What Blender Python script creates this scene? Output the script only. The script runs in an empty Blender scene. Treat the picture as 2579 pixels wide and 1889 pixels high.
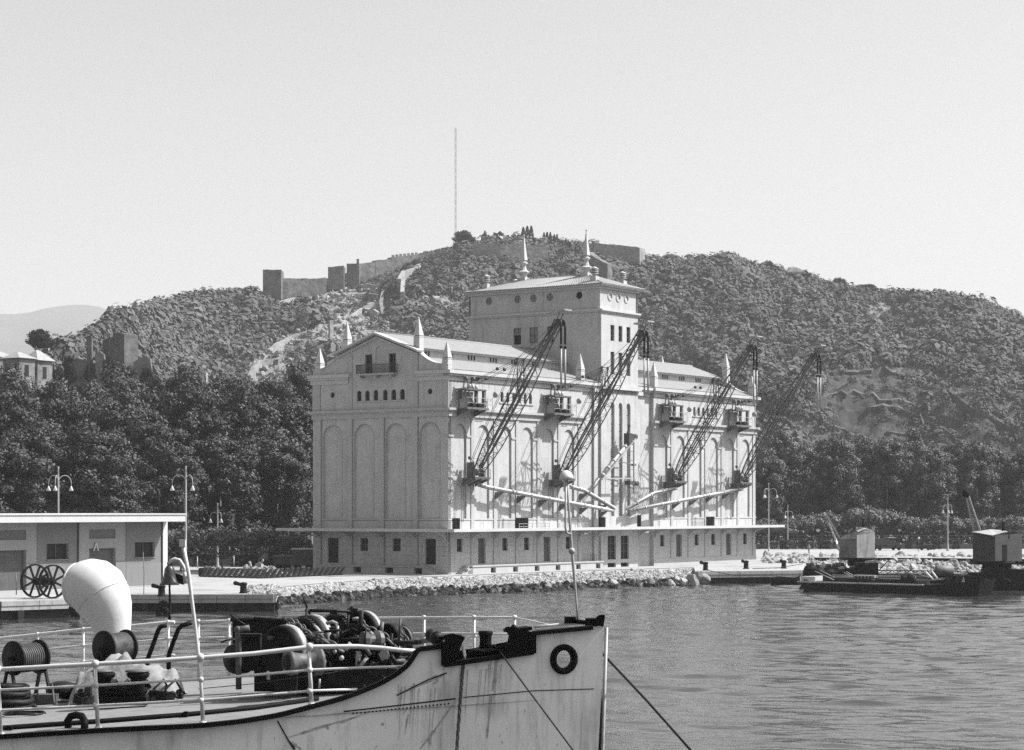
import bpy, math, random
import numpy as np
from mathutils import Vector, Matrix
from mathutils.geometry import tessellate_polygon

sc = bpy.context.scene
COL = sc.collection
R = math.radians
# ---------------------------------------------------------------- camera
F, CX, HY, CZ = 5480.0, 1289.5, 1282.0, 9.0
cam_data = bpy.data.cameras.new('camera')
cam = bpy.data.objects.new('camera', cam_data)
COL.objects.link(cam)
cam.location = (0, 0, CZ)
cam.rotation_euler = (R(90), 0, 0)
cam_data.sensor_width = 36.0
cam_data.lens = 36.0 * F / 2579.0
cam_data.shift_y = (HY - 944.5) / 2579.0
cam_data.clip_start = 0.5
cam_data.clip_end = 30000
sc.camera = cam
# silo axes: U along the quay front, V into the block
SA = math.atan2(3760, 5480)
UX, UY = math.sin(SA), math.cos(SA)
VX, VY = -math.cos(SA), math.sin(SA)
ROT = math.atan2(UY, UX)
SO = (-7.3, 249.0)
# ---------------------------------------------------------------- light
SUN_EL = R(49.0)
su, sv = 0.88, -1.0
sdx, sdy = UX * su + VX * sv, UY * su + VY * sv
SUN_AZ = math.atan2(sdy, sdx)
world = bpy.data.worlds.new('World')
sc.world = world
world.use_nodes = True
nt = world.node_tree
nt.nodes.clear()
sky = nt.nodes.new('ShaderNodeTexSky')
sky.sky_type = 'NISHITA'
sky.sun_disc = False
sky.sun_elevation = SUN_EL
sky.sun_rotation = math.pi / 2 - SUN_AZ
sky.air_density = 1.0
sky.dust_density = 3.0
sky.ozone_density = 1.0
bw = nt.nodes.new('ShaderNodeRGBToBW')
hsv = nt.nodes.new('ShaderNodeMath'); hsv.operation = 'MULTIPLY'; hsv.inputs[1].default_value = 1.0
bg = nt.nodes.new('ShaderNodeBackground')
bg.inputs['Strength'].default_value = 0.115
out = nt.nodes.new('ShaderNodeOutputWorld')
nt.links.new(sky.outputs[0], bw.inputs[0])
nt.links.new(bw.outputs[0], hsv.inputs[0])
nt.links.new(hsv.outputs[0], bg.inputs['Color'])
nt.links.new(bg.outputs[0], out.inputs[0])
sun_d = bpy.data.lights.new('sun', 'SUN')
sun_d.energy = 5.0
sun_d.angle = R(0.6)
sun_d.color = (1, 1, 1)
sun = bpy.data.objects.new('sun', sun_d)
COL.objects.link(sun)
sun.location = (60, -20, 120)
sdir = Vector((math.cos(SUN_AZ) * math.cos(SUN_EL), math.sin(SUN_AZ) * math.cos(SUN_EL), math.sin(SUN_EL)))
sun.rotation_euler = sdir.to_track_quat('Z', 'Y').to_euler()
sc.view_settings.view_transform = 'Standard'
sc.view_settings.look = 'None'
sc.view_settings.exposure = 0.9
sc.view_settings.gamma = 1.0
sc.cycles.max_bounces = 6
sc.cycles.diffuse_bounces = 3
sc.cycles.glossy_bounces = 3
sc.cycles.volume_bounces = 0
sc.cycles.use_denoising = False
HAZE_D = 0.00011

# ---------------------------------------------------------------- helpers
def P(px, py, d):
    """a point seen at pixel (px,py) of the 2579x1889 photograph, d metres ahead"""
    return Vector(((px - CX) / F * d, d, CZ + (HY - py) / F * d))
def G(px, py, z=1.5):
    d = (CZ - z) * F / (py - HY)
    return P(px, py, d)

def mat(name, base, rough=0.8, var=0.12, scale=1.0, bump=0.0, bscale=None, spec=0.15,
        metallic=0.0, streak=0.0, sscale=(3, 3, 0.25), island=0.0, speck=0.0, spscale=6.0):
    base *= 0.64
    m = bpy.data.materials.new(name)
    m.use_nodes = True
    n = m.node_tree.nodes; l = m.node_tree.links
    b = n['Principled BSDF']
    b.inputs['Roughness'].default_value = rough
    b.inputs['Specular IOR Level'].default_value = spec
    b.inputs['Metallic'].default_value = metallic
    tc = n.new('ShaderNodeTexCoord')
    ns = n.new('ShaderNodeTexNoise'); ns.inputs['Scale'].default_value = scale
    ns.inputs['Detail'].default_value = 6; ns.inputs['Roughness'].default_value = 0.65
    l.new(tc.outputs['Object'], ns.inputs['Vector'])
    mr = n.new('ShaderNodeMapRange')
    mr.inputs['From Min'].default_value = 0.25; mr.inputs['From Max'].default_value = 0.75
    mr.inputs['To Min'].default_value = base * (1 - var); mr.inputs['To Max'].default_value = base * (1 + var)
    l.new(ns.outputs['Fac'], mr.inputs['Value'])
    cur = mr.outputs[0]
    if streak:
        mp = n.new('ShaderNodeMapping'); mp.inputs['Scale'].default_value = sscale
        l.new(tc.outputs['Object'], mp.inputs['Vector'])
        s2 = n.new('ShaderNodeTexNoise'); s2.inputs['Scale'].default_value = 1.0
        s2.inputs['Detail'].default_value = 5; s2.inputs['Roughness'].default_value = 0.7
        l.new(mp.outputs[0], s2.inputs['Vector'])
        m2 = n.new('ShaderNodeMapRange')
        m2.inputs['From Min'].default_value = 0.5; m2.inputs['From Max'].default_value = 0.78
        m2.inputs['To Min'].default_value = 1.0; m2.inputs['To Max'].default_value = 1.0 - streak
        l.new(s2.outputs['Fac'], m2.inputs['Value'])
        mm = n.new('ShaderNodeMath'); mm.operation = 'MULTIPLY'
        l.new(cur, mm.inputs[0]); l.new(m2.outputs[0], mm.inputs[1]); cur = mm.outputs[0]
    if speck:
        s3 = n.new('ShaderNodeTexNoise'); s3.inputs['Scale'].default_value = spscale
        s3.inputs['Detail'].default_value = 3
        l.new(tc.outputs['Object'], s3.inputs['Vector'])
        m3 = n.new('ShaderNodeMapRange')
        m3.inputs['From Min'].default_value = 0.55; m3.inputs['From Max'].default_value = 0.7
        m3.inputs['To Min'].default_value = 1.0; m3.inputs['To Max'].default_value = 1.0 - speck
        l.new(s3.outputs['Fac'], m3.inputs['Value'])
        mm = n.new('ShaderNodeMath'); mm.operation = 'MULTIPLY'
        l.new(cur, mm.inputs[0]); l.new(m3.outputs[0], mm.inputs[1]); cur = mm.outputs[0]
    if island:
        ge = n.new('ShaderNodeNewGeometry')
        m4 = n.new('ShaderNodeMapRange')
        m4.inputs['To Min'].default_value = 1.0 - island; m4.inputs['To Max'].default_value = 1.0 + island
        l.new(ge.outputs['Random Per Island'], m4.inputs['Value'])
        mm = n.new('ShaderNodeMath'); mm.operation = 'MULTIPLY'
        l.new(cur, mm.inputs[0]); l.new(m4.outputs[0], mm.inputs[1]); cur = mm.outputs[0]
    cb = n.new('ShaderNodeCombineColor')
    for k in range(3): l.new(cur, cb.inputs[k])
    l.new(cb.outputs[0], b.inputs['Base Color'])
    if bump:
        bn = n.new('ShaderNodeTexNoise'); bn.inputs['Scale'].default_value = bscale or scale * 4
        bn.inputs['Detail'].default_value = 5
        l.new(tc.outputs['Object'], bn.inputs['Vector'])
        bp = n.new('ShaderNodeBump'); bp.inputs['Distance'].default_value = bump
        bp.inputs['Strength'].default_value = 0.8
        l.new(bn.outputs['Fac'], bp.inputs['Height'])
        l.new(bp.outputs[0], b.inputs['Normal'])
    return m

SPLIT = {'panel', 'sun_band_and_sill', 'fitting', 'bracket', 'spar', 'bearing_cap', 'plate_seam', 'crate', 'downpipe', 'steps', 'pipe_clamp', 'coping', 'hopper', 'winch', 'cleat', 'joint_shade_grime_'}
class MB:
    def __init__(s): s.v = []; s.f = []; s.sm = []
    def add(s, vs, fs, smooth=False):
        o = len(s.v); s.v += [tuple(v) for v in vs]; s.f += [tuple(i + o for i in f) for f in fs]
        s.sm += [smooth] * len(fs); return s
    def b(s, x0, y0, z0, x1, y1, z1):
        x0, x1 = min(x0, x1), max(x0, x1); y0, y1 = min(y0, y1), max(y0, y1); z0, z1 = min(z0, z1), max(z0, z1)
        vs = [(x, y, z) for z in (z0, z1) for y in (y0, y1) for x in (x0, x1)]
        return s.add(vs, [(0, 2, 3, 1), (4, 5, 7, 6), (0, 1, 5, 4), (2, 6, 7, 3), (0, 4, 6, 2), (1, 3, 7, 5)])
    def ob(s, c, ax, ay, az):
        """oriented box: centre and three half-vectors"""
        c, ax, ay, az = Vector(c), Vector(ax), Vector(ay), Vector(az)
        vs = [c + ax * i + ay * j + az * k for k in (-1, 1) for j in (-1, 1) for i in (-1, 1)]
        return s.add(vs, [(0, 2, 3, 1), (4, 5, 7, 6), (0, 1, 5, 4), (2, 6, 7, 3), (0, 4, 6, 2), (1, 3, 7, 5)])
    def bar(s, a, b, w=0.1, h=None, up=(0, 0, 1)):
        a, b = Vector(a), Vector(b); d = b - a
        if d.length < 1e-6: return s
        h = h or w; dn = d.normalized(); upv = Vector(up)
        if abs(dn.dot(upv)) > 0.99: upv = Vector((1, 0, 0))
        x = dn.cross(upv).normalized(); y = x.cross(dn).normalized()
        return s.ob((a + b) / 2, x * w / 2, d / 2, y * h / 2)
    def tube(s, pts, r, n=8, cap=True, smooth=True):
        pts = [Vector(p) for p in pts]; k = len(pts)
        rs = r if isinstance(r, (list, tuple)) else [r] * k
        rings = []; prev = None
        for i, p in enumerate(pts):
            t = (pts[min(i + 1, k - 1)] - pts[max(i - 1, 0)]).normalized()
            if prev is None:
                u = Vector((0, 0, 1)) if abs(t.z) < 0.9 else Vector((1, 0, 0))
                x = t.cross(u).normalized()
            else:
                x = (prev - t * prev.dot(t)).normalized()
            prev = x; y = t.cross(x)
            rings.append([p + (x * math.cos(2 * math.pi * j / n) + y * math.sin(2 * math.pi * j / n)) * rs[i] for j in range(n)])
        vs = [v for r_ in rings for v in r_]; fs = []
        for i in range(k - 1):
            for j in range(n):
                a = i * n + j; b_ = i * n + (j + 1) % n
                fs.append((a, b_, b_ + n, a + n))
        s.add(vs, fs, smooth)
        if cap:
            o = len(s.v) - len(vs)
            s.f.append(tuple(o + j for j in range(n))[::-1]); s.sm.append(False)
            s.f.append(tuple(o + (k - 1) * n + j for j in range(n))); s.sm.append(False)
        return s
    def lathe(s, c, prof, n=16, ax=(0, 0, 1), smooth=True, ring=None):
        """profile [(radius, height)...] about an axis through c"""
        c = Vector(c); az = Vector(ax).normalized()
        u = Vector((0, 0, 1)) if abs(az.z) < 0.9 else Vector((1, 0, 0))
        x = az.cross(u).normalized(); y = az.cross(x)
        vs = []; fs = []
        for r, h in prof:
            for j in range(n):
                a = 2 * math.pi * (j + 0.5) / n
                vs.append(c + az * h + (x * math.cos(a) + y * math.sin(a)) * r)
        for i in range(len(prof) - 1):
            for j in range(n):
                a = i * n + j; b_ = i * n + (j + 1) % n
                fs.append((a, b_, b_ + n, a + n))
        o = len(s.v)
        s.add(vs, fs, smooth)
        s.f.append(tuple(o + j for j in range(n))[::-1]); s.sm.append(False)
        s.f.append(tuple(o + (len(prof) - 1) * n + j for j in range(n))); s.sm.append(False)
        return s
    def ball(s, c, r, n=10, m=6, sc_=(1, 1, 1)):
        vs = []; fs = []; c = Vector(c)
        for i in range(m + 1):
            t = math.pi * i / m
            for j in range(n):
                a = 2 * math.pi * j / n
                vs.append(c + Vector((math.sin(t) * math.cos(a) * sc_[0], math.sin(t) * math.sin(a) * sc_[1], math.cos(t) * sc_[2])) * r)
        for i in range(m):
            for j in range(n):
                a = i * n + j; b_ = i * n + (j + 1) % n
                fs.append((a, a + n, b_ + n, b_))
        return s.add(vs, fs, True)
    def ring(s, c, R_, r, ax=(0, 0, 1), n=24, m=8, a0=0, a1=2 * math.pi, u0=None):
        c = Vector(c); az = Vector(ax).normalized()
        u = Vector(u0) if u0 else (Vector((0, 0, 1)) if abs(az.z) < 0.9 else Vector((1, 0, 0)))
        x = (u - az * u.dot(az)).normalized(); y = az.cross(x)
        full = abs(a1 - a0 - 2 * math.pi) < 1e-6; vs = []; fs = []
        nn = n if full else n + 1
        for i in range(nn):
            a = a0 + (a1 - a0) * i / n; d = x * math.cos(a) + y * math.sin(a)
            for j in range(m):
                t = 2 * math.pi * j / m
                vs.append(c + d * (R_ + r * math.cos(t)) + az * r * math.sin(t))
        for i in range(n):
            for j in range(m):
                a = i * m + j; b_ = i * m + (j + 1) % m; i2 = ((i + 1) % nn) * m
                fs.append((a, b_, i2 + (j + 1) % m, i2 + j))
        return s.add(vs, fs, True)
    def prism(s, poly, f0, f1):
        """poly of (a,b); f0 and f1 map (a,b) to the two end planes"""
        n = len(poly); vs = [f0(*p) for p in poly] + [f1(*p) for p in poly]
        fs = [(i, (i + 1) % n, n + (i + 1) % n, n + i) for i in range(n)]
        tris = tessellate_polygon([[Vector((p[0], p[1], 0)) for p in poly]])
        fs += [tuple(t) for t in tris] + [tuple(n + i for i in t[::-1]) for t in tris]
        return s.add(vs, fs)
    def split(s):
        par = list(range(len(s.v)))
        def f(i):
            while par[i] != i: par[i] = par[par[i]]; i = par[i]
            return i
        for fc in s.f:
            for i in fc[1:]: par[f(i)] = f(fc[0])
        out_ = {}
        for fc, sm_ in zip(s.f, s.sm):
            out_.setdefault(f(fc[0]), []).append((fc, sm_))
        res = []
        for fl in out_.values():
            q = MB(); mp = {}
            for fc, sm_ in fl:
                for i in fc:
                    if i not in mp: mp[i] = len(q.v); q.v.append(s.v[i])
                q.f.append(tuple(mp[i] for i in fc)); q.sm.append(sm_)
            res.append(q)
        return res
    def build(s, name, m, parent=None, loc=None, rz=0):
        if parent is not None and name in SPLIT:
            ps = s.split()
            if len(ps) > 1:
                o = None
                for q in ps: o = q.build1(name, m, parent, loc, rz)
                return o
        return s.build1(name, m, parent, loc, rz)
    def build1(s, name, m, parent=None, loc=None, rz=0):
        me = bpy.data.meshes.new(name)
        me.from_pydata([tuple(v) for v in s.v], [], s.f)
        if any(s.sm): me.polygons.foreach_set('use_smooth', s.sm)
        me.update()
        o = bpy.data.objects.new(name, me); COL.objects.link(o)
        if m: me.materials.append(m)
        if parent: o.parent = parent
        if loc is not None: o.location = loc
        if rz: o.rotation_euler = (0, 0, rz)
        return o

def np_mesh(name, verts, faces_n, m, parent=None, smooth=False):
    """verts (N*faces_n,3): every run of faces_n vertices is one face"""
    nv = len(verts); nf = nv // faces_n
    me = bpy.data.meshes.new(name)
    me.vertices.add(nv); me.vertices.foreach_set('co', verts.astype(np.float32).ravel())
    me.loops.add(nv); me.loops.foreach_set('vertex_index', np.arange(nv, dtype=np.int32))
    me.polygons.add(nf)
    me.polygons.foreach_set('loop_start', np.arange(0, nv, faces_n, dtype=np.int32))
    me.polygons.foreach_set('loop_total', np.full(nf, faces_n, dtype=np.int32))
    me.update(calc_edges=True)
    me.materials.append(m)
    if name is None: return me
    o = bpy.data.objects.new(name, me); COL.objects.link(o)
    if parent: o.parent = parent
    return o

def empty(name, loc, rz=0, label=None, cat=None, group=None):
    o = bpy.data.objects.new(name, None); COL.objects.link(o)
    o.location = loc; o.rotation_euler = (0, 0, rz); o.empty_display_size = 0.5
    tag(o, label, cat, group); return o
def tag(o, label=None, cat=None, group=None, kind=None):
    if label: o['label'] = label
    if cat: o['category'] = cat
    if group: o['group'] = group
    if kind: o['kind'] = kind
    return o
KIDS = {}
def copy_tree(o, parent=None):
    c = o.copy(); COL.objects.link(c)
    if parent is not None: c.parent = parent
    for ch in [x for x in list(bpy.data.objects) if x.parent == o]: copy_tree(ch, c)
    return c
# ---------------------------------------------------------------- materials
M = {}
M['stucco'] = mat('stucco', 0.62, 0.95, 0.12, 0.5, 0.02, 3.0, streak=0.28, sscale=(1.3, 1.3, 0.12), speck=.10, spscale=2.2)
M['trim'] = mat('trim_stone', 0.56, 0.85, 0.08, 0.8, streak=0.12, sscale=(1.2, 1.2, 0.3))
M['tile'] = mat('roof_tile', 0.40, 0.85, 0.12, 1.2, speck=0.12, spscale=1.5)
M['fascia'] = mat('white_fascia', 0.66, 0.8, 0.08, 0.8, streak=0.08)
M['glass'] = mat('dark_window', 0.02, 0.5, 0.4, 1.5, spec=0.15)
M['void'] = mat('dark_opening', 0.015, 0.9, 0.3, 1.0)
M['shut'] = mat('shutter_paint', 0.13, 0.7, 0.25, 1.0, streak=0.3)
M['pane'] = mat('dusty_pane', 0.30, 0.5, 0.2, 1.0, spec=0.4)
M['iron'] = mat('dark_iron', 0.08, 0.6, 0.4, 1.5, spec=0.2)
M['black'] = mat('black_rubber', 0.012, 0.7, 0.4, 2.0, spec=0.08)
M['white'] = mat('white_metal', 0.72, 0.45, 0.06, 1.0, spec=0.4)
M['lgrey'] = mat('light_grey_metal', 0.45, 0.5, 0.15, 1.0, spec=0.4, streak=0.2)
M['mgrey'] = mat('mid_grey_metal', 0.16, 0.6, 0.3, 1.5, spec=0.4)

# ---------------------------------------------------------------- silo
silo = empty('silo_building', (SO[0], SO[1], 1.5), ROT,
             'huge pale grain silo with obelisks, tall central tower and blind arches along its walls', 'silo')
def arch(c, r, b0, bs, n=12):
    return [(c - r, b0)] + [(c + r, b0)] + [(c + r * math.cos(math.pi * i / n), bs + r * math.sin(math.pi * i / n)) for i in range(n + 1)]
def rect(a0, b0, a1, b1): return [(a0, b0), (a1, b0), (a1, b1), (a0, b1)]
def circ(a, b, r, n=14): return [(a + r * math.cos(2 * math.pi * i / n), b + r * math.sin(2 * math.pi * i / n)) for i in range(n)]
def panel(mb, outer, holes, f, thick=None):
    """a wall face with real openings; holes = [(poly, depth, close)]; f(a,b,d) -> xyz, d = depth into the wall"""
    polys = [[Vector((p[0], p[1], 0)) for p in outer]] + [[Vector((p[0], p[1], 0)) for p in h[0]] for h in holes]
    flat = [p for q in polys for p in q]
    tr = tessellate_polygon(polys)
    mb.add([f(p.x, p.y, 0) for p in flat], [tuple(t) for t in tr])
    for poly, dep, close in holes:
        n = len(poly)
        vs = [f(a, b, 0) for a, b in poly] + [f(a, b, dep) for a, b in poly]
        fs = [(i, (i + 1) % n, n + (i + 1) % n, n + i) for i in range(n)]
        mb.add(vs, fs)
        if close:
            t2 = tessellate_polygon([[Vector((a, b, 0)) for a, b in poly]])
            mb.add([f(a, b, dep) for a, b in poly], [tuple(t) for t in t2])
def pane(name, poly, f, dep, m, parent, lab=None, frame=None):
    mb = MB()
    t2 = tessellate_polygon([[Vector((a, b, 0)) for a, b in poly]])
    mb.add([f(a, b, dep) for a, b in poly], [tuple(t) for t in t2])
    o = mb.build(name, m, parent)
    if lab: o['label'] = lab
    if frame:
        a0 = min(p[0] for p in poly); a1 = max(p[0] for p in poly); b0 = min(p[1] for p in poly); b1 = max(p[1] for p in poly)
        fb = MB(); nx, nz = frame; w = 0.06
        for i in range(nx + 1):
            a = a0 + (a1 - a0) * i / nx
            fb.prism(rect(a - w / 2, b0, a + w / 2, b1), lambda p, q: f(p, q, dep - 0.005), lambda p, q: f(p, q, dep - 0.07))
        for i in range(nz + 1):
            b = b0 + (b1 - b0) * i / nz
            fb.prism(rect(a0, b - w / 2, a1, b + w / 2), lambda p, q: f(p, q, dep - 0.008), lambda p, q: f(p, q, dep - 0.075))
        fb.build('frame', M['mgrey'], o)
    return o

ARW, ARC = 1.3, [2.28 + 4.6 * i for i in range(6)]
def wing(u0, u1, docked):
    ff = lambda a, b, d: (u0 + a, d, b)
    L = u1 - u0; holes = []; wins = []
    for i, c in enumerate(ARC):
        holes.append((arch(c, ARW, 6.4, 16.05), 0.22, True))
        # lower storey: windows and doors
        if i in (1, 4):
            p = rect(c - 0.2 - 0.75, 1.1, c - 0.2 + 0.75, 4.08); holes.append((p, 0.3, False)); wins.append(('door', p, 0.3, M['shut'], None))
        else:
            p = rect(c - 0.58, 2.55, c + 0.52, 4.06); holes.append((p, 0.3, False)); wins.append(('window', p, 0.3, M['glass'], (2, 2)))
        q = rect(c - 0.5 + 0.35, 0.02 if not docked else 0.05, c + 0.85, 0.62)
        if not docked: holes.append((q, 0.5, False)); wins.append(('vent', q, 0.5, M['void'], None))
    for a in (2.35, 10.83, 12.03, 13.28, 14.5, 15.72, 16.87, 20.6, 26.0)[:8]:
        p = arch(a, 0.31, 20.2, 21.1, 8); holes.append((p, 0.28, False)); wins.append(('window', p, 0.28, M['glass'], None))
    w = MB(); panel(w, rect(0, 0, L, 22.6), holes, ff)
    w.build('wall', M['stucco'], silo)
    for nm, p, d, m, fr in wins: pane(nm, p, ff, d - 0.02, m, silo, frame=fr)
    # pilaster strips, imposts, strings
    t = MB()
    for i, c in enumerate(ARC):
        t.b(u0 + c + 2.12, -0.11, 0.95, u0 + c + 2.72, 0.003, 18.15)
        if i < 5: t.b(u0 + c + ARW + 0.02, -0.1, 15.8, u0 + c + 2.1, 0.003, 16.02)
    t.b(u0 + 0.003, -0.12, 15.8, u0 + ARC[0] - ARW - 0.02, 0.003, 16.02)
    t.b(u0 - 0.05, -0.08, 0, u0 + L, 0.003, 0.95)if not docked else None
    t.b(u0, -0.06, 6.2, u0 + L, 0.003, 6.36)
    t.b(u0 + 10.2, -0.1, 20.0, u0 + 17.5, 0.003, 20.14)
    for a in (2.35, 20.6): t.b(u0 + a - 0.45, -0.1, 20.0, u0 + a + 0.45, 0.003, 20.14)
    t.build('pilaster', M['trim'], silo)
    b = MB()
    b.b(u0 - 0.1, -0.2, 18.15, u0 + L, 0.003, 18.85); b.b(u0 - 0.42, -0.5, 18.85, u0 + L + 0.4, 0.004, 19.12)
    b.b(u0 - 0.3, -0.36, 18.7, u0 + L + 0.25, 0.005, 18.848)
    b.build('belt_course', M['trim'], silo)
    c = MB()
    c.b(u0 - 0.06, -0.14, 22.3, u0 + L, 0.003, 22.8); c.b(u0 - 0.3, -0.4, 22.8, u0 + L + .2, 0.5, 23.05)
    c.b(u0 - 0.5, -0.62, 23.05, u0 + L + .4, 0.6, 23.45)
    c.build('cornice', M['fascia'], silo)
wing(0.0, 28.45, True)
wing(45.9, 74.35, False)
# side faces of the wings towards the recess, back and far end
b = MB()
b.add([(28.45, 0, 0), (28.45, 0.6, 0), (28.45, 0.6, 23), (28.45, 0, 23)], [(0, 1, 2, 3)])
b.add([(45.9, 0, 0), (45.9, 0.6, 0), (45.9, 0.6, 23), (45.9, 0, 23)], [(0, 1, 2, 3)])
b.add([(0, 20.02, 0), (74.35, 20.02, 0), (74.35, 20.02, 23.2), (0, 20.02, 23.2)], [(0, 1, 2, 3)])
b.build('wall', M['stucco'], silo)
# the gabled end
gable_pts = [(0, 0), (20.02, 0), (20.02, 24.1), (19.5, 24.1)]
for i in range(1, 9):
    t_ = i / 8.0; gable_pts.append((19.5 - 3.3 * t_, 24.1 + 1.45 * t_ ** 2.2))
gable_pts += [(16.2, 25.75), (10.15, 27.95), (4.1, 25.75)]
for i in range(8, 0, -1):
    t_ = i / 8.0; gable_pts.append((0.52 + 3.58 * t_, 24.1 + 1.45 * t_ ** 2.2))
gable_pts += [(0.52, 24.1), (0, 24.1)]
def end_wall(u, sgn, detailed):
    fe = lambda a, b, d: (u + sgn * d, a, b)
    holes = []; wins = []
    if detailed:
        for c in (2.62, 7.55, 12.21, 16.97): holes.append((arch(c, 1.42, 6.4, 16.0), 0.22, True))
        for a0, a1 in ((16.1, 17.77), (1.76, 3.33)):
            p = rect(a0, 1.1, a1, 4.07); holes.append((p, 0.3, False)); wins.append(('door', p, .3, M['glass'], None))
        for a0, a1 in ((11.67, 12.81), (6.84, 8.0)):
            p = rect(a0, 2.57, a1, 4.07); holes.append((p, 0.3, False)); wins.append(('window', p, .3, M['glass'], (2, 2)))
        for a in (13.0, 11.77, 10.52, 9.13, 7.87, 6.6):
            p = arch(a, 0.35, 20.22, 21.1, 8); holes.append((p, 0.28, False)); wins.append(('window', p, .28, M['glass'], None))
        for a in (17.04, 2.61):
            p = circ(a, 21.04, 0.34); holes.append((p, 0.28, False)); wins.append(('oculus', p, .28, M['void'], None))
        for a0, a1 in ((11.05, 12.08), (7.57, 8.58)):
            p = rect(a0, 23.35, a1, 25.64); holes.append((p, 0.3, False)); wins.append(('door', p, .3, M['glass'], (2, 1)))
        p = arch(9.8, 0.75, 23.4, 25.9, 10); holes.append((p, 0.1, True))
    w = MB(); panel(w, gable_pts, holes, fe)
    fb = lambda a, b: (u + sgn * 0.55, a, b)
    up = [p for p in gable_pts if p[1] > 20] ; up = [(20.02, 20), ] + up + [(0, 20)]
    w.prism(up, lambda a, b: (u + sgn * 0.54, a, b), lambda a, b: (u + sgn * 0.55, a, b))
    k = len(gable_pts)
    for i in range(k):
        a, c = gable_pts[i], gable_pts[(i + 1) % k]
        if a[1] > 20 and c[1] > 20 or (a[1] > 20) != (c[1] > 20): w.add([fe(*a, 0), fe(*c, 0), fe(*c, .55), fe(*a, .55)], [(0, 1, 2, 3)])
    w.build('gable_wall', M['stucco'], silo)
    for nm, p, d, m, fr in wins: pane(nm, p, fe, d - 0.02, m, silo, frame=fr)
end_wall(0.0, 1, True)
end_wall(74.35, -1, False)
t = MB()
for a in (4.3, 9.2, 13.95, 18.7): t.b(-0.2, a, 0.95, 0.003, a + 0.62, 18.15)
t.b(-0.1, 4.3, 19.12, 0.003, 4.75, 25.6); t.b(-0.1, 14.0, 19.12, 0.003, 14.45, 25.6)
t.b(-0.08, -0.08, 19.12, 0.003, 0.75, 22.3); t.b(-0.08, 18.9, 19.12, 0.003, 20.05, 22.3)
for a0, a1 in ((0.05, 1.18), (4.06, 6.1), (9.0, 10.75), (13.66, 15.52), (18.42, 20.0)): t.b(-0.055, a0, 15.8, 0.003, a1, 16.0)
t.b(-0.06, 0, 6.2, 0.003, 20.02, 6.36); t.b(-0.1, 6.0, 20.03, 0.003, 13.6, 20.16)
t.build('pilaster', M['trim'], silo)
# crease shade painted as thin dark lines on this end, plus grimy block joints
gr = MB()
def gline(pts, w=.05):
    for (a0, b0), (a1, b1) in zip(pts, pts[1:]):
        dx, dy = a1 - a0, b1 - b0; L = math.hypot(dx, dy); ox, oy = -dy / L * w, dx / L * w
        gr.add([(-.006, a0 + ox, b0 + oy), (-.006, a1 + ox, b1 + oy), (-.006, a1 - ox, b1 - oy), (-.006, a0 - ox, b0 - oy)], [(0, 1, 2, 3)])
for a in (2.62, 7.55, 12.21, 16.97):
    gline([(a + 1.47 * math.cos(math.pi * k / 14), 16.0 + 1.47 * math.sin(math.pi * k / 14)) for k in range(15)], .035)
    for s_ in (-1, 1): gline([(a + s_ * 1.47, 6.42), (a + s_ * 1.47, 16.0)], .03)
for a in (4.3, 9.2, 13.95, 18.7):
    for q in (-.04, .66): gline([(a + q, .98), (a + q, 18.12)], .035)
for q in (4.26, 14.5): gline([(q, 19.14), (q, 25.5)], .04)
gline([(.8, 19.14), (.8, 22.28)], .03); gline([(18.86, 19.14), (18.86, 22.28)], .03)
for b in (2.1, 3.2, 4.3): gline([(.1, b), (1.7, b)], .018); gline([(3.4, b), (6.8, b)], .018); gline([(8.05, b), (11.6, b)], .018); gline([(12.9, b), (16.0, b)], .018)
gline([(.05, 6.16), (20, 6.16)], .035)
gr.build('joint_shade_grime', mat('joint_shade_grime', .30, .95, .2, .8), silo)
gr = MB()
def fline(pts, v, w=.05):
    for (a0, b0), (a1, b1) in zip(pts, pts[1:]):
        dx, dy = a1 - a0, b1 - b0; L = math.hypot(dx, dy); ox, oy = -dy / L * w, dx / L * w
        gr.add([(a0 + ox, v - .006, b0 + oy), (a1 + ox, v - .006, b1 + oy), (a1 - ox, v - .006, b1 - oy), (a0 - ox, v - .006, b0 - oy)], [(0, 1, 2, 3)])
for ub, L_ in ((0, 28.4), (45.9, 28.4)):
    for b in (1.75, 2.45, 3.2, 4.2): 
        for c_ in ARC: fline([(ub + c_ - 1.7, b), (ub + c_ - .75, b)], 0, .018); fline([(ub + c_ + .8, b), (ub + c_ + 2.05, b)], 0, .018)
    fline([(ub + .05, 6.15), (ub + L_, 6.15)], 0, .03)
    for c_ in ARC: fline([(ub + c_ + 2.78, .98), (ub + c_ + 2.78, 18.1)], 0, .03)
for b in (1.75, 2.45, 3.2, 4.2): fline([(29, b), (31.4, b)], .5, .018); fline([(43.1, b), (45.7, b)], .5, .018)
rs_ = random.Random(4)
for k in range(60):   # dark rain runs below cornice, belt and sills
    q = rs_.uniform(.5, 28); ub = rs_.choice((0, 45.9)); z_ = rs_.choice((22.2, 18.1, 20.0, 6.1)); h_ = rs_.uniform(.4, 1.9); w_ = rs_.uniform(.03, .1)
    gr.add([(ub + q - w_, -.008, z_), (ub + q + w_, -.008, z_), (ub + q + w_ * .3, -.008, z_ - h_), (ub + q - w_ * .3, -.008, z_ - h_)], [(0, 1, 2, 3)])
gr.build('joint_shade_grime', mat('front_grime', .40, .95, .2, .8), silo)
b = MB()
b.b(-0.2, -0.1, 18.15, 0.003, 20.1, 18.847); b.b(-0.5, -0.42, 18.853, 0.004, 20.45, 19.117); b.b(-.36, -.3, 18.703, .005, 20.3, 18.845)
b.build('belt_course', M['trim'], silo)
c = MB()
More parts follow.
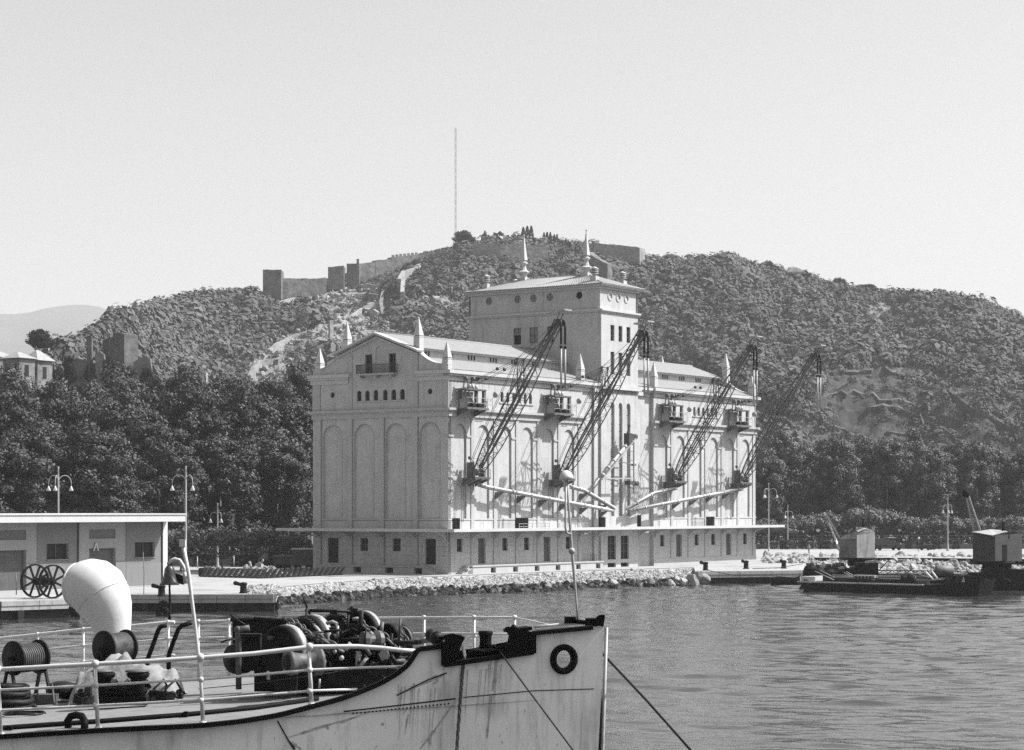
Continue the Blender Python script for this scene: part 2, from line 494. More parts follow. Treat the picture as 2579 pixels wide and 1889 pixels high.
for a0, a1 in ((-.5, 4.6), (14.2, 20.5)):
    c.b(-0.14, a0 + .35, 22.303, 0.003, a1 - .2, 22.797); c.b(-0.3, a0 + .2, 22.803, 0.004, a1 - .1, 23.047); c.b(-0.45, a0, 23.053, 0.2, a1, 23.44)
c.build('cornice', M['fascia'], silo)
# raking cornice and copings of the gable
c = MB()
for s_ in (-1, 1):
    c.bar((-0.25, 10.15 + s_ * 6.35, 25.75), (-0.25, 10.15, 28.06), 1.3, 0.22)
    c.bar((-0.12, 10.15 + s_ * 5.9, 25.45), (-0.12, 10.15, 27.6), 0.5, 0.14)
for side in ([p for p in gable_pts[11:] if p[0] < 4.15 and p[1] > 24.0], [p for p in gable_pts[2:13] if p[0] > 16.15]):
    for i in range(len(side) - 1):
        if abs(side[i][0] - side[i + 1][0]) > 0.02:
            c.bar((0.27, side[i][0], side[i][1] + .05), (0.27, side[i + 1][0], side[i + 1][1] + .05), 0.8, 0.12)
c.build('coping', M['fascia'], silo)
# balcony on the gable
bl = MB(); bl.b(-1.0, 7.25, 23.15, -0.003, 12.7, 23.33)
for a in (7.7, 9.9, 12.2): bl.b(-.8, a, 22.85, -.003, a + .15, 23.148)
bal = bl.build('balcony', M['trim'], silo)
rl = MB()
rl.b(-1.0, 7.25, 24.33, -0.94, 12.7, 24.4)
for i in range(34): rl.b(-0.99, 7.27 + i * 0.163, 23.332, -0.955, 7.31 + i * 0.163, 24.328)
for a in (7.25, 12.66):
    rl.b(-0.94, a, 24.33, -0.003, a + 0.04, 24.4)
    for i in range(5): rl.b(-0.9 + i * .2, a, 23.332, -0.87 + i * .2, a + .035, 24.328)
rl.build('railing', M['iron'], bal)

# centre bay between the wings, tower
ft = lambda v0: (lambda a, b, d: (a, v0 + d, b))
w = MB(); w.add([(28.45, .5, 0), (45.9, .5, 0), (45.9, .5, 23.4), (28.45, .5, 23.4)], [(0, 1, 2, 3)])
w.b(31.6, 0.22, 0, 42.9, 0.499, 23.0)
w.build('wall', M['stucco'], silo)
holes = []; wins = []
T0, T1 = 32.75, 41.75
for a0, a1 in ((35.0, 35.95), (36.95, 37.9), (38.92, 39.87)):
    c_ = (a0 + a1) / 2; r_ = (a1 - a0) / 2
    p = arch(c_, r_, 6.6, 21.16 - r_, 8); holes.append((p, 0.4, True))
    for z0, z1, mt in ((6.9, 8.6, 'pane'), (9.1, 14.2, 'pane'), (14.8, 18.4, 'pane'), (19.6, 20.9, 'glass')):
        wins.append(('window', rect(a0 + .08, z0, a1 - .08, z1), 0.39, M[mt], (1, max(1, int((z1 - z0) / 0.8)))))
    for z0, z1, mt in ((29.0, 31.03, 'glass'), (24.7, 27.6, 'pane')):
        p = rect(a0 - .02, z0, a1 - .02, z1); holes.append((p, 0.35, False)); wins.append(('window', p, 0.35, M[mt], (2, 3)))
for a0, a1 in ((34.3, 36.3), (37.5, 39.45)):
    p = rect(a0, 1.05, a1, 4.07); holes.append((p, 0.3, False)); wins.append(('door', p, .3, M['glass'], (2, 3)))
    p = rect(a0, 0.05, a1, 0.6); holes.append((p, 0.3, False)); wins.append(('vent', p, .3, M['void'], None))
w = MB(); f0 = ft(-0.1)
panel(w, rect(T0, 0, T1, 32.7), holes, f0)
w.add([(T0, -.1, 0), (T0, .499, 0), (T0, .499, 23), (T0, -.1, 23)], [(0, 1, 2, 3)])
w.add([(T1, -.1, 0), (T1, .499, 0), (T1, .499, 23), (T1, -.1, 23)], [(0, 1, 2, 3)])
for nm, p, d, m, fr in wins: pane(nm, p, f0, d - 0.02, m, silo, frame=fr)
# three round blind windows of the top stage (front)
holes = [(circ(a, 34.68, 0.42, 16), 0.06, True) for a in (35.2, 37.2, 39.2)]
f1 = ft(0.12)
panel(w, rect(T0 + .05, 32.7, T1 - .05, 35.6), holes, f1)
# tower left face
holes = []; wins = []
fl = lambda a, b, d: (T0 + d, a, b)
for a0, a1, b0, b1, k in ((12.19, 13.37, 30.2, 31.05, 'pane'), (12.19, 13.37, 28.9, 30.15, 'void'), (9.53, 10.88, 28.99, 31.04, 'pane'), (7.15, 8.11, 28.95, 31.03, 'void')):
    p = rect(a0, b0, a1, b1); holes.append((p, 0.25, False)); wins.append(('window', p, .25, M[k], (2, 2) if k == 'pane' else None))
panel(w, rect(-.1, 22, 20.5, 32.7), holes, fl)
for nm, p, d, m, fr in wins: pane(nm, p, fl, d - 0.02, m, silo, frame=fr)
holes = []; wins = []
fl2 = lambda a, b, d: (T0 + .05 + d, a, b)
for a, k in ((17.31, 'pane'), (12.77, 'pane'), (10.28, 'pane'), (7.74, 'pane'), (3.25, 'void')):
    p = circ(a, 34.8, 0.52 if k == 'pane' else .48, 16); holes.append((p, 0.2, False)); wins.append(('oculus', p, .2, M[k], (2, 2) if k == 'pane' else None))
panel(w, rect(.12, 32.7, 20.3, 35.6), holes, fl2)
for nm, p, d, m, fr in wins: pane(nm, p, fl2, d - 0.02, m, silo, frame=fr)
w.add([(T1, -.1, 22), (T1, 20.5, 22), (T1, 20.5, 35.6), (T1, -.1, 35.6)], [(0, 1, 2, 3)])
w.add([(T0, 20.5, 0), (T1, 20.5, 0), (T1, 20.5, 35.6), (T0, 20.5, 35.6)], [(0, 1, 2, 3)])
w.b(T0 - .015, 8.8, 23, T0 + .05, 8.9, 35.5)
w.build('tower_wall', M['stucco'], silo)
c = MB()
c.b(T0 - .3, -.42, 32.7, T1 + .3, 20.8, 32.92); c.b(T0 - .15, -.25, 32.52, T1 + .15, 20.65, 32.698)
c.b(T0 - .2, -.12, 35.55, T1 + .2, 20.6, 35.85); c.b(T0 - .55, -.5, 35.85, T1 + .5, 20.95, 36.05)
c.build('cornice', M['fascia'], silo)
for a in (35.2, 37.2, 39.2): MB().ring((a, 0.1, 34.68), 0.5, 0.09, (0, 1, 0), 20, 6).build('round_moulding', M['fascia'], silo)
# centre cornice
c = MB(); c.b(28.9, -.05 + .35, 22.3, 45.4, .6, 22.8); c.b(31.3, -.1, 22.3, 43.2, .25, 22.8); c.b(28.86, -.1, 22.81, 45.45, .6, 23.04); c.b(28.86, -.3, 23.06, 45.45, .7, 23.44)
c.b(T0 - .3, -.5, 22.79, T1 + .3, -.101, 23.4)
c.build('cornice', M['fascia'], silo)
# roofs
def roof(mb, quad, tile=0.32, amp=0.05):
    """a tiled slope: quad = eave0, eave1, ridge1, ridge0; ridged rows of barrel tile"""
    e0, e1, r1, r0 = [Vector(q) for q in quad]
    nrm = (e1 - e0).cross(r0 - e0).normalized()
    if nrm.z < 0: nrm = -nrm
    n = max(2, int(((e1 - e0).length) / tile)) * 2
    vs = []; fs = []
    for i in range(n + 1):
        t_ = i / n; off = nrm * (amp if i % 2 else 0)
        vs.append(e0.lerp(e1, t_) + off); vs.append(r0.lerp(r1, t_) + off)
    for i in range(n): fs.append((2 * i, 2 * i + 2, 2 * i + 3, 2 * i + 1))
    mb.add(vs, fs)
for u0, u1 in ((0.5, 32.7), (41.8, 73.85)):
    w_ = MB()
    for vv in (5.4, 14.9): w_.add([(u0, vv, 24.6), (u1, vv, 24.6), (u1, vv, 26.3), (u0, vv, 26.3)], [(0, 1, 2, 3)])
    w_.build('clerestory_wall', M['stucco'], silo)
    c = MB()
    for vv, s_ in ((5.4, -1), (14.9, 1)): c.b(u0, vv + s_ * .02, 26.05, u1, vv + s_ * .45, 26.22)
    c.build('cornice', M['fascia'], silo)
    r_ = MB()
    roof(r_, [(u0, 4.75, 26.2), (u1, 4.75, 26.2), (u1, 10.15, 28.15), (u0, 10.15, 28.15)])
    roof(r_, [(u0, 15.55, 26.2), (u1, 15.55, 26.2), (u1, 10.15, 28.15), (u0, 10.15, 28.15)])
    roof(r_, [(u0, -.1, 23.5), (u1, -.1, 23.5), (u1, 5.39, 25.25), (u0, 5.39, 25.25)])
    roof(r_, [(u0, 20.4, 23.5), (u1, 20.4, 23.5), (u1, 14.91, 25.25), (u0, 14.91, 25.25)])
    r_.tube([(u0, 10.15, 28.2), (u1, 10.15, 28.2)], .12, 6)
    r_.build('roof', M['tile'], silo)
    ub = 0 if u0 < 10 else 45.9
    for i in range(6):
        for k in range(3):
            a = ub + 2.2 + 4.6 * i + k * 0.58
            pane('window', rect(a, 25.42, a + .32, 25.95), lambda p, q, d: (p, 5.4 - d, q), 0.03, M['glass'], silo)
            if ub: pass
g = MB(); g.b(0.8, -.32, 23.45, 32, -.22, 23.56); g.b(42.5, -.32, 23.45, 73.8, -.22, 23.56); g.build('gutter', M['iron'], silo)
r_ = MB()
e = [(T0 - .7, -.65, 36.1), (T1 + .65, -.65, 36.1), (T1 + .65, 21.1, 36.1), (T0 - .7, 21.1, 36.1)]
ra, rb = (37.25, 4.4, 37.85), (37.25, 15.4, 37.85)
roof(r_, [e[0], e[3], rb, ra], .33, .06); roof(r_, [e[1], e[2], rb, ra], .33, .06)
roof(r_, [e[0], e[1], ra, ra], .33, .06); roof(r_, [e[3], e[2], rb, rb], .33, .06)
r_.b(T0 - .66, -.61, 36.0, T1 + .61, 21.06, 36.09)
for q in e[:2]: r_.tube([q, ra], .1, 6)
for q in e[2:]: r_.tube([q, rb], .1, 6)
r_.tube([ra, rb], .12, 6)
r_.build('roof', M['tile'], silo)
def spire(u, v, z):
    s_ = MB()
    s_.b(u - .55, v - .55, z - 1.2, u + .55, v + .55, z + .35)
    s_.lathe((u, v, z), [(.42, .35), (.42, .7), (.75, .95), (.82, 1.12), (.45, 1.3), (.3, 1.7), (.27, 2.0), (.5, 2.2), (.5, 2.35), (.25, 2.5), (.27, 2.7)], 8, smooth=False)
    s_.lathe((u, v, z), [(.52, 2.7), (.48, 2.85), (.06, 5.8), (.05, 5.85)], 4, smooth=False)
    s_.ball((u, v, z + 5.95), .13); s_.build('spire', M['fascia'], silo)
spire(37.25, 5.0, 37.75); spire(37.25, 14.8, 37.75)
def chimney(u, v):
    s_ = MB(); s_.b(u - .42, v - .42, 36.0, u + .42, v + .42, 37.2); s_.lathe((u, v, 37.2), [(.45, 0), (.3, .1), (.3, .3)], 12)
    for k in range(3): s_.lathe((u, v, 37.5 + k * .22), [(.3, -.02), (.48, 0), (.48, .09), (.3, .12)], 14)
    s_.lathe((u, v, 38.14), [(.5, 0), (.52, .06), (.08, .32), (.02, .33)], 14)
    o = s_.build('chimney', M['fascia'], silo); MB().lathe((u, v, 37.45), [(.28, 0), (.28, .75)], 12).build('flue', M['void'], o)
chimney(33.9, 1.6); chimney(33.9, 18.5); chimney(40.7, 1.6); chimney(40.7, 18.5)
def obelisk(u, v, zb, zs, zt):
    s_ = MB()
    s_.b(u - .42, v - .42, zb, u + .42, v + .42, zs - .25)
    s_.lathe((u, v, 0), [(.45, zs - .25), (.6, zs - .2), (.6, zs - .1), (.3, zs)], 4, smooth=False)
    s_.lathe((u, v, 0), [(.62, zs), (.58, zs + .1), (.04, zt)], 4, smooth=False)
    s_.build('obelisk', M['fascia'], silo)
obelisk(.4, .45, 23.4, 24.9, 26.75); obelisk(.4, 19.3, 23.4, 24.9, 26.75)
obelisk(.5, 4.6, 25.2, 27.6, 29.75); obelisk(.5, 15.2, 25.2, 27.6, 29.75)
obelisk(28.6, .4, 23.4, 25.0, 27.0); obelisk(46.6, .4, 23.4, 25.0, 26.95)
obelisk(73.9, .4, 23.4, 24.9, 26.5); obelisk(73.9, 4.6, 25.2, 27.8, 29.9); obelisk(73.9, 15.2, 25.2, 27.8, 29.9); obelisk(73.9, 19.6, 23.4, 24.9, 26.5)
# canopy round the base
c = MB()
c.b(-3, -3, 4.98, 77.3, -.003, 5.16); c.b(-3, -.002, 4.98, -.003, 23.2, 5.16); c.b(74.36, -.002, 4.98, 77.3, 23.2, 5.16); c.b(-.002, 20.03, 4.98, 74.35, 23.2, 5.16)
c.b(-3.06, -3.06, 4.9, 77.36, -2.95, 5.24); c.b(-3.06, -2.949, 4.9, -2.95, 23.26, 5.24); c.b(77.25, -2.949, 4.9, 77.36, 23.26, 5.24)
can = c.build('canopy', M['fascia'], silo)
def bracket(mb, f, s_=1.0):
    n = 6; pts = [(0, 4.97), (0, 3.7)]
    for i in range(1, n + 1):
        a = math.pi / 2 * i / n; pts.append((2.7 * (1 - math.cos(a)) * s_, 3.7 + 1.15 * math.sin(a)))
    pts.append((2.7, 4.97)); mb.prism(pts, lambda a, b: f(a, b, -.12), lambda a, b: f(a, b, .12))
bk = MB()
for ub in (0, 45.9):
    for c_ in ARC: bracket(bk, lambda a, b, w_, q=ub + c_ + 2.42: (q + w_, -.1 - a, b))
for q in (.3, 31.9, 42.4, 46.3): bracket(bk, lambda a, b, w_, q=q: (q + w_, -.1 - a, b))
for q in (.3, 4.6, 9.5, 14.25, 19.0): bracket(bk, lambda a, b, w_, q=q: (-.1 - a, q + w_, b))
bk.build('bracket', M['trim'], can)
# loading dock on the near half
d = MB()
vents = [rect(c_ - .15, .05, c_ + .85, .64) for c_ in ARC + [ARC[-1] + 4.6]]
panel(d, [(3.1, 0), (31.3, 0), (31.3, .8), (3.1, .8)], [(v_, .5, False) for v_ in vents if v_[1][0] < 31.2], lambda a, b, q: (a, -1.25 + q, b))
d.b(2.95, -1.35, .8, 31.45, -.003, .95); d.add([(31.3, -1.25, 0), (31.3, 0, 0), (31.3, 0, .8), (31.3, -1.25, .8)], [(0, 1, 2, 3)])
d.prism([(1.5, 0), (3.1, 0), (3.1, .8)], lambda a, b: (a, -1.25, b), lambda a, b: (a, -.9, b))
dock = d.build('loading_dock', M['trim'], silo)
for v_ in vents:
    if v_[1][0] < 31.2: pane('vent', v_, lambda a, b, q: (a, -1.25 + q, b), .45, M['void'], dock)
s_ = MB()
for k in range(5): s_.b(1.5 + k * .3, -.9, 0, 1.8 + k * .3, -.003, .18 * (k + 1) - .01)
s_.build('steps', M['trim'], dock)
h_ = MB()
for q in (29.5, 30.4): h_.tube([(q, -.6, .95), (q, -.6, 1.8), (q + .4, -.6, 1.8), (q + .4, -.6, .95)], .03, 6)
h_.build('handrail', M['iron'], dock)
d = MB()
vents = [rect(a, .05, a + 1.2, .7) for a in (11.7, 7.0, 2.4 + .4)]
panel(d, [(2.75, 0), (18.5, 0), (18.5, .8), (2.75, .8)], [(v_, .5, False) for v_ in vents], lambda a, b, q: (-1.25 + q, a, b))
d.b(-1.35, 2.6, .8, -.003, 18.6, .95)
d.prism([(1.3, 0), (2.75, 0), (2.75, .8)], lambda a, b: (-1.25, a, b), lambda a, b: (-.9, a, b))
dock = d.build('loading_dock', M['trim'], silo)
for v_ in vents: pane('vent', v_, lambda a, b, q: (-1.25 + q, a, b), .45, M['void'], dock)
s_ = MB()
for k in range(5): s_.b(-.9, 1.3 + k * .29, 0, -.003, 1.59 + k * .29, .18 * (k + 1) - .01)
s_.build('steps', M['trim'], dock)

# ---------------------------------------------------------------- grain unloaders
def loc_u(u, v=0.0, z=0.0):
    return (SO[0] + UX * u + VX * v, SO[1] + UY * u + VY * v, 1.5 + z)
M['boom'] = mat('boom_paint', 0.12, 0.6, 0.3, 1.5, spec=0.2)
def make_unloader(u0):
    r = empty('grain_unloader', loc_u(u0), ROT)
    # lower platform
    p = MB(); p.b(-1.6, -2.1, 10.95, 1.5, -.12, 11.1); p.b(-1.6, -2.15, 11.1, 1.5, -2.05, 11.22)
    for q in (-1.3, 0, 1.2):
        p.prism([(0, 10.94), (0, 10.1), (2.0, 10.84), (2.0, 10.94)], lambda a, b: (q - .1, -.12 - a, b), lambda a, b: (q + .1, -.12 - a, b))
    p.build('platform', M['mgrey'], r)
    h = MB()
    for q in (-1.6, -.6, .5, 1.5): h.bar((q, -2.08, 11.2), (q, -2.08, 12.1), .04)
    h.bar((-1.6, -2.08, 12.1), (1.5, -2.08, 12.1), .05); h.bar((-1.6, -2.08, 11.65), (1.5, -2.08, 11.65), .04)
    h.build('guard_rail', M['mgrey'], r)
    l = MB()
    for q in (-2.05, -1.7): l.bar((q, -.5, 6.0), (q, -.5, 12.0), .05)
    for k in range(16): l.bar((-2.05, -.5, 6.2 + k * .37), (-1.7, -.5, 6.2 + k * .37), .035)
    l.build('ladder', M['mgrey'], r)
    # pivot machinery
    g = MB()
    for q in (-.62, .62): g.lathe((q - .22, -1.5, 11.75), [(.05, 0), (.42, .02), (.42, .42), (.05, .44)], 14, (1, 0, 0))
    g.b(-.9, -1.2, 11.1, -.5, -.4, 12.9); g.b(.45, -1.9, 11.1, .8, -1.1, 11.8)
    g.bar((-1.2, -1.7, 11.15), (-.2, -.9, 13.0), .16); g.ball((-1.0, -.9, 13.4), .22)
    g.build('pivot', M['mgrey'], r)
    # lattice boom
    A0 = Vector((0, -1.5, 11.9)); B0 = Vector((0, -12.6, 28.7)); dd = B0 - A0; L = dd.length; dn = dd / L
    xn = Vector((1, 0, 0)); yn = dn.cross(xn).normalized()
    if yn.y > 0: yn = -yn
    st = 20; ch = []
    bm = MB()
    for i in range(st + 1):
        t_ = i / st; wv = .62 * (1 - t_) + .45 * t_ + .18 * math.sin(math.pi * t_); hv = .12 + .75 * math.sin(math.pi * min(1, t_ * 1.15) ** .8) ** .7 if 0 < t_ < .87 else .3
        hv = min(.8, max(.3, hv)); c_ = A0 + dd * t_
        ch.append([c_ + xn * sx_ * wv + yn * sy_ * hv for sx_, sy_ in ((-1, -1), (1, -1), (1, 1), (-1, 1))])
    for i in range(st):
        for k in range(4):
            bm.bar(ch[i][k], ch[i + 1][k], .13 if k < 2 else .09)
            a_, b_ = (ch[i][k], ch[i + 1][(k + 1) % 4]) if (i + k) % 2 else (ch[i][(k + 1) % 4], ch[i + 1][k])
            bm.bar(a_, b_, .05)
            if i % 2 == 0: bm.bar(ch[i][k], ch[i][(k + 1) % 4], .06)
    bm.build('boom', M['boom'], r)
    # conveyor tube inside, side walkway
    cv = MB()
    for q in (-.32, .32): cv.tube([A0 + xn * q + dn * .4, B0 + xn * q - dn * .3], .1, 8)
    cv.build('grain_tube', M['mgrey'], r)
    # king frame above the boom with stays
    N = Vector((0, -7.3, 24.6)); mid = A0 + dd * .53
    kf = MB()
    for q in (-.8, .8):
        n_ = N + xn * q * .85
        kf.bar(mid + xn * q * .8, n_, .1); kf.bar(A0 + dd * .36 + xn * q * .7, n_, .06); kf.bar(A0 + dd * .64 + xn * q * .7, n_, .05)
        kf.ball(n_, .16)
        kf.bar(mid + xn * q * .8, N - xn * q * .8, .05)
    kf.bar(N - xn * .9, N + xn * .9, .1); kf.build('king_post', M['iron'], r)
    sy = MB()
    for q in (-.7, .7):
        n_ = N + xn * q
        top = Vector((q, -.5, 22.0))
        sy.bar(n_, top, .045); sy.bar(n_ + Vector((0, 0, -.25)), top + Vector((0, 0, -.12)), .04)
        for t_ in (.4, .78): sy.ball(n_.lerp(top, t_), .2, 8, 5)
        sy.bar(n_, B0 + xn * q * .6, .04); sy.bar(n_, B0 + xn * q * .5 - dn * 2.5, .035)
        # slack hanging falls back to the pivot
        for sgn in (-.15, .15):
            f_ = Vector((q * 1.2 - .4, -1.0, 12.3)); pts = [n_.lerp(f_, k / 10) + Vector((sgn, .5 * math.sin(math.pi * k / 10), -.6 * math.sin(math.pi * k / 10))) for k in range(11)]
            sy.tube(pts, .03, 5)
    for k in range(1, 10, 2):
        c_ = N.lerp(Vector((-.4, -1.0, 12.3)), k / 10) + Vector((0, .5 * math.sin(math.pi * k / 10), -.6 * math.sin(math.pi * k / 10))); sy.bar(c_ - xn * .8, c_ + xn * .8, .035)
    sy.build('stay', M['iron'], r)
    # tip: sheaves, hood and hanging telescopic pipes
    tp = MB()
    for q in (-.42, .42): tp.lathe((q - .1, -12.8, 28.5), [(.05, 0), (.38, .02), (.38, .2), (.05, .22)], 14, (1, 0, 0))
    tp.bar((-.7, -12.7, 28.7), (.7, -12.7, 28.7), .2); tp.bar(B0 + Vector((-.4, .6, -.9)), B0 + Vector((-.4, -.3, .9)), .08); tp.bar(B0 + Vector((.4, .6, -.9)), B0 + Vector((.4, -.3, .9)), .08)
    tp.build('sheave', M['iron'], r)
    hd = MB(); hd.ob(B0 + Vector((0, -.2, 1.05)), Vector((.75, 0, 0)), Vector((0, 1.0, -.12)), Vector((0, 0, .08)))
    hd.build('hood', M['lgrey'], r)
    for q in (-.42, .42):
        hz = MB(); hz.tube([(q, -13.0, 28.4), (q, -13.12, 28.0), (q, -13.12, 26.0)], .12, 8)
        for k in range(14): hz.lathe((q, -13.12, 26.1 + k * .14), [(.12, 0), (.15, .04), (.12, .08)], 8)
        hz.ball((q, -13.12, 25.7), .2, 8, 5); hz.build('hose', M['black'], r)
        pp = MB(); pp.tube([(q, -13.12, 25.6), (q, -13.12, 20.9 + (.2 if q > 0 else 0))], .11, 8); pp.build('suction_pipe', M['lgrey'], r)
    # upper platform and winch portal on the belt course
    up = MB(); up.b(-2.9, -1.9, 19.0, 1.4, -.52, 19.14); up.b(-2.9, -1.95, 18.95, 1.4, -1.85, 19.2)
    for q in (-2.4, .9): up.prism([(0, 18.95), (0, 18.2), (1.7, 18.85), (1.7, 18.95)], lambda a, b: (q - .09, -.2 - a, b), lambda a, b: (q + .09, -.2 - a, b))
    up.build('upper_platform', M['mgrey'], r)
    po = MB(); po.b(-2.6, -1.8, 21.17, 1.15, -.15, 21.33)
    po.b(.75, -1.7, 19.14, 1.15, -1.4, 21.15); po.b(.75, -.6, 19.14, 1.15, -.3, 21.15); po.bar((-2.2, -1.6, 21.15), (-.9, -1.6, 19.14), .12); po.bar((-2.4, -.4, 21.15), (-2.4, -.4, 19.14), .14)
    for q in (-2.2, -1.4, -.8): po.bar((q, -.9, 21.35), (q + .2, -.9, 22.6), .12)
    po.bar((-2.3, -.9, 22.5), (.3, -.9, 22.9), .1); po.bar((-2.3, -.9, 22.8), (.3, -.9, 22.3), .08)
    for q in (-2.0, -.6, .2): po.lathe((q, -1.1, 22.5), [(.02, -.15), (.26, -.14), (.26, .14), (.02, .15)], 10, (1, 0, 0))
    po.build('winch_portal', M['mgrey'], r)
    wt = MB()
    for q in (-1.35, -.75, -.1): wt.lathe((q, -1.2, 21.35), [(.2, 0), (.18, .35), (.08, .5), (.05, .52)], 10)
    wt.build('hopper', M['white'], r)
    dr = MB()
    for q in (-1.1, .35): dr.lathe((q, -1.3, 19.14), [(.55, 0), (.5, .2), (.3, .55), (.05, .6)], 12)
    dr.build('winch', M['black'], r)
    h = MB()
    for q in (1.4, 2.6, 3.6): h.bar((q, -.9, 19.1), (q, -.9, 20.3), .05)
    for z_ in (19.7, 20.3): h.bar((-2.9, -1.9, z_), (1.4, -1.9, z_), .045); h.bar((1.4, -.9, z_), (3.6, -.9, z_), .045)
    h.bar((1.4, -.9, 19.1), (3.6, -.9, 19.1), .04)
    h.bar((3.6, -.5, 20.1), (4.3, -1.0, 21.0), .05); h.ball((4.2, -.9, 20.9), .38, 10, 6, (.6, 1, 1))
    h.build('guard_rail', M['lgrey'], r)
    return r
us = [3.95, 22.1, 49.6, 68.0]
ul = ['lattice grain boom nearest the gabled end of the silo', 'lattice grain boom just left of the silo tower windows',
      'lattice grain boom on the right wing, left of the last one', 'lattice grain boom at the far right corner of the silo, tip over the trees']
root = make_unloader(us[0]); tag(root, ul[0], 'grain crane', 'grain unloading booms on the silo')
for i in range(1, 4):
    c_ = copy_tree(root); c_.location = loc_u(us[i]); c_['label'] = ul[i]
# collecting pipes
def gallery(pts, lab):
    r = empty('grain_pipe', loc_u(0), ROT, lab, 'pipe', 'grain pipes along the silo front')
    m_ = MB(); m_.tube(pts, .17, 10)
    for i in range(len(pts) - 1):
        a, b = Vector(pts[i]), Vector(pts[i + 1]); n_ = max(1, int((b - a).length / 4.6))
        for k in range(n_ + 1):
            c_ = a.lerp(b, (k + .3) / (n_ + 1)); t_ = (b - a).normalized(); m_.tube([c_ - t_ * .12, c_ + t_ * .12], .24, 10)
    m_.build('pipe', M['white'], r)
    w_ = MB()
    for i in range(len(pts) - 1):
        w_.bar(Vector(pts[i]) + Vector((0, .0, -.25)), Vector(pts[i + 1]) + Vector((0, .0, -.25)), .5, .05)
    w_.build('walkway', M['mgrey'], r)
    b_ = MB(); us_ = sorted([p[0] for p in pts])
    for ub in (0, 45.9):
        for c_ in ARC + [ARC[-1] + 4.6]:
            q = ub + c_ + 2.42
            if us_[0] + .5 < q < us_[-1] - .5:
                for i in range(len(pts) - 1):
                    x0, x1 = pts[i][0], pts[i + 1][0]
                    if min(x0, x1) <= q <= max(x0, x1):
                        z_ = pts[i][2] + (pts[i + 1][2] - pts[i][2]) * (q - x0) / (x1 - x0)
                        b_.prism([(0, z_ - .3), (0, z_ - 1.2), (1.3, z_ - .3)], lambda a, b: (q - .06, -.1 - a, b), lambda a, b: (q + .06, -.1 - a, b))
    if b_.v: b_.build('bracket', M['mgrey'], r)
gallery([(4.6, -1.0, 10.4), (6.3, -1.1, 10.1), (33.9, -1.1, 7.35)], 'long white grain pipe sloping down under the two left booms')
gallery([(24.0, -1.1, 10.3), (27.2, -1.1, 9.9), (34.3, -1.1, 7.7)], 'short white grain pipe dropping beside the tower from the left')
gallery([(50.0, -1.1, 10.35), (44.4, -1.1, 9.7), (37.3, -1.1, 7.6)], 'short white grain pipe dropping towards the tower from the right')
gallery([(68.4, -1.1, 10.4), (38.9, -1.1, 7.45)], 'long white grain pipe sloping down under the two right booms')
# central loading frame
r = empty('loading_frame', loc_u(0), ROT, 'triangular pipe loading frame hanging in front of the tall tower windows', 'loading frame')
m_ = MB(); m_.tube([(30.2, -1.5, 11.3), (36.9, -1.5, 15.9)], .2, 10); m_.tube([(29.9, -1.5, 11.3), (28.3, -1.5, 9.9)], .12, 8)
for k in range(5): c_ = Vector((30.2, -1.5, 11.3)).lerp(Vector((36.9, -1.5, 15.9)), .1 + k * .2); m_.tube([c_ - Vector((.15, 0, .1)), c_ + Vector((.15, 0, .1))], .27, 10)
m_.build('chute', M['lgrey'], r)
m_ = MB(); m_.bar((29.6, -1.5, 11.3), (38.4, -1.5, 11.45), .16); m_.bar((30.2, -1.9, 11.2), (38.3, -1.9, 16.6), .12)
m_.build('beam', M['lgrey'], r)
m_ = MB()
for q in (36.9, 38.4): m_.bar((q, -1.5, 9.5), (q, -1.5, 16.8), .12)
for k in range(6): m_.bar((36.9, -1.5, 10.3 + k * 1.15), (38.4, -1.5, 10.3 + k * 1.15), .08)
m_.bar((34.3, -1.5, 13.6), (38.4, -1.5, 13.2), .1); m_.b(34.0, -1.6, 13.5, 34.5, -1.3, 13.85); m_.b(38.0, -1.7, 13.05, 38.7, -1.3, 13.3)
for q, z_ in ((33, 13.1), (35, 14.4)): m_.bar((q, -1.5, z_), (q, -1.5, 11.4), .06)
m_.build('ladder_tower', M['mgrey'], r)
m_ = MB(); m_.b(36.6, -1.9, 15.7, 37.5, -1.1, 17.2); m_.lathe((38.6, -1.8, 16.8), [(.05, 0), (.35, .02), (.35, .6), (.05, .62)], 12, (0, 1, 0))
m_.b(37.6, -1.8, 16.4, 38.2, -1.2, 17.0); m_.bar((36.9, -1.5, 17.2), (37.4, -1.5, 18.2), .2); m_.lathe((38.4, -1.5, 10.8), [(.05, 0), (.3, .05), (.3, .9), (.05, .95)], 12, (1, 0, 0)); m_.b(36.8, -1.9, 10.6, 38.0, -1.1, 11.1)
m_.build('motor', M['iron'], r)
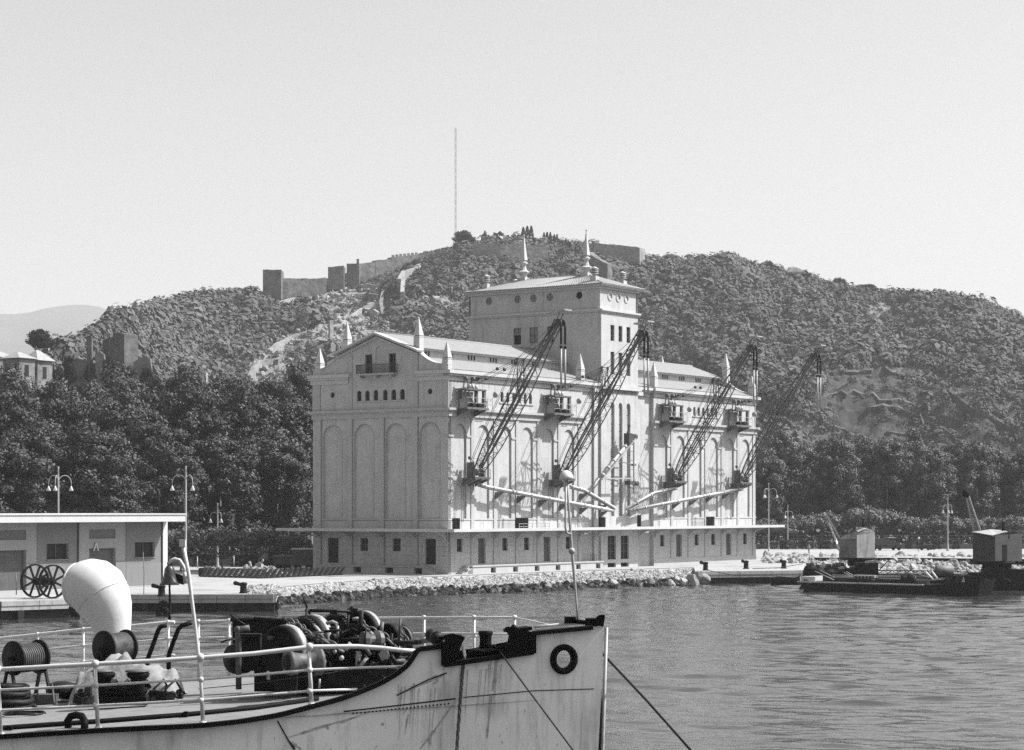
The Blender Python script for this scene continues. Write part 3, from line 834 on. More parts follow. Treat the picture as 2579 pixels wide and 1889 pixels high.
# bundles of ribbed hose standing on the canopy
def hoses(u, n, lab, h=1.25, tilt=0):
    r_ = empty('hose_bundle', loc_u(u, -1.4, 5.17), ROT, lab, 'hose', 'black ribbed hoses on the canopy')
    for k in range(n):
        hb = MB()
        for j in range(int(h / .13)): hb.lathe((k * .62, 0, j * .13), [(.24, 0), (.3, .03), (.3, .09), (.24, .125)], 10)
        hb.build('hose', M['black'], r_)
hoses(-.7, 2, 'pair of black ribbed hoses on the canopy at the near corner of the silo', 1.3)
hoses(12.0, 4, 'row of black ribbed hoses on the canopy between the left booms', 1.3)
hoses(30.6, 2, 'black ribbed hoses on the canopy left of the tower doors', 1.4)
hoses(39.9, 1, 'single black hose on the canopy under the right end of the loading frame', 1.6)
hoses(58.0, 3, 'black ribbed hoses on the canopy below the right wing', 1.35)
for u_, w_, lab in ((11.2, 6.5, 'low grey rail rack on the canopy beside the hoses'), (19.8, 6.5, 'low grey rail rack on the canopy below the second boom'), (52.5, 3.0, 'small low rack on the canopy of the right wing')):
    rk = MB()
    for z_ in (.25, .6): rk.bar((0, 0, z_), (w_, 0, z_), .06)
    for k in range(8): rk.bar((w_ * k / 7, 0, 0), (w_ * k / 7, 0, .62), .05)
    tag(rk.build('pipe_rack', M['lgrey'], None, loc_u(u_, -2.2, 5.165), ROT), lab, 'rack')
# ---------------------------------------------------------------- ground, water, quay
from mathutils import noise as mnoise
M['ground'] = mat('quay_ground', 0.46, 0.95, 0.16, 0.12, 0.01, 8.0, speck=0.3, spscale=0.35)
M['quay'] = mat('quay_stone', 0.52, 0.9, 0.15, 0.8, 0.02, 4.0, streak=0.45, sscale=(0.9, 0.9, 0.25), speck=0.3, spscale=1.6)
M['wet'] = mat('shaded_quay_base', 0.03, 0.6, 0.3, 1.0)  # near-black paints in the shade under the overhanging quay cap
M['stone'] = mat('rubble_stone', 0.42, 0.95, 0.1, 1.0, island=0.22)
M['wetstone'] = mat('weedy_stone', 0.03, 0.5, 0.4, 1.0, island=0.4)
shore = [(-9000, 173)] + [tuple(G(*q)[:2]) for q in ((-500, 1520), (0, 1516), (190, 1510), (198, 1499), (330, 1498), (690, 1497.5))]
shore += [tuple(G(*q)[:2]) for q in ((696, 1480), (760, 1473), (1029, 1453), (1130, 1450.5), (1372, 1441), (1560, 1434.5), (1752, 1429), (1756, 1440), (2019, 1437), (2032, 1404), (2300, 1405), (2600, 1408))]
shore += [(9000, 335)]
poly = [(x, y) for x, y in shore] + [(9000, 9200), (-9000, 9200)]
g = MB(); tr = tessellate_polygon([[Vector((a, b, 0)) for a, b in poly]])
g.add([(a, b, 1.5) for a, b in poly], [tuple(t) for t in tr])
tag(g.build('ground', M['ground']), kind='structure')
def wmat():
    m = bpy.data.materials.new('harbour_water'); m.use_nodes = True
    n = m.node_tree.nodes; l = m.node_tree.links; b = n['Principled BSDF']
    b.inputs['Base Color'].default_value = (.03, .03, .03, 1); b.inputs['Roughness'].default_value = .06
    b.inputs['IOR'].default_value = 1.33; b.inputs['Specular IOR Level'].default_value = .5
    tc = n.new('ShaderNodeTexCoord'); last = None
    for sc_, st, dist, det in ((1.7, .7, .04, 3), (5.0, .5, .01, 2)):
        mp = n.new('ShaderNodeMapping'); mp.inputs['Rotation'].default_value = (0, 0, .35); mp.inputs['Scale'].default_value = (1, 1.5, 1)
        l.new(tc.outputs['Object'], mp.inputs['Vector'])
        ns = n.new('ShaderNodeTexNoise'); ns.inputs['Scale'].default_value = sc_; ns.inputs['Detail'].default_value = det
        ns.inputs['Distortion'].default_value = .4; l.new(mp.outputs[0], ns.inputs['Vector'])
        bp = n.new('ShaderNodeBump'); bp.inputs['Strength'].default_value = st; bp.inputs['Distance'].default_value = dist
        l.new(ns.outputs['Fac'], bp.inputs['Height'])
        if last: l.new(last.outputs[0], bp.inputs['Normal'])
        last = bp
    l.new(last.outputs[0], b.inputs['Normal'])
    return m
M['water'] = wmat()
rw = np.random.default_rng(21)
pxs_ = np.arange(-700, 3300, 3.2); ys_ = []
y_ = 2150.0
while y_ > 1398: ys_.append(y_); y_ -= max(.55, min(1.6, (y_ - HY) / 330))
ds_ = CZ * F / (np.array(ys_) - HY); X = (pxs_[None, :] - CX) / F * ds_[:, None]; Y = np.repeat(ds_[:, None], len(pxs_), 1); Z = np.zeros_like(X)
warp = .6 + .5 * np.sin(X * .045 + 1.3 * np.sin(Y * .031)) * np.sin(Y * .052 + .7 * np.sin(X * .06))
for k in range(90):
    lam = math.exp(rw.uniform(math.log(1.0), math.log(6.0))); th = rw.normal(1.35, .5); kk = 2 * math.pi / lam
    a = .09 * math.sqrt(2 / 90) * lam / (2 * math.pi); Z += a * np.sin(kk * (X * math.cos(th) + Y * math.sin(th)) + rw.uniform(0, 6.28))
Z *= np.clip(.75 + .45 * warp, .35, 1.4)
nr, nc = X.shape; V = np.stack([X, Y, Z], 2).reshape(-1, 3).astype(np.float32)
idx = np.arange(nr * nc).reshape(nr, nc); Q = np.stack([idx[:-1, :-1], idx[:-1, 1:], idx[1:, 1:], idx[1:, :-1]], 2).reshape(-1, 4).astype(np.int32)
me = bpy.data.meshes.new('water'); me.vertices.add(len(V)); me.vertices.foreach_set('co', V.ravel()); me.loops.add(Q.size); me.loops.foreach_set('vertex_index', Q.ravel())
me.polygons.add(len(Q)); me.polygons.foreach_set('loop_start', np.arange(0, Q.size, 4, dtype=np.int32)); me.polygons.foreach_set('loop_total', np.full(len(Q), 4, dtype=np.int32)); me.polygons.foreach_set('use_smooth', np.ones(len(Q), dtype=bool))
me.update(calc_edges=True); me.materials.append(M['water']); wo = bpy.data.objects.new('water', me); COL.objects.link(wo); tag(wo, kind='structure')
g = MB(); g.add([(-8000, -230, -.35), (8000, -230, -.35), (8000, 400, -.35), (-8000, 400, -.35)], [(0, 1, 2, 3)])
tag(g.build('deep_water', M['water']), kind='structure')
def quay_wall(pts, name='quay_wall'):
    m_ = MB(); m2 = MB()
    for i in range(len(pts) - 1):
        a, b = Vector((*pts[i], 0)), Vector((*pts[i + 1], 0)); t_ = (b - a).normalized(); nn = Vector((t_.y, -t_.x, 0))
        L = (b - a).length; k = max(1, int(L / 2.4))
        for j in range(k):
            p0 = a.lerp(b, j / k) + t_ * .02; p1 = a.lerp(b, (j + 1) / k) - t_ * .02
            for z0, z1, o_ in ((.78, 1.12, .18), (1.14, 1.54, .24)):
                c_ = (p0 + p1) / 2 + nn * (o_ / 2 - .3); m_.ob((c_.x, c_.y, (z0 + z1) / 2), (p1 - p0) / 2, nn * (o_ / 2 + .3), Vector((0, 0, (z1 - z0) / 2)))
        c_ = (a + b) / 2 - nn * .5; m2.ob((c_.x, c_.y, -.2), (b - a) / 2, nn * .3, Vector((0, 0, .97)))
        for j in range(0, k, 3):
            p0 = a.lerp(b, (j + .5) / k) + nn * .1; m2.ob((p0.x, p0.y, -.1), t_ * .28, nn * .22, Vector((0, 0, .87)))
    o = m_.build(name, M['quay']); o['kind'] = 'structure'
    w_ = m2.build('quay_footing', M['wet']); w_['kind'] = 'structure'  # footing colour is painted undercut shade
quay_wall(shore[0:1] and [(-160, shore[1][1])] + shore[1:4]); quay_wall(shore[3:5]); quay_wall(shore[4:8])
quay_wall([shore[13], shore[14]]); quay_wall([shore[14], shore[15]]); quay_wall(shore[15:17])
# rubble slope in front of the silo
rng = random.Random(5)
top = [Vector((*p, 1.5)) for p in shore[7:14]]
bot = [G(x, y, 0) for x, y in ((690, 1527), (760, 1519), (1029, 1500), (1130, 1497), (1372, 1488), (1560, 1480), (1752, 1473))]
g = MB()
for i in range(len(top) - 1):
    n_ = 12
    for j in range(n_):
        for k in range(4):
            def q(a, b): 
                p = top[i].lerp(top[i + 1], a).lerp(bot[i].lerp(bot[i + 1], a), b); return p + Vector((0, 0, -.05 - .3 * b))
            g.add([q(j / n_, k / 4), q((j + 1) / n_, k / 4), q((j + 1) / n_, (k + 1) / 4), q(j / n_, (k + 1) / 4)], [(0, 1, 2, 3)])
tag(g.build('rubble_bank', M['ground']), kind='structure')
ICO = []
ph = (1 + 5 ** .5) / 2
for a in (-1, 1):
    for b in (-ph, ph): ICO += [(0, a, b), (a, b, 0), (b, 0, a)]
ICO = np.array(ICO) / math.sqrt(1 + ph * ph)
def hull_faces(P_):
    import bmesh
    bm = bmesh.new(); [bm.verts.new(p) for p in P_]
    bmesh.ops.convex_hull(bm, input=bm.verts); bm.verts.index_update()
    f = [[v.co.copy() for v in f.verts] for f in bm.faces]; bm.free(); return f
import bmesh
bm_ = bmesh.new(); bmesh.ops.create_icosphere(bm_, subdivisions=1, radius=1); bm_.verts.index_update()
ICV = np.array([v.co[:] for v in bm_.verts]); ICF = np.array([[v.index for v in f.verts] for f in bm_.faces]); bm_.free()
bm_ = bmesh.new(); bmesh.ops.create_icosphere(bm_, subdivisions=2, radius=1); bm_.verts.index_update()
ICV2 = np.array([v.co[:] for v in bm_.verts]); ICF2 = np.array([[v.index for v in f.verts] for f in bm_.faces]); bm_.free()
nrg = np.random.default_rng(3)
def stones(name, cs, rs, m):
    out_ = []
    for c, r in zip(cs, rs):
        B_ = ICV2 if r > .42 else ICV; Fc = ICF2 if r > .42 else ICF
        cut = nrg.normal(0, 1, (5, 3)); cut /= np.linalg.norm(cut, axis=1)[:, None]; v = B_.copy()
        for c_ in cut:
            dd_ = v @ c_ - nrg.uniform(.45, .75); v = v - np.maximum(dd_, 0)[:, None] * c_
        v = v * (1 + nrg.uniform(-.07, .07, (len(B_), 1))) * (r * nrg.uniform(.65, 1.3, 3))
        a = nrg.uniform(0, 6.28); b = nrg.uniform(-.6, .6)
        Rz = np.array([[math.cos(a), -math.sin(a), 0], [math.sin(a), math.cos(a), 0], [0, 0, 1]]); Rx = np.array([[1, 0, 0], [0, math.cos(b), -math.sin(b)], [0, math.sin(b), math.cos(b)]])
        v = v @ Rx.T @ Rz.T + np.array(c); out_.append(v[Fc].reshape(-1, 3))
    return np_mesh(name, np.concatenate(out_), 3, m)
cs, rs, cw, rw = [], [], [], []
for i in range(len(top) - 1):
    L = (top[i + 1] - top[i]).length
    for k in range(int(L * 64)):
        a = rng.random(); b = rng.random() * .98 + .08
        p = top[i].lerp(top[i + 1], a).lerp(bot[i].lerp(bot[i + 1], a), b)
        r = rng.choice((.15, .18, .22, .28, .4)) * rng.uniform(.8, 1.2)
        if b > .74 + rng.uniform(-.06, .08): cw.append((p.x, p.y, p.z + .02)); rw.append(r * 1.25)
        else: cs.append((p.x, p.y, p.z - r * .45)); rs.append(r)
for (px, py, z, r) in ((1545, 1468, .6, .6), (1750, 1464, .5, .75), (1722, 1468, .3, .7), (1690, 1470, .3, .6), (1640, 1462, .7, .5), (1772, 1460, .6, .7), (1470, 1470, .5, .5), (1735, 1454, .9, .6), (1705, 1460, .6, .55), (1380, 1476, .5, .5), (1200, 1480, .5, .45), (1765, 1449, 1.0, .5)):
    p = G(px, py, z); cs.append(tuple(p)); rs.append(r)
tag(stones('rubble_stones', cs, rs, M['stone']), 'loose pale rubble stones banked below the silo', 'rubble', kind='stuff')
tag(stones('weedy_stones', cw, rw, M['wetstone']), 'dark wet stones along the waterline below the silo', 'rubble', kind='stuff')
for k in range(420):
    p = G(rng.uniform(628, 705), rng.uniform(1478, 1497), 1.5); r = rng.choice((.14, .2, .28)); cs.append((p.x, p.y, 1.5 + r * .2)); rs.append(r)
tag(stones('quay_rubble', cs[-420:], rs[-420:], M['stone']), 'loose pale stones spilling over the quay end at the left of the rubble bank', 'rubble', kind='stuff')
cs, rs = [], []
for k in range(2300):   # rocks behind the barges
    px = rng.uniform(1925, 2700); p = G(px, 1404 + rng.uniform(-6, 24), 1.5); t_ = rng.random()
    d_ = 348 - 42 * t_ + (4 if px < 2035 else 0)
    if px < 2030: d_ = rng.uniform(300, 345)
    x_ = (px - CX) / F * d_; z_ = (1.3 - 1.7 * t_) if px > 2030 else 1.35
    cs.append((x_, d_, z_ + rng.uniform(-.2, .3))); rs.append(rng.choice((.25, .3, .4, .5, .7)) * rng.uniform(.7, 1.2))
tag(stones('breakwater_stones', cs, rs, M['stone']), 'big pale rocks piled along the basin edge behind the barges', 'rubble', kind='stuff')
cs = [(*P(rng.gauss(655, 26), 1400, rng.uniform(240.5, 246))[:2], 1.5 + abs(rng.gauss(0, .5))) for _ in range(420)]
cs = [(x, y, min(z, 1.5 + 1.9 * math.exp(-((x / y * F + CX - 650) / 42) ** 2))) for x, y, z in cs]
tag(stones('stone_heap', cs, [rng.uniform(.16, .36) for _ in cs], M['stone']), 'heap of white broken stones behind the long dark stack', 'rubble', kind='stuff')
# verge earth spread wide, its dark tone standing in for shadow under the woods
M['verge'] = mat('verge_earth_shade', 0.16, 0.95, 0.3, 0.4)
g = MB(); g.add([(-300, 281, 1.504), (-31, 281, 1.504), (-31, 900, 1.504), (-300, 900, 1.504)], [(0, 1, 2, 3)]); g.add([(30, 409, 1.504), (400, 400, 1.504), (400, 900, 1.504), (30, 900, 1.504)], [(0, 1, 2, 3)])
tag(g.build('park_soil_shade', M['verge']), kind='structure')

# ---------------------------------------------------------------- hills
def lerp_tab(tab, x):
    if x <= tab[0][0]: return tab[0][1]
    for (a, b), (c, d) in zip(tab, tab[1:]):
        if x <= c: return b + (d - b) * (x - a) / (c - a)
    return tab[-1][1]
RIDGE = [(-900, 1020), (-300, 985), (0, 945), (100, 925), (180, 885), (230, 850), (290, 812), (350, 788), (420, 768), (500, 755), (560, 748), (620, 742), (660, 738), (720, 733), (800, 712), (860, 700), (900, 690), (1000, 662), (1080, 640), (1147, 625), (1250, 622), (1400, 622), (1500, 630), (1600, 652), (1640, 662), (1700, 661), (1750, 666), (1830, 655), (1860, 668), (1930, 688), (2040, 706), (2100, 727), (2190, 742), (2230, 755), (2300, 752), (2370, 750), (2450, 762), (2520, 788), (2579, 820), (2700, 880), (3000, 980), (3500, 1100)]
DR = [(-900, 480), (0, 490), (150, 520), (230, 600), (400, 820), (600, 940), (900, 990), (1500, 1010), (2100, 1010), (2579, 960), (3500, 900)]
DF = [(-900, 400), (150, 410), (300, 520), (600, 600), (2000, 640), (3500, 600)]
def hill(px, t):
    dr = lerp_tab(DR, px); df = lerp_tab(DF, px)
    zr = CZ + (HY - lerp_tab(RIDGE, px)) / F * dr
    if t <= 1:
        d = df + (dr - df) * t; s_ = t ** .9
        x = (px - CX) / F * d; z = 2 + (zr - 2) * s_
        e = min(1, 5 * (1 - t)) * min(1, 6 * t)
        z += e * (9 * mnoise.noise(Vector((x / 90, d / 90, 1))) + 4 * mnoise.noise(Vector((x / 30, d / 30, 5))) + (1.5 if px < 1640 else 3.2) * mnoise.noise(Vector((x / 9, d / 9, 2))) + 1.3 * mnoise.noise(Vector((x / 4, d / 4, 8))))
        if px > 1640:   # quarry benches on the right
            k = math.sin((px - 1640) / 1500 * 3.1) if px < 3140 else 0
            z += e * k * 7 * (math.tanh((t - .30 - .05 * mnoise.noise(Vector((px / 160, 3, 1)))) * 26) - 1 * (t - .3))
    else:
        d = dr + (t - 1) * 300; x = (px - CX) / F * d; z = zr - (t - 1) ** 1.3 * 110
    return Vector((x, d, z))
def proj(p): return (CX + F * p.x / p.y, HY - F * (p.z - CZ) / p.y)
def hill_at(px, py):
    best = None
    for i in range(101):
        p = hill(px, i / 100); e = abs(proj(p)[1] - py)
        if best is None or e < best[0]: best = (e, i / 100, p)
    return best[2], best[1]
def inpoly(x, y, q):
    c = False; j = len(q) - 1
    for i in range(len(q)):
        if (q[i][1] > y) != (q[j][1] > y) and x < (q[j][0] - q[i][0]) * (y - q[i][1]) / (q[j][1] - q[i][1]) + q[i][0]: c = not c
        j = i
    return c
BARE = [([(760, 755), (850, 715), (965, 716), (990, 840), (940, 915), (860, 910), (820, 860), (800, 800)], .30, .9),
        ([(600, 985), (640, 900), (700, 850), (800, 815), (840, 850), (800, 900), (700, 960), (640, 1000)], .30, 1.2),
        ([(690, 770), (780, 735), (850, 715), (905, 712), (960, 718), (962, 760), (930, 775), (870, 745), (820, 752), (750, 778)], .34, .6),
        ([(905, 730), (960, 740), (975, 830), (930, 870), (890, 905), (870, 870), (900, 800)], .34, .6),
        ([(655, 900), (700, 862), (770, 828), (812, 840), (790, 880), (740, 910), (690, 905)], .36, .55),
        ([(625, 960), (640, 915), (690, 905), (680, 950), (650, 975)], .40, .4),
        ([(1010, 770), (1080, 745), (1180, 752), (1185, 790), (1120, 800), (1040, 790)], .28, .75),
        ([(900, 870), (990, 830), (1100, 850), (1110, 880), (960, 890)], .26, .8),
        ([(1640, 800), (1720, 880), (1830, 960), (1960, 1040), (2110, 1100), (2180, 1130), (2100, 1140), (1950, 1090), (1800, 1020), (1680, 930), (1640, 880)], .12, 1.5),
        ([(2080, 945), (2200, 930), (2330, 960), (2440, 1020), (2560, 1100), (2560, 1140), (2300, 1130), (2100, 1080), (2040, 1010)], .075, 1.6),
        ([(2130, 905), (2400, 945), (2579, 1020), (2579, 1060), (2400, 1000), (2200, 935)], .14, 1.6),
        ([(2090, 1040), (2200, 1060), (2350, 1110), (2420, 1140), (2300, 1145), (2150, 1100)], .14, 1.5),
        ([(2170, 770), (2230, 755), (2270, 790), (2200, 810)], .22, .7), ([(1900, 720), (1990, 740), (1950, 760)], .22, .7)]
def bare(px, py):
    for q, v, k in BARE:
        if inpoly(px, py, q): return v, k
    return None
nx, ny = 420, 90
vs, fs, cols = [], [], []
ts = [i / 80 for i in range(81)] + [1.03, 1.08, 1.15, 1.25, 1.4, 1.6, 1.9, 2.3, 2.8]
for i in range(nx + 1):
    px = -900 + 4400 * i / nx
    for t in ts:
        p = hill(px, t); vs.append(tuple(p)); q = proj(p)
        jx = 14 * mnoise.noise(Vector((p.x / 12, p.y / 12, 3))); bb = bare(q[0] + jx, q[1] + jx * .6) if t < 1 else None
        cols.append(bb[0] if bb else .15 + .10 * mnoise.noise(Vector((p.x / 40, p.y / 40, 9))))
nt_ = len(ts)
for i in range(nx):
    for j in range(nt_ - 1): fs.append((i * nt_ + j, (i + 1) * nt_ + j, (i + 1) * nt_ + j + 1, i * nt_ + j + 1))
me = bpy.data.meshes.new('hill'); me.from_pydata(vs, [], fs); me.update()
ca = me.color_attributes.new('soil', 'FLOAT_COLOR', 'POINT')
ca.data.foreach_set('color', np.repeat(np.array(cols, dtype=np.float32), 4))
ho = bpy.data.objects.new('hill', me); COL.objects.link(ho); tag(ho, kind='structure')
mh = mat('hill_soil', 1.0, 0.95, 0.5, 0.22, 0.8, 0.35, speck=.35, spscale=.25)
n = mh.node_tree.nodes; l = mh.node_tree.links; b = n['Principled BSDF']; src = b.inputs['Base Color'].links[0].from_socket
vc = n.new('ShaderNodeVertexColor'); vc.layer_name = 'soil'; mx = n.new('ShaderNodeMix'); mx.data_type = 'RGBA'; mx.blend_type = 'MULTIPLY'; mx.inputs[0].default_value = 1
l.new(src, mx.inputs[6]); l.new(vc.outputs[0], mx.inputs[7]); l.new(mx.outputs[2], b.inputs['Base Color'])
me.materials.append(mh)
# far mountain
MT = [(-1500, 860), (-800, 830), (-400, 805), (0, 790), (60, 791), (120, 776), (190, 769), (240, 771), (270, 782), (310, 800), (400, 850), (520, 900), (700, 960), (1200, 1010), (2400, 1040), (3400, 1090)]
vs, fs = [], []
for i in range(141):
    px = -1500 + 4900 * i / 140
    for t in range(13):
        d = 4800 + 1700 * t / 10; zr = CZ + (HY - lerp_tab(MT, px)) / F * 6500
        x = (px - CX) / F * d; z = 3 + (zr - 3) * min(1, t / 10) ** .8 if t <= 10 else zr - 150 * (t - 10)
        z += 26 * mnoise.noise(Vector((x / 400, d / 400, 0))) * min(1, t / 3) * (1 if t < 10 else .25)
        vs.append((x, d, z))
for i in range(140):
    for j in range(12): fs.append((i * 13 + j, (i + 1) * 13 + j, (i + 1) * 13 + j + 1, i * 13 + j + 1))
g = MB(); g.add(vs, fs, True); tag(g.build('mountain', mat('mountain_soil', .13, .95, .3, .004)), kind='structure')

# ---------------------------------------------------------------- vegetation
M['leaf'] = mat('tree_leaves', 0.08, 0.6, 0.25, 0.3, spec=0.2, island=0.65)
M['leaf2'] = mat('round_tree_leaves', 0.17, 0.6, 0.2, 0.4, spec=0.2, island=0.5)
M['scrub'] = mat('hill_scrub', 0.15, 0.9, 0.35, 0.02, spec=0.05, island=0.15)
M['pine'] = mat('cypress_leaves', 0.02, 0.8, 0.2, 0.3, spec=0.2, island=0.4)
M['bark'] = mat('tree_bark', 0.22, 0.9, 0.3, 1.5)
def leaf_quads(C, N, size, r_, jit=.55):
    """one quad per centre C with normal roughly N"""
    k = len(C); n = N + r_.normal(0, jit, (k, 3)); n /= np.linalg.norm(n, axis=1)[:, None] + 1e-9
    a = np.cross(n, r_.normal(0, 1, (k, 3))); a /= np.linalg.norm(a, axis=1)[:, None] + 1e-9
    b = np.cross(n, a); s_ = size * r_.uniform(.6, 1.3, (k, 1))
    a = a * s_; b = b * s_ * .7
    return np.stack([C - a, C - b * .8, C + a, C + b], 1).reshape(-1, 3)
def crown(seed, w, h, zc, lumps, per, leaf, lr=(1.3, 2.4), flat=.0):
    r_ = np.random.default_rng(seed); out_ = []
    for i in range(lumps):
        v = r_.normal(0, 1, 3); v /= np.linalg.norm(v); k = r_.uniform(.45, 1.0) ** .5
        if v[2] < 0: v[2] *= (1 - flat)
        c = v * np.array([w / 2, w / 2, h / 2]) * k * (1 + .12 * math.sin(3 * v[0] + seed)) + np.array([0, 0, zc]); R_ = r_.uniform(*lr)
        n = r_.normal(0, 1, (per, 3)); n /= np.linalg.norm(n, axis=1)[:, None]; n[:, 2] = n[:, 2] * .8 + .15
        C = c + n * R_ * r_.uniform(.55, 1.08, (per, 1)); out_.append(leaf_quads(C, n, leaf, r_, .34))
    return np.concatenate(out_)
def make_tree(name, seed, w, h, base, lumps, per, leaf, mtl, lr=(1.3, 2.4), flat=0.0, tr=.35):
    r = empty(name, (0, 0, 0))
    zc = base + (h - base) / 2
    np_mesh('crown', crown(seed, w - 2 * lr[0], h - base - 2 * lr[0], zc, lumps, per, leaf, lr, flat), 4, mtl, r)
    t = MB(); rr = random.Random(seed)
    t.tube([(0, 0, 0), (.1, .05, base * .6), (0.05, .1, zc)], [tr, tr * .8, tr * .3], 8)
    for k in range(6):
        a = rr.uniform(0, 6.28); z0 = base * rr.uniform(.7, 1.1)
        t.tube([(0.05, .05, z0), (math.cos(a) * w * .16, math.sin(a) * w * .16, z0 + (h - base) * .2), (math.cos(a) * w * .3, math.sin(a) * w * .3, z0 + (h - base) * rr.uniform(.3, .5))], [tr * .5, tr * .35, tr * .12], 6)
    t.build('trunk', M['bark'], r)
    return r
M['leafr'] = mat('far_tree_leaves', 0.115, 0.6, 0.25, 0.3, spec=0.2, island=0.6)
big = [make_tree('plane_tree', 11 + i, 14.2, 27, 3.5, 125, 320, .25, M['leaf'], (1.1, 2.3)) for i in range(4)]
bigr = [make_tree('plane_tree', 21 + i, 14.2, 27, 3.5, 120, 260, .28, M['leafr'], (1.2, 2.5)) for i in range(3)]
used = set()
def put(protos, k, x, y, z, s_, rz, label, cat, group, sz=None):
    p = protos[k % len(protos)]
    o = p if id(p) not in used else copy_tree(p)
    used.add(id(p))
    o.location = (x, y, z); o.rotation_euler = (0, 0, rz); o.scale = (s_, s_, sz or s_)
    tag(o, label, cat, group); return o
# left wood: (px, crown top y, depth)
LW = [(-60, 1080, 262), (90, 1060, 266), (250, 1075, 268), (400, 1070, 292), (555, 1085, 300), (700, 1080, 306),
      (-120, 980, 300), (40, 985, 298), (190, 975, 304), (340, 985, 302), (480, 970, 312), (620, 975, 318), (750, 985, 322),
      (-150, 950, 342), (10, 938, 340), (130, 965, 345), (225, 945, 340), (330, 925, 350), (440, 932, 346), (560, 955, 350), (680, 935, 352), (780, 925, 356), (900, 960, 352)]
LL = ['front row of the left wood', 'middle row of the left wood', 'tall back row of the left wood']
for i, (px, yt, d) in enumerate(LW):
    zt = CZ + (HY - yt) / F * d; x = (px - CX) / F * d; s_ = (zt - 1.5) / 27
    row = 0 if i < 6 else (1 if i < 13 else 2)
    nth = ['first', 'second', 'third', 'fourth', 'fifth', 'sixth', 'seventh', 'eighth', 'ninth', 'tenth'][i - (0, 6, 13)[row]]
    put(big, i, x, d, 1.5, s_ if s_ > .8 else .85, i * 1.7, '%s dense dark tree from the left in the %s' % (nth, LL[row]), 'tree', 'dense trees of the wood behind the quay', s_)
RW = [(1925, 1120, 398), (2010, 1108, 402), (2120, 1112, 400), (2235, 1100, 404), (2350, 1118, 402), (2460, 1125, 405), (2570, 1130, 408), (2680, 1130, 410),
      (1960, 1090, 440), (2075, 1098, 445), (2190, 1088, 440), (2290, 1094, 446), (2400, 1110, 442), (2510, 1118, 446), (2620, 1125, 448), (1850, 1100, 430)]
for i, (px, yt, d) in enumerate(RW):
    d += 42
    zt = CZ + (HY - yt) / F * d; x = (px - CX) / F * d; s_ = (zt - 1.5) / 27
    row = 0 if i < 8 else 1
    nth = ['first', 'second', 'third', 'fourth', 'fifth', 'sixth', 'seventh', 'eighth'][i - (0, 8)[row]]
    put(bigr, i + 1, x, d, 1.5, max(.72, s_), i * 2.3 + 1, '%s bushy tree in the %s row of the wood right of the silo' % (nth, ('front', 'back')[row]), 'tree', 'bushy trees of the wood right of the silo', s_)
# clipped round trees
rnd = [make_tree('round_tree', 31 + i, 7.2, 6.3, 2.1, 46, 120, .2, M['leaf2'], (.7, 1.15), .8, .16) for i in range(3)]
names = ['first', 'second', 'third', 'fourth', 'fifth', 'sixth', 'seventh', 'eighth', 'ninth', 'tenth', 'eleventh', 'twelfth']
for i, (px, d, s_) in enumerate([(455, 262, .85), (560, 266, .85), (655, 272, .85), (740, 276, .72)]):
    put(rnd, i, (px - CX) / F * d, d, 1.5, s_, i * 2.0, '%s small round-topped tree left of the silo, counted from the shed' % names[i], 'tree', 'small round trees left of the silo')
for i, (px, d, s_) in enumerate([(1925, 408, .9), (1975, 412, .75), (2010, 415, 1.05), (2070, 418, 1.1), (2120, 425, 1.05), (2175, 420, 1.3), (2235, 424, 1.2), (2300, 420, .95), (2380, 418, 1.05), (2425, 424, .9), (2480, 420, .95), (2550, 418, 1.0)]):
    put(rnd, i + 1, (px - CX) / F * d, d, 1.5, s_, i * 1.3, '%s small round tree in the row right of the silo, counted from the silo' % names[i], 'tree', 'small round trees right of the silo')
# undergrowth below the woods
g_ = np.random.default_rng(77); k = 26000
xa = g_.uniform(-95, -24, k // 2); xb = g_.uniform(40, 125, k // 2)
ya = g_.uniform(0, 1, k // 2); yb = g_.uniform(0, 1, k // 2)
ha = 2.5 + 2.5 * np.sin(xa * .7) ** 2 + 1.5 * np.sin(xa * 1.9 + 1) ** 2; hb = 2.5 + 2.0 * np.sin(xb * .6) ** 2 + 1.5 * np.sin(xb * 1.7 + 1) ** 2
C = np.concatenate([np.stack([xa, 293 + 2 * ya, 1.5 + g_.uniform(0, 1, k // 2) * ha], 1), np.stack([xb, 441 + 3 * yb, 1.5 + g_.uniform(0, 1, k // 2) * hb], 1)])
tag(np_mesh('undergrowth', leaf_quads(C, np.array([0, -.5, .6]) * np.ones((len(C), 3)), .34, g_), 4, M['leaf']), 'dark undergrowth below the trees of the woods', 'undergrowth', kind='stuff')
# hill scrub
cs = []; r_ = random.Random(8)
acc = []
N_ = 0
while N_ < 22000:
    px = r_.uniform(-200, 2900); t = 1 - r_.random() * .97 if px > 300 else r_.random() * .99
    t = r_.uniform(.03, 1.03); dr = lerp_tab(DR, px); df = lerp_tab(DF, px)
    if r_.random() > (df + (dr - df) * t) / 1020: continue
    p = hill(px, t); q = proj(p)
    if q[1] > 1180 and px > 1500 or q[1] > 1010 and px < 900 or (1240 < px < 1600 and q[1] > 800) or (820 < px < 1880 and q[1] > 1000): continue
    bb = bare(q[0], q[1])
    if bb and r_.random() > bb[1] * .3: continue
    dens = mnoise.noise(Vector((p.x / 35, p.y / 35, 7)))
    if dens < -.28 and r_.random() < .75: continue
    R_ = r_.choice((1.0, 1.4, 1.9, 2.5, 3.1, 3.9)) * r_.uniform(.8, 1.2) * (1 + .3 * dens) * (.6 if bb else 1) * (.8 if px < 250 else 1)
    if r_.random() < .06: R_ *= 1.5
    if t > .86 and 640 < px < 1150: R_ = min(R_, 1.7)
    acc.append((p.x, p.y, p.z, R_)); N_ += 1
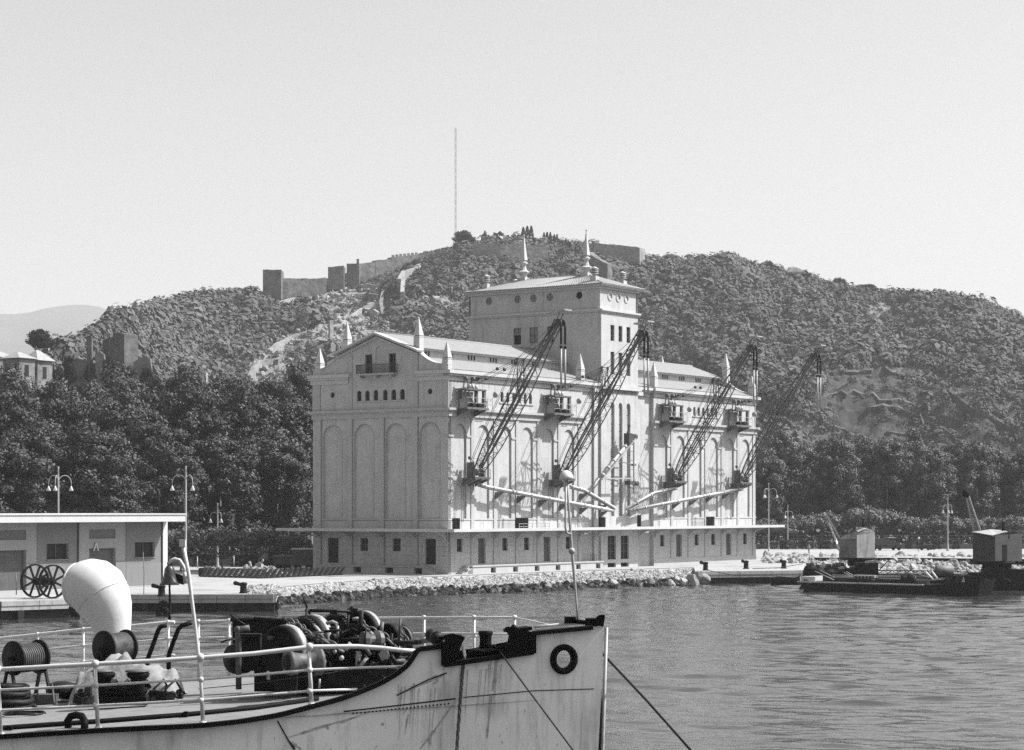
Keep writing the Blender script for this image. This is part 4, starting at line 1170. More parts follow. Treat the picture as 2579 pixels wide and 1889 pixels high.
acc = np.array(acc); per = 52; rg = np.random.default_rng(4)
C = np.repeat(acc[:, :3], per, 0); RR = np.repeat(acc[:, 3], per)[:, None]
n = rg.normal(0, 1, (len(C), 3)); n[:, 2] = np.abs(n[:, 2]); n /= np.linalg.norm(n, axis=1)[:, None]
tag(np_mesh('scrub', leaf_quads(C + n * RR * rg.uniform(.7, 1.05, (len(C), 1)) * np.array([1, 1, 1.1]), n, RR * .24, rg, .16), 4, M['scrub']), 'dense low scrub covering the castle hill', 'scrub', kind='stuff')
cs, rs = [], []
for k in range(2600):
    px = r_.uniform(620, 1180); py = r_.uniform(712, 985)
    if not bare(px, py): continue
    p, t_ = hill_at(px, py); cs.append((p.x + r_.uniform(-2, 2), p.y + r_.uniform(-3, 3), p.z + .1)); rs.append(r_.choice((.4, .6, .8, 1.2)))
tag(stones('scree_stones', cs, rs, mat('scree_stone', .36, .95, .2, .3, island=.3)), 'loose pale stones and wall rubble on the bare slope', 'rubble', kind='stuff')
M['ledge'] = mat('rock_ledge', .16, .95, .5, .3, .5, .6, speck=.45, spscale=.35)
def ledge(pts, h, dep):
    h *= .35; dep *= .7
    q = []
    for (ax_, ay_), (bx_, by_) in zip(pts, pts[1:]):
        for k in range(6): t_ = k / 6; q.append((ax_ + (bx_ - ax_) * t_, ay_ + (by_ - ay_) * t_))
    g = MB(); A_ = []
    for k, (x, y) in enumerate(q):
        p, _ = hill_at(x, y); j = h * (1 + .6 * mnoise.noise(Vector((k * .8, x / 50, 0)))) * min(1, k / 3, (len(q) - 1 - k) / 3 + .2)
        o1 = mnoise.noise(Vector((k * 1.3, 4, x / 90))) * 2.5
        A_.append([p + Vector((o1 * .4, -dep * .5, -3)), p + Vector((0, -dep + o1, j * .35)), p + Vector((.5, -dep * .4 + o1, j)), p + Vector((0, dep * .8, j * 1.05)), p + Vector((0, dep * 1.6, -1.5))])
    vs = [v for a in A_ for v in a]
    g.add(vs, [(i * 5 + j, i * 5 + 5 + j, i * 5 + 6 + j, i * 5 + 1 + j) for i in range(len(A_) - 1) for j in range(4)])
    tag(g.build('rock_ledge', M['ledge']), kind='structure')
for pts, h, dep in (([(1640, 862), (1700, 905), (1790, 968), (1900, 1030), (2010, 1075)], 3.2, 2.5), ([(2040, 968), (2110, 938), (2210, 935), (2310, 960), (2400, 1000), (2500, 1060), (2570, 1100)], 3.5, 3),
        ([(2180, 1028), (2260, 1040), (2340, 1072), (2420, 1120)], 3, 2.5), ([(1900, 962), (1980, 1012), (2070, 1062), (2150, 1100)], 2.6, 2), ([(2330, 905), (2420, 940), (2500, 985), (2579, 1030)], 2.4, 2), ([(1660, 790), (1720, 830), (1770, 885)], 2.6, 2), ([(2230, 1085), (2300, 1105), (2380, 1138)], 2.4, 2), ([(2060, 1000), (2130, 990), (2230, 1000), (2320, 1030)], 2.0, 2)): ledge(pts, h, dep)
# trees standing on the skyline
def cone_tree(name, seed, h, w, kind):
    r = empty(name, (0, 0, 0)); g_ = np.random.default_rng(seed); k = 520
    z = g_.uniform(.06, 1, k) ** (.8) * h
    if kind == 'cypress': rad = w / 2 * np.sin(np.clip((z / h), 0, 1) ** .6 * math.pi * .97 + .05) ** .7
    else: rad = w / 2 * (1 - z / h) * (1 + .3 * np.sin(z / h * 26)) + .1
    a = g_.uniform(0, 6.28, k); nn = np.stack([np.cos(a), np.sin(a), g_.uniform(0, .6, k)], 1)
    C = np.stack([np.cos(a) * rad * .9, np.sin(a) * rad * .9, z], 1)
    np_mesh('crown', leaf_quads(C, nn, max(.35, w * .11), g_), 4, M['pine'], r)
    MB().tube([(0, 0, -1), (0, 0, h * .5)], [.25, .12], 6).build('trunk', M['bark'], r); return r
cy = [cone_tree('cypress_tree', 61 + i, 10, 2.6, 'cypress') for i in range(2)]
fi = [cone_tree('fir_tree', 71, 12, 8.0, 'fir')]
rt = [make_tree('pine_tree', 81 + i, 12, 11, 2.0, 46, 60, .5, M['pine'], (1.2, 2.2), .3, .4) for i in range(2)]
def sky_tree(pr, k, px, yb, yt, w, lab, grp, dd=0):
    d = lerp_tab(DR, px) + dd; base = CZ + (HY - yb) / F * d; hh = (yb - yt) / F * d
    H0 = {'cypress_tree': 10, 'fir_tree': 12, 'pine_tree': 11}[pr[0].name.split('.')[0]]; W0 = {'cypress_tree': 2.6, 'fir_tree': 8, 'pine_tree': 12}[pr[0].name.split('.')[0]]
    put(pr, k, (px - CX) / F * d, d, base, (w / F * d) / W0, k, lab, 'tree', grp, hh / H0)
sky_tree(rt, 0, 1167, 632, 580, 60, 'big round tree on the summit beside the radio mast', 'lone trees on the skyline')
sky_tree(fi, 0, 1221, 622, 583, 26, 'pointed fir on the summit right of the big round tree', 'lone trees on the skyline')
sky_tree(rt, 1, 1254, 620, 594, 17, 'small dark bushy tree on the summit terrace, right of the fir', 'lone trees on the skyline')
for i, (px, yt, w) in enumerate(((1272, 598, 9), (1280, 592, 11), (1297, 595, 6), (1318, 572, 12), (1328, 570, 13), (1338, 569, 13), (1347, 600, 12), (1359, 602, 10), (1370, 586, 10), (1378, 584, 10), (1386, 585, 9), (1396, 590, 9), (1403, 590, 8))):
    sky_tree(cy, i, px, 628, yt, w * 1.25, names[i % 12] + (' cypress' if i < 12 else ' last cypress') + ' from the left in the row on the castle summit', 'cypresses on the castle summit')
for i, (px, yb, yt, w, lab) in enumerate(((1425, 640, 605, 45, 'round tree on the summit just left of the right spire'), (315, 812, 775, 30, 'ragged lone tree on the left shoulder of the hill'), (348, 800, 783, 32, 'low round tree right of the ragged one on the left shoulder'), (1980, 690, 655, 0, ''))):
    if w: sky_tree(rt, i, px, yb + 3, yt, w, lab, 'lone trees on the skyline')
for i, (px, yb, yt, w, lab) in enumerate(((100, 905, 828, 75, 'tall dark tree behind the house roofs on the far left'), (160, 905, 845, 62, 'dark tree right of the tall one behind the house roofs'), (205, 890, 855, 50, 'low tree beside the ruined wall on the far left'), (2115, 735, 697, 35, 'round tree on the ridge right of the pavilion'), (2185, 745, 715, 60, 'wide tree on the ridge between pavilion and saddle'), (1935, 690, 655, 26, 'small leaning tree on the ridge left of the pavilion'), (1805, 665, 648, 45, 'low round tree on the ridge above the silo right wing'), (2235, 765, 740, 8, 'thin cypress-like tree in the saddle of the right ridge'))):
    d_ = 0
    sky_tree(rt, i, px, yb, yt, w, lab, 'lone trees on the skyline', d_)
for i, (px, yb, yt) in enumerate(((577, 752, 725), (612, 745, 728), (562, 756, 732), (1838, 660, 638), (1855, 662, 642), (2420, 760, 735), (2250, 760, 738), (640, 742, 730))):
    sky_tree(cy, i, px, yb, yt, 9, names[i] + ' thin cypress on the bare ridge line, counted from the castle', 'thin cypresses along the ridge')
# ---------------------------------------------------------------- castle and old town walls
M['castle'] = mat('castle_stone', 0.21, 0.95, 0.5, 0.35, 0.3, 0.8, streak=0.4, sscale=(.5, .5, .12), speck=.4, spscale=.5)
M['pale'] = mat('pale_wall', 0.40, 0.9, 0.35, 0.4, 0.2, 0.8, streak=0.3, sscale=(.5, .5, .12), speck=.35, spscale=.5)
M['ruin'] = mat('ruined_wall', 0.24, 0.95, 0.5, 0.4, 0.3, 0.8, speck=.5, spscale=.6)
M['bastion'] = mat('bastion_stone', 0.36, 0.95, 0.4, 0.3, 0.3, 0.8, speck=.35, spscale=.4)
def wallrun(name, pts, m, lab, cat, thick=3.0, kind=None, grp=None, crenel=False, rough=.5):
    """pts = [(px, ytop, ybottom, depth)]: a masonry wall standing between those points"""
    g = MB(); fine = [pts[0]]
    for a, b in zip(pts, pts[1:]):
        wd = abs(b[0] - a[0]) / F * a[3]; k_ = max(1, int(wd / 1.6)); jg = rough * F / a[3]
        for q in range(1, k_ + 1):
            t_ = q / k_; fine.append((a[0] + (b[0] - a[0]) * t_, a[1] + (b[1] - a[1]) * t_ + (jg * mnoise.noise(Vector((a[0] + q * 1.7, a[1], 1))) if q < k_ else 0), a[2] + (b[2] - a[2]) * t_, a[3] + (b[3] - a[3]) * t_))
    pts = fine; n = len(pts)
    for i in range(n - 1):
        a, b = pts[i], pts[i + 1]
        A, B = P(a[0], a[1], a[3]), P(b[0], b[1], b[3]); t_ = Vector((B.x - A.x, B.y - A.y, 0)).normalized(); nn = Vector((-t_.y, t_.x, 0)) * thick
        if nn.y < 0: nn = -nn
        za, zb = P(a[0], a[2], a[3]).z - 3, P(b[0], b[2], b[3]).z - 3
        vs = [A, B, B + nn, A + nn]; lo = [Vector((A.x, A.y, za)), Vector((B.x, B.y, zb)), Vector((B.x + nn.x, B.y + nn.y, zb)), Vector((A.x + nn.x, A.y + nn.y, za))]
        g.add(vs + lo, [(0, 1, 2, 3), (0, 4, 5, 1), (1, 5, 6, 2), (2, 6, 7, 3), (3, 7, 4, 0)])
        if crenel:
            k = int((B - A).length / 2.2)
            for j in range(k):
                c = A.lerp(B, (j + .5) / k) + nn * .1; g.ob(c + Vector((0, 0, .5)), t_ * .6, nn * .1, Vector((0, 0, .5)))
    o = g.build(name, m); tag(o, lab, cat, grp); return o
wallrun('castle_tower', [(662, 679, 735, 925), (708, 679, 735, 925)], M['castle'], 'square castle tower at the left end of the hilltop wall', 'tower', 11)
wallrun('castle_wall', [(708, 701, 735, 930), (760, 701, 735, 935), (822, 701, 722, 940)], M['castle'], 'long low castle wall running right from the square tower', 'wall')
wallrun('castle_tower', [(826, 672, 712, 950), (866, 669, 712, 950)], M['ruin'], 'overgrown ruined castle turret right of the long low wall', 'tower', 9)
wallrun('castle_tower', [(873, 664, 712, 955), (905, 662, 706, 955)], M['castle'], 'stubby castle tower with a small turret on top', 'tower', 9)
wallrun('castle_turret', [(898, 652, 664, 953), (904, 652, 664, 953)], M['castle'], 'tiny turret on top of the stubby castle tower', 'turret', 1.2)
wallrun('castle_wall', [(905, 664, 706, 960), (945, 660, 700, 965), (946, 656, 698, 965), (985, 652, 690, 970), (986, 648, 690, 970), (1055, 641, 672, 980), (1095, 635, 650, 985)], M['castle'], 'stepped castle wall climbing towards the summit trees', 'wall', 3, crenel=True)
wallrun('castle_wall', [(1060, 663, 690, 950), (1052, 672, 700, 935), (1018, 684, 712, 925)], M['pale'], 'pale sunlit zigzag wall descending below the stepped castle wall', 'wall', 1.6)
wallrun('castle_wall', [(1021, 682, 716, 922), (1010, 702, 745, 895), (1008, 735, 765, 870)], M['pale'], 'lower pale leg of the zigzag wall above the silo roof', 'wall', 1.6)
wallrun('castle_wall', [(1190, 613, 652, 956), (1250, 613, 655, 952), (1262, 614, 655, 952), (1380, 618, 645, 956)], M['bastion'], 'broad terrace wall under the summit cypresses', 'wall', 6, crenel=False)
wallrun('castle_wall', [(1480, 612, 640, 990), (1550, 617, 645, 988), (1592, 621, 648, 986), (1611, 624, 650, 984)], M['bastion'], 'blunt castle bastion at the right end of the summit', 'wall', 5)
wallrun('castle_turret', [(1490, 608, 618, 974), (1497, 608, 618, 974)], M['castle'], 'tiny lookout box on the right castle bastion', 'turret', 1.2)
wallrun('ruined_wall', [(1480, 634, 680, 940), (1500, 650, 690, 935), (1530, 664, 690, 930)], M['ruin'], 'broken wall below the right castle bastion beside the spire', 'wall', 3)
def hillrun(pts, m, lab, th=1.4, rough=1.0):
    q = []
    for px, yt, yb in pts:
        p, t_ = hill_at(px, yb); q.append((px, yt, yb, p.y))
    wallrun('ruined_wall', q, m, lab, 'wall', th, rough=rough)
hillrun([(692, 768, 778), (760, 740, 752), (800, 722, 738), (850, 712, 728), (880, 715, 728), (906, 716, 728)], M['pale'], 'long pale ruined wall along the top of the bare scree')
hillrun([(906, 716, 730), (960, 718, 730), (1010, 704, 720)], M['pale'], 'low ruined wall joining the scree to the zigzag wall')
hillrun([(912, 742, 762), (925, 738, 760), (948, 742, 764)], M['ruin'], 'dark broken ruin standing in the middle of the scree')
hillrun([(962, 728, 745), (955, 760, 775), (960, 790, 802)], M['ruin'], 'ruined wall dropping from the scree towards the silo gable')
hillrun([(680, 880, 890), (735, 846, 858), (775, 832, 842), (812, 838, 850)], M['pale'], 'pale ruined wall among bushes left of the silo obelisks', 1.4, 1.8)
hillrun([(632, 945, 965), (642, 925, 950), (660, 912, 935), (676, 903, 925), (692, 903, 918)], M['pale'], 'steep pale stair-like wall rising out of the left wood', 1.4, 1.2)
hillrun([(700, 905, 918), (745, 878, 890), (790, 872, 884)], M['ruin'], 'faint broken wall low on the bare slope left of the gable')
hillrun([(880, 800, 812), (915, 775, 788), (950, 786, 800)], M['pale'], 'short crumbling wall crossing the lower scree', 1.2, 1.5)
hillrun([(1020, 775, 783), (1090, 765, 772), (1170, 772, 780)], M['pale'], 'low retaining wall on the slope left of the tower', 1.0, .8)
hillrun([(831, 806, 880), (840, 806, 880)], M['pale'], 'thin upright masonry post on the slope above the silo gable', 1.2, .3)
# old fortress ruins on the left
M['fort'] = mat('fortress_stone', .15, .95, .5, .35, .3, .8, streak=.4, sscale=(.5, .5, .12), speck=.4, spscale=.5)
wallrun('fortress_tower', [(284, 840, 940, 462), (299, 838, 940, 461), (313, 841, 940, 460)], M['fort'], 'tall dark square fortress tower rising above the left wood', 'tower', 4, rough=.6)
wallrun('fortress_wall', [(258, 856, 940, 470), (270, 852, 940, 470), (284, 848, 940, 468)], M['fort'], 'lower fortress wall joining the dark square tower on its left', 'wall', 1.5, rough=1.6)
wallrun('fortress_tower', [(240, 888, 960, 452), (250, 884, 970, 452), (262, 893, 980, 452)], M['ruin'], 'crumbling fortress tower left of the dark square tower', 'tower', 1.5, rough=2.2)
wallrun('fortress_wall', [(218, 850, 920, 478), (231, 852, 920, 478)], M['fort'], 'jagged fortress wall stump behind the crumbling tower', 'wall', 1.5, rough=1.5)
wallrun('fortress_wall', [(170, 904, 940, 455), (196, 902, 940, 455), (232, 912, 940, 455)], M['fort'], 'low fortress wall with broken top left of the crumbling tower', 'wall', 1.2, rough=1.6)
wallrun('fortress_wall', [(336, 912, 955, 458), (355, 899, 955, 458), (378, 902, 950, 458), (382, 930, 955, 458)], M['ruin'], 'broken fortress wall right of the dark square tower', 'wall', 1.0, rough=2.2)
wallrun('fortress_wall', [(395, 946, 965, 452), (450, 947, 965, 455), (505, 947, 965, 458)], M['ruin'], 'long low parapet along the top edge of the left wood', 'wall', 1.0, rough=.6)
wallrun('white_gatehouse', [(506, 939, 962, 457), (519, 939, 962, 457)], M['pale'], 'small white block at the right end of the low parapet', 'building', 3, rough=0)
for i, (px, yt, d, w_) in enumerate(((175, 895, 440, 40), (228, 905, 438, 36), (272, 898, 440, 34), (325, 915, 440, 44), (372, 922, 438, 40), (140, 915, 436, 40))):
    zt = CZ + (HY - yt) / F * d; p0_ = rt
    put(rt, i, (px - CX) / F * d, d, zt - 9, (w_ / F * d) / 12, i * 1.1, '%s dark bush from the left half hiding the fortress ruins' % names[i], 'bush', 'dark bushes before the fortress ruins', 9 / 11)
def house(px, d, w, ytop, yeave, dep, label, rz):
    z1 = CZ + (HY - yeave) / F * d; z2 = CZ + (HY - ytop) / F * d; zb = 1.5
    r = empty('old_house', ((px - CX) / F * d, d, zb), rz, label, 'house', 'pale houses on the far left')
    w_ = MB(); w_.b(-w / 2, 0, 0, w / 2, dep, z1 - zb); w_.build('wall', M['ruin'], r)
    rf = MB(); e = .5; E = [(-w / 2 - e, -e, z1 - zb), (w / 2 + e, -e, z1 - zb), (w / 2 + e, dep + e, z1 - zb), (-w / 2 - e, dep + e, z1 - zb)]
    A, B = (0, dep * .4, z2 - zb), (0, dep * .6, z2 - zb)
    rf.add(E + [A, B], [(0, 1, 4), (1, 2, 5, 4), (2, 3, 5), (3, 0, 4, 5)]); rf.add([(x, y, z - .1) for x, y, z in E], [(0, 1, 2, 3)]); rf.build('roof', M['tile'], r)
    for k in range(2):
        x = -w / 4 + k * w / 2; o = MB(); o.b(x - .5, -.06, z1 - zb - 3.2, x + .5, -.003, z1 - zb - 1.4); o.build('window', M['glass'], r)
    o = MB(); o.b(w / 2 + .003, dep * .35, z1 - zb - 3.4, w / 2 + .06, dep * .6, z1 - zb - 1.2); o.build('window', M['glass'], r)
house(28, 395, 4.0, 885, 902, 4, 'pale house with hipped roof, second from the left edge above the wood', -.55)
house(76, 415, 3.8, 880, 908, 4, 'pale house with steep hipped roof and dark open side, rightmost of the houses', -.55)
house(-20, 410, 4, 884, 900, 4, 'pale house roof cut by the left edge above the wood', -.55)
# ridge pavilion
pd = lerp_tab(DR, 2005) - 18; zb = CZ + (HY - 705) / F * pd
r = empty('hill_pavilion', ((2005 - CX) / F * pd, pd, zb), 0, 'low pavilion with a hipped roof on the ridge at right', 'building')
m_ = MB(); m_.b(-4.2, 0, -2, 6.5, 7, 3.0); m_.build('wall', M['shut'], r)
m_ = MB(); m_.b(-4.8, -1.5, 2.6, 7.3, 8, 2.9); m_.build('veranda', M['mgrey'], r)
m_ = MB(); m_.b(-4.3, -.4, 3.2, 3.4, 6, 3.7); m_.build('eave_band', M['fascia'], r)
m_ = MB(); m_.add([(-4.6, -.7, 3.7), (3.8, -.7, 3.7), (3.8, 6.5, 3.7), (-4.6, 6.5, 3.7), (-1.6, 3, 6.0), (.8, 3, 6.0)], [(0, 1, 5, 4), (1, 2, 5), (2, 3, 4, 5), (3, 0, 4)]); m_.build('roof', M['castle'], r)
# radio mast
md = 990; zb = CZ + (HY - 628) / F * md; zt = CZ + (HY - 322) / F * md
m_ = MB(); hh = zt - zb
for k in range(3):
    a = k * 2.094; m_.bar((.35 * math.cos(a), .35 * math.sin(a), 0), (.35 * math.cos(a), .35 * math.sin(a), hh), .14)
for k in range(int(hh / 1.2)):
    a = (k % 3) * 2.094; b = a + 2.094; m_.bar((.35 * math.cos(a), .35 * math.sin(a), k * 1.2), (.35 * math.cos(b), .35 * math.sin(b), k * 1.2 + 1.2), .09)
tag(m_.build('radio_mast', mat('mast_paint', .25, .6), None, ((1147 - CX) / F * md, md, zb)), 'very tall thin radio mast on the castle summit', 'mast')

# ---------------------------------------------------------------- shed on the left quay
SH = (-34.55, 216.3)
shed = empty('warehouse_shed', (SH[0], SH[1], 1.5), ROT, 'long flat-roofed quay warehouse with dark windows at the left', 'warehouse')
M['shedA'] = mat('shed_light_plaster', .40, .9, .08, .5, streak=.12, sscale=(1, 1, .2))
M['shedB'] = mat('shed_dark_plaster', .24, .9, .1, .5, streak=.12, sscale=(1, 1, .2))
M['sun_band_and_sill'] = mat('shed_sun_band', .27, .9, .08, .5, streak=.2, sscale=(1, 1, .2))
fs_ = lambda a, b, d: (a, d, b)
holes, wins = [], []
def hol(a0, b0, a1, b1, dep, mt, nm, fr=None): holes.append((rect(a0, b0, a1, b1), dep, False)); wins.append((nm, rect(a0, b0, a1, b1), dep, mt, fr))
hol(-15.81, 2.77, -13.06, 4.25, .3, 'glass', 'window', (2, 1)); hol(-4.19, 2.76, -1.44, 4.24, .3, 'glass', 'window', (2, 1))
hol(-21.9, .02, -18.33, 3.7, .4, 'shut', 'door'); hol(-10.3, .02, -6.8, 3.72, .4, 'shut', 'door')
hol(-21.9, 4.66, -18.33, 5.56, .12, 'shedB2', 'fanlight'); hol(-10.3, 4.66, -6.8, 5.55, .12, 'shedB2', 'fanlight')
hol(-27.3, 2.77, -24.6, 4.25, .3, 'glass', 'window', (2, 1)); hol(-33.4, .02, -29.9, 3.7, .4, 'shut', 'door')
M['shedB2'] = mat('fanlight_panel', .20, .9, .1, .5)
w = MB(); panel(w, rect(-46, 0, -.35, 6.5), holes, fs_)
w.add([(-.35, 0, 0), (-.35, 10, 0), (-.35, 10, 6.5), (-.35, 0, 6.5)], [(0, 1, 2, 3)]); w.add([(-46, 10, 0), (-.35, 10, 0), (-.35, 10, 6.5), (-46, 10, 6.5)], [(0, 1, 2, 3)])
w.build('wall', M['shedA'], shed)
for nm, p, d, mt, fr in wins: pane(nm, p, fs_, d - .02, M[mt], shed, frame=fr)
dk = MB(); dd_ = MB()
for a0, a1, w0, w1 in ((-17.0, -11.7, -15.81, -13.06), (-5.4, -.55, -4.19, -1.44), (-28.5, -23.3, -27.3, -24.6)):
    z0 = 2.2
    for q in ((a0, z0, w0, 6.45), (w1, z0, a1, 6.45), (w0, z0, w1, 2.77), (w0, 4.25, w1, 6.45)): dk.b(q[0] + .002, -.05, q[1], q[2] - .002, -.003, q[3])
    dd_.b(a0, -.07, .02, a1, -.003, 2.198)
    for s_ in (0,): dd_.b(w0 - .1, -.16, 2.68, w1 + .1, -.052, 2.765)
for a0, a1 in ((-18.33, -17.0), (-6.8, -5.4), (-11.7, -10.3), (-23.3, -21.9)): dd_.b(a0 + .002, -.04, .02, a1 - .002, -.003, 2.45)
dk.build('panel', M['shedB'], shed); dd_.build('sun_band_and_sill', M['sun_band_and_sill'], shed)  # lower band's tone paints in the sunlit wall foot; sills share it
w = MB(); w.b(-.35, -.1, 0, .35, .6, 6.5); w.build('sunlit_end_strip', M['white'], shed)  # white colour stands in for the sunlit sliver at the wall end
w = MB()
for a in (-11.85, -.42, -23.4): w.tube([(a, -.12, .1), (a, -.12, 6.5)], .07, 8)
w.build('downpipe', M['iron'], shed)
w = MB(); w.b(-48, -2.6, 6.27, .25, 10.6, 6.94); w.b(-48.05, -2.7, 6.94, .35, 10.7, 7.07); w.build('roof', M['fascia'], shed)
w = MB(); s_ = -9.5
for q in (-.3, .3): w.bar((s_ + q, -.1, 3.5), (s_, -.1, 4.25), .1)
w.build('sign_mark', M['white'], shed)['label'] = 'white inverted V mark over the shed door'

# ---------------------------------------------------------------- lamps, hedges, fence
def make_lamp(h, arm):
    r = empty('street_lamp', (0, 0, 0))
    m_ = MB(); m_.lathe((0, 0, 0), [(.3, 0), (.3, .15), (.16, .4), (.13, 1.2), (.1, 1.3), (.085, h - 1), (.06, h - .2), (.1, h - .15), (.03, h)], 10); m_.ball((0, 0, h + .05), .1, 8, 5)
    m_.build('post', M['lgrey2'], r)
    for k in range(3):
        a = k * 2.094 + .5; ca, sa = math.cos(a), math.sin(a)
        m_ = MB(); pts = []
        for i in range(9):
            t_ = math.pi * i / 8; pts.append((ca * arm * (.5 - .5 * math.cos(t_)), sa * arm * (.5 - .5 * math.cos(t_)), h - 1.5 + arm * .55 * math.sin(t_)))
        pts.append((ca * arm, sa * arm, h - 1.9)); m_.tube(pts, .035, 6)
        o = m_.build('arm', M['lgrey2'], r)
        MB().lathe((ca * arm, sa * arm, h - 2.35), [(.2, 0), (.24, .06), (.1, .38), (.06, .5)], 10).build('lamp_shade', M['white'], o)
    return r
M['lgrey2'] = mat('lamp_post_paint', .5, .5, .1, 1.0)
LT = make_lamp(11.7, 1.35); LS = make_lamp(8.1, .9)
for i, (px, d, pr, lab) in enumerate(((147, 222.5, LT, 'tall three-armed street lamp rising behind the shed roof'), (468, 219.5, LT, 'tall three-armed street lamp at the right end of the shed'), (1936, 364, LT, 'tall three-armed street lamp just right of the silo'), (2528, 452, LT, 'tall three-armed street lamp behind the right floating crane'),
        (548, 278, LS, 'short three-armed street lamp among round trees left of the silo'), (1984, 405, LS, 'short three-armed street lamp at the end of the silo canopy'), (2193, 420, LS, 'short three-armed street lamp behind the left floating crane'), (2387, 391, LS, 'slender three-armed street lamp on the open quay between the floating cranes'))):
    o = pr if id(pr) not in used else copy_tree(pr); used.add(id(pr))
    o.location = ((px - CX) / F * d, d, 1.5); o.rotation_euler = (0, 0, i * .7); tag(o, lab, 'street lamp', 'three-armed street lamps')
    if px == 2387: o.scale = (1, 1, 1.17)
M['hedge'] = mat('hedge_leaves', .03, .7, .3, 1, spec=.2, island=.5)
def hedge(px0, px1, d, z, lab, m='hedge', depth=1.6):
    x0, x1 = (px0 - CX) / F * d, (px1 - CX) / F * d; g_ = np.random.default_rng(int(px0)); k = int((x1 - x0) * 130 + 60)
    C = np.stack([g_.uniform(0, x1 - x0, k), g_.uniform(0, depth, k), g_.uniform(.05, z, k)], 1)
    f_ = g_.integers(0, 3, k); C[f_ == 0, 1] = g_.uniform(0, .15, (f_ == 0).sum()); C[f_ == 1, 2] = z - g_.uniform(0, .15, (f_ == 1).sum())
    o = np_mesh('hedge', leaf_quads(C, np.array([0, -.6, .6]) * np.ones((k, 3)), .2, g_), 4, M[m]); o.location = (x0, d, 1.5)
    tag(o, lab, 'hedge', 'clipped hedge blocks'); return o
for i, (a, b) in enumerate(((484, 548), (580, 650), (655, 700))): hedge(a, b, 282, 1.75, '%s dark clipped hedge left of the silo' % names[i])
for i, (a, b) in enumerate(((1965, 1990), (2012, 2036), (2060, 2092), (2204, 2216), (2308, 2328), (2350, 2370), (2398, 2418))): hedge(a, b, 404, 1.65, '%s dark clipped hedge block behind the quay right of the silo' % names[i])
for i, (a, b) in enumerate(((1942, 1962), (1992, 2010), (2038, 2058), (2094, 2112))): hedge(a, b, 406, 1.5, '%s paler hedge block between dark ones right of the silo' % names[i], 'leaf2')
def fence(px0, px1, d, lab):
    x0, x1 = (px0 - CX) / F * d, (px1 - CX) / F * d; r = empty('park_fence', (x0, d, 1.5), 0, lab, 'fence')
    m_ = MB(); m_.b(0, 0, 0, x1 - x0, .3, .9); m_.build('base_wall', M['shedB'], r)
    m_ = MB()
    for z_ in (1.1, 1.9, 2.5): m_.bar((0, .15, z_), (x1 - x0, .15, z_), .07)
    for k in range(int((x1 - x0) / .6)): m_.bar((k * .6, .15, .9), (k * .6, .15, 2.5), .04)
    m_.build('railing', M['mgrey'], r)
fence(430, 800, 287, 'low park fence behind the hedges left of the silo'); fence(1905, 2700, 411, 'long park fence behind the hedge blocks right of the silo')
for i, (px, yb, yt) in enumerate(((497, 1431, 1402), (589, 1428, 1402))):
    p = G(px, yb); m_ = MB(); m_.tube([(0, 0, 0), (0, 0, 1.35)], .06, 8); m_.ball((0, 0, 1.38), .09); tag(m_.build('marker_post', M['white'], None, p), '%s thin white marker post before the dark hedges' % names[i], 'post', 'white marker posts')
for px, yb, h, lab in ((362, 1497, 3.7, 'tall dark stick standing on the quay edge before the shed window'), (41, 1498, 2.0, 'short pale stick on the quay in front of the left shed door'), (2039, 1406, 1.0, 'thin stake on the open quay'), ):
    p = G(px, yb); m_ = MB(); m_.tube([(0, 0, 0), (.03, 0, h * .5), (-.06, 0, h)], .035 if h > 3 else .05, 6); tag(m_.build('stick', M['mgrey'], None, p), lab, 'stick')
# bollards
def make_bollard():
    m_ = MB(); m_.lathe((0, 0, 0), [(.34, 0), (.34, .06), (.27, .12), (.25, .62), (.3, .7), (.3, .8), (.12, .86)], 14); m_.tube([(-.1, 0, .66), (-.6, 0, .8)], [.13, .16], 10); m_.ball((-.62, 0, .8), .17); return m_.build('bollard', M['black'])
bo = make_bollard()
for i, (px, yb, lab) in enumerate(((407, 1502, 'black bollard on the quay edge right of the shed'), (613, 1494.5, 'black bollard on the quay edge near the rubble bank'), (184, 1510, 'black bollard on the quay edge half hidden by the white ventilator'), (1777, 1437, 'black bollard on the corner of the stone quay'), (1879, 1433, 'black bollard in the middle of the stone quay below the silo'), (1974, 1432, 'black bollard at the right end of the stone quay'))):
    o = bo if i == 0 else bo.copy()
    if i: COL.objects.link(o)
    p = G(px, yb); o.location = p; tag(o, lab, 'bollard', 'iron mooring bollards'); o.rotation_euler = (0, 0, i * .2); o.scale = (1.15, 1.15, 1.15 + .1 * (i > 2))
# hanging tyre fender
p = P(409, 1542, 184); m_ = MB(); m_.ring(p, .42, .2, (.2, 1, 0)); m_.ring(p + Vector((.15, .1, .45)), .4, .2, (.1, 1, .2)); m_.tube([p + Vector((.15, .2, .8)), p + Vector((.15, .9, 1.2))], .03, 6)
tag(m_.build('tyre_fender', M['black']), 'black tyres hanging on the quay face below the bell', 'fender')
p = P(190, 1535, 174); m_ = MB(); m_.ring(p, .4, .2, (.2, 1, 0)); m_.ring(p + Vector((.1, .1, .6)), .4, .2, (.3, 1, .2)); tag(m_.build('tyre_fender', M['black']), 'black tyres hanging on the quay face behind the white ventilator', 'fender')
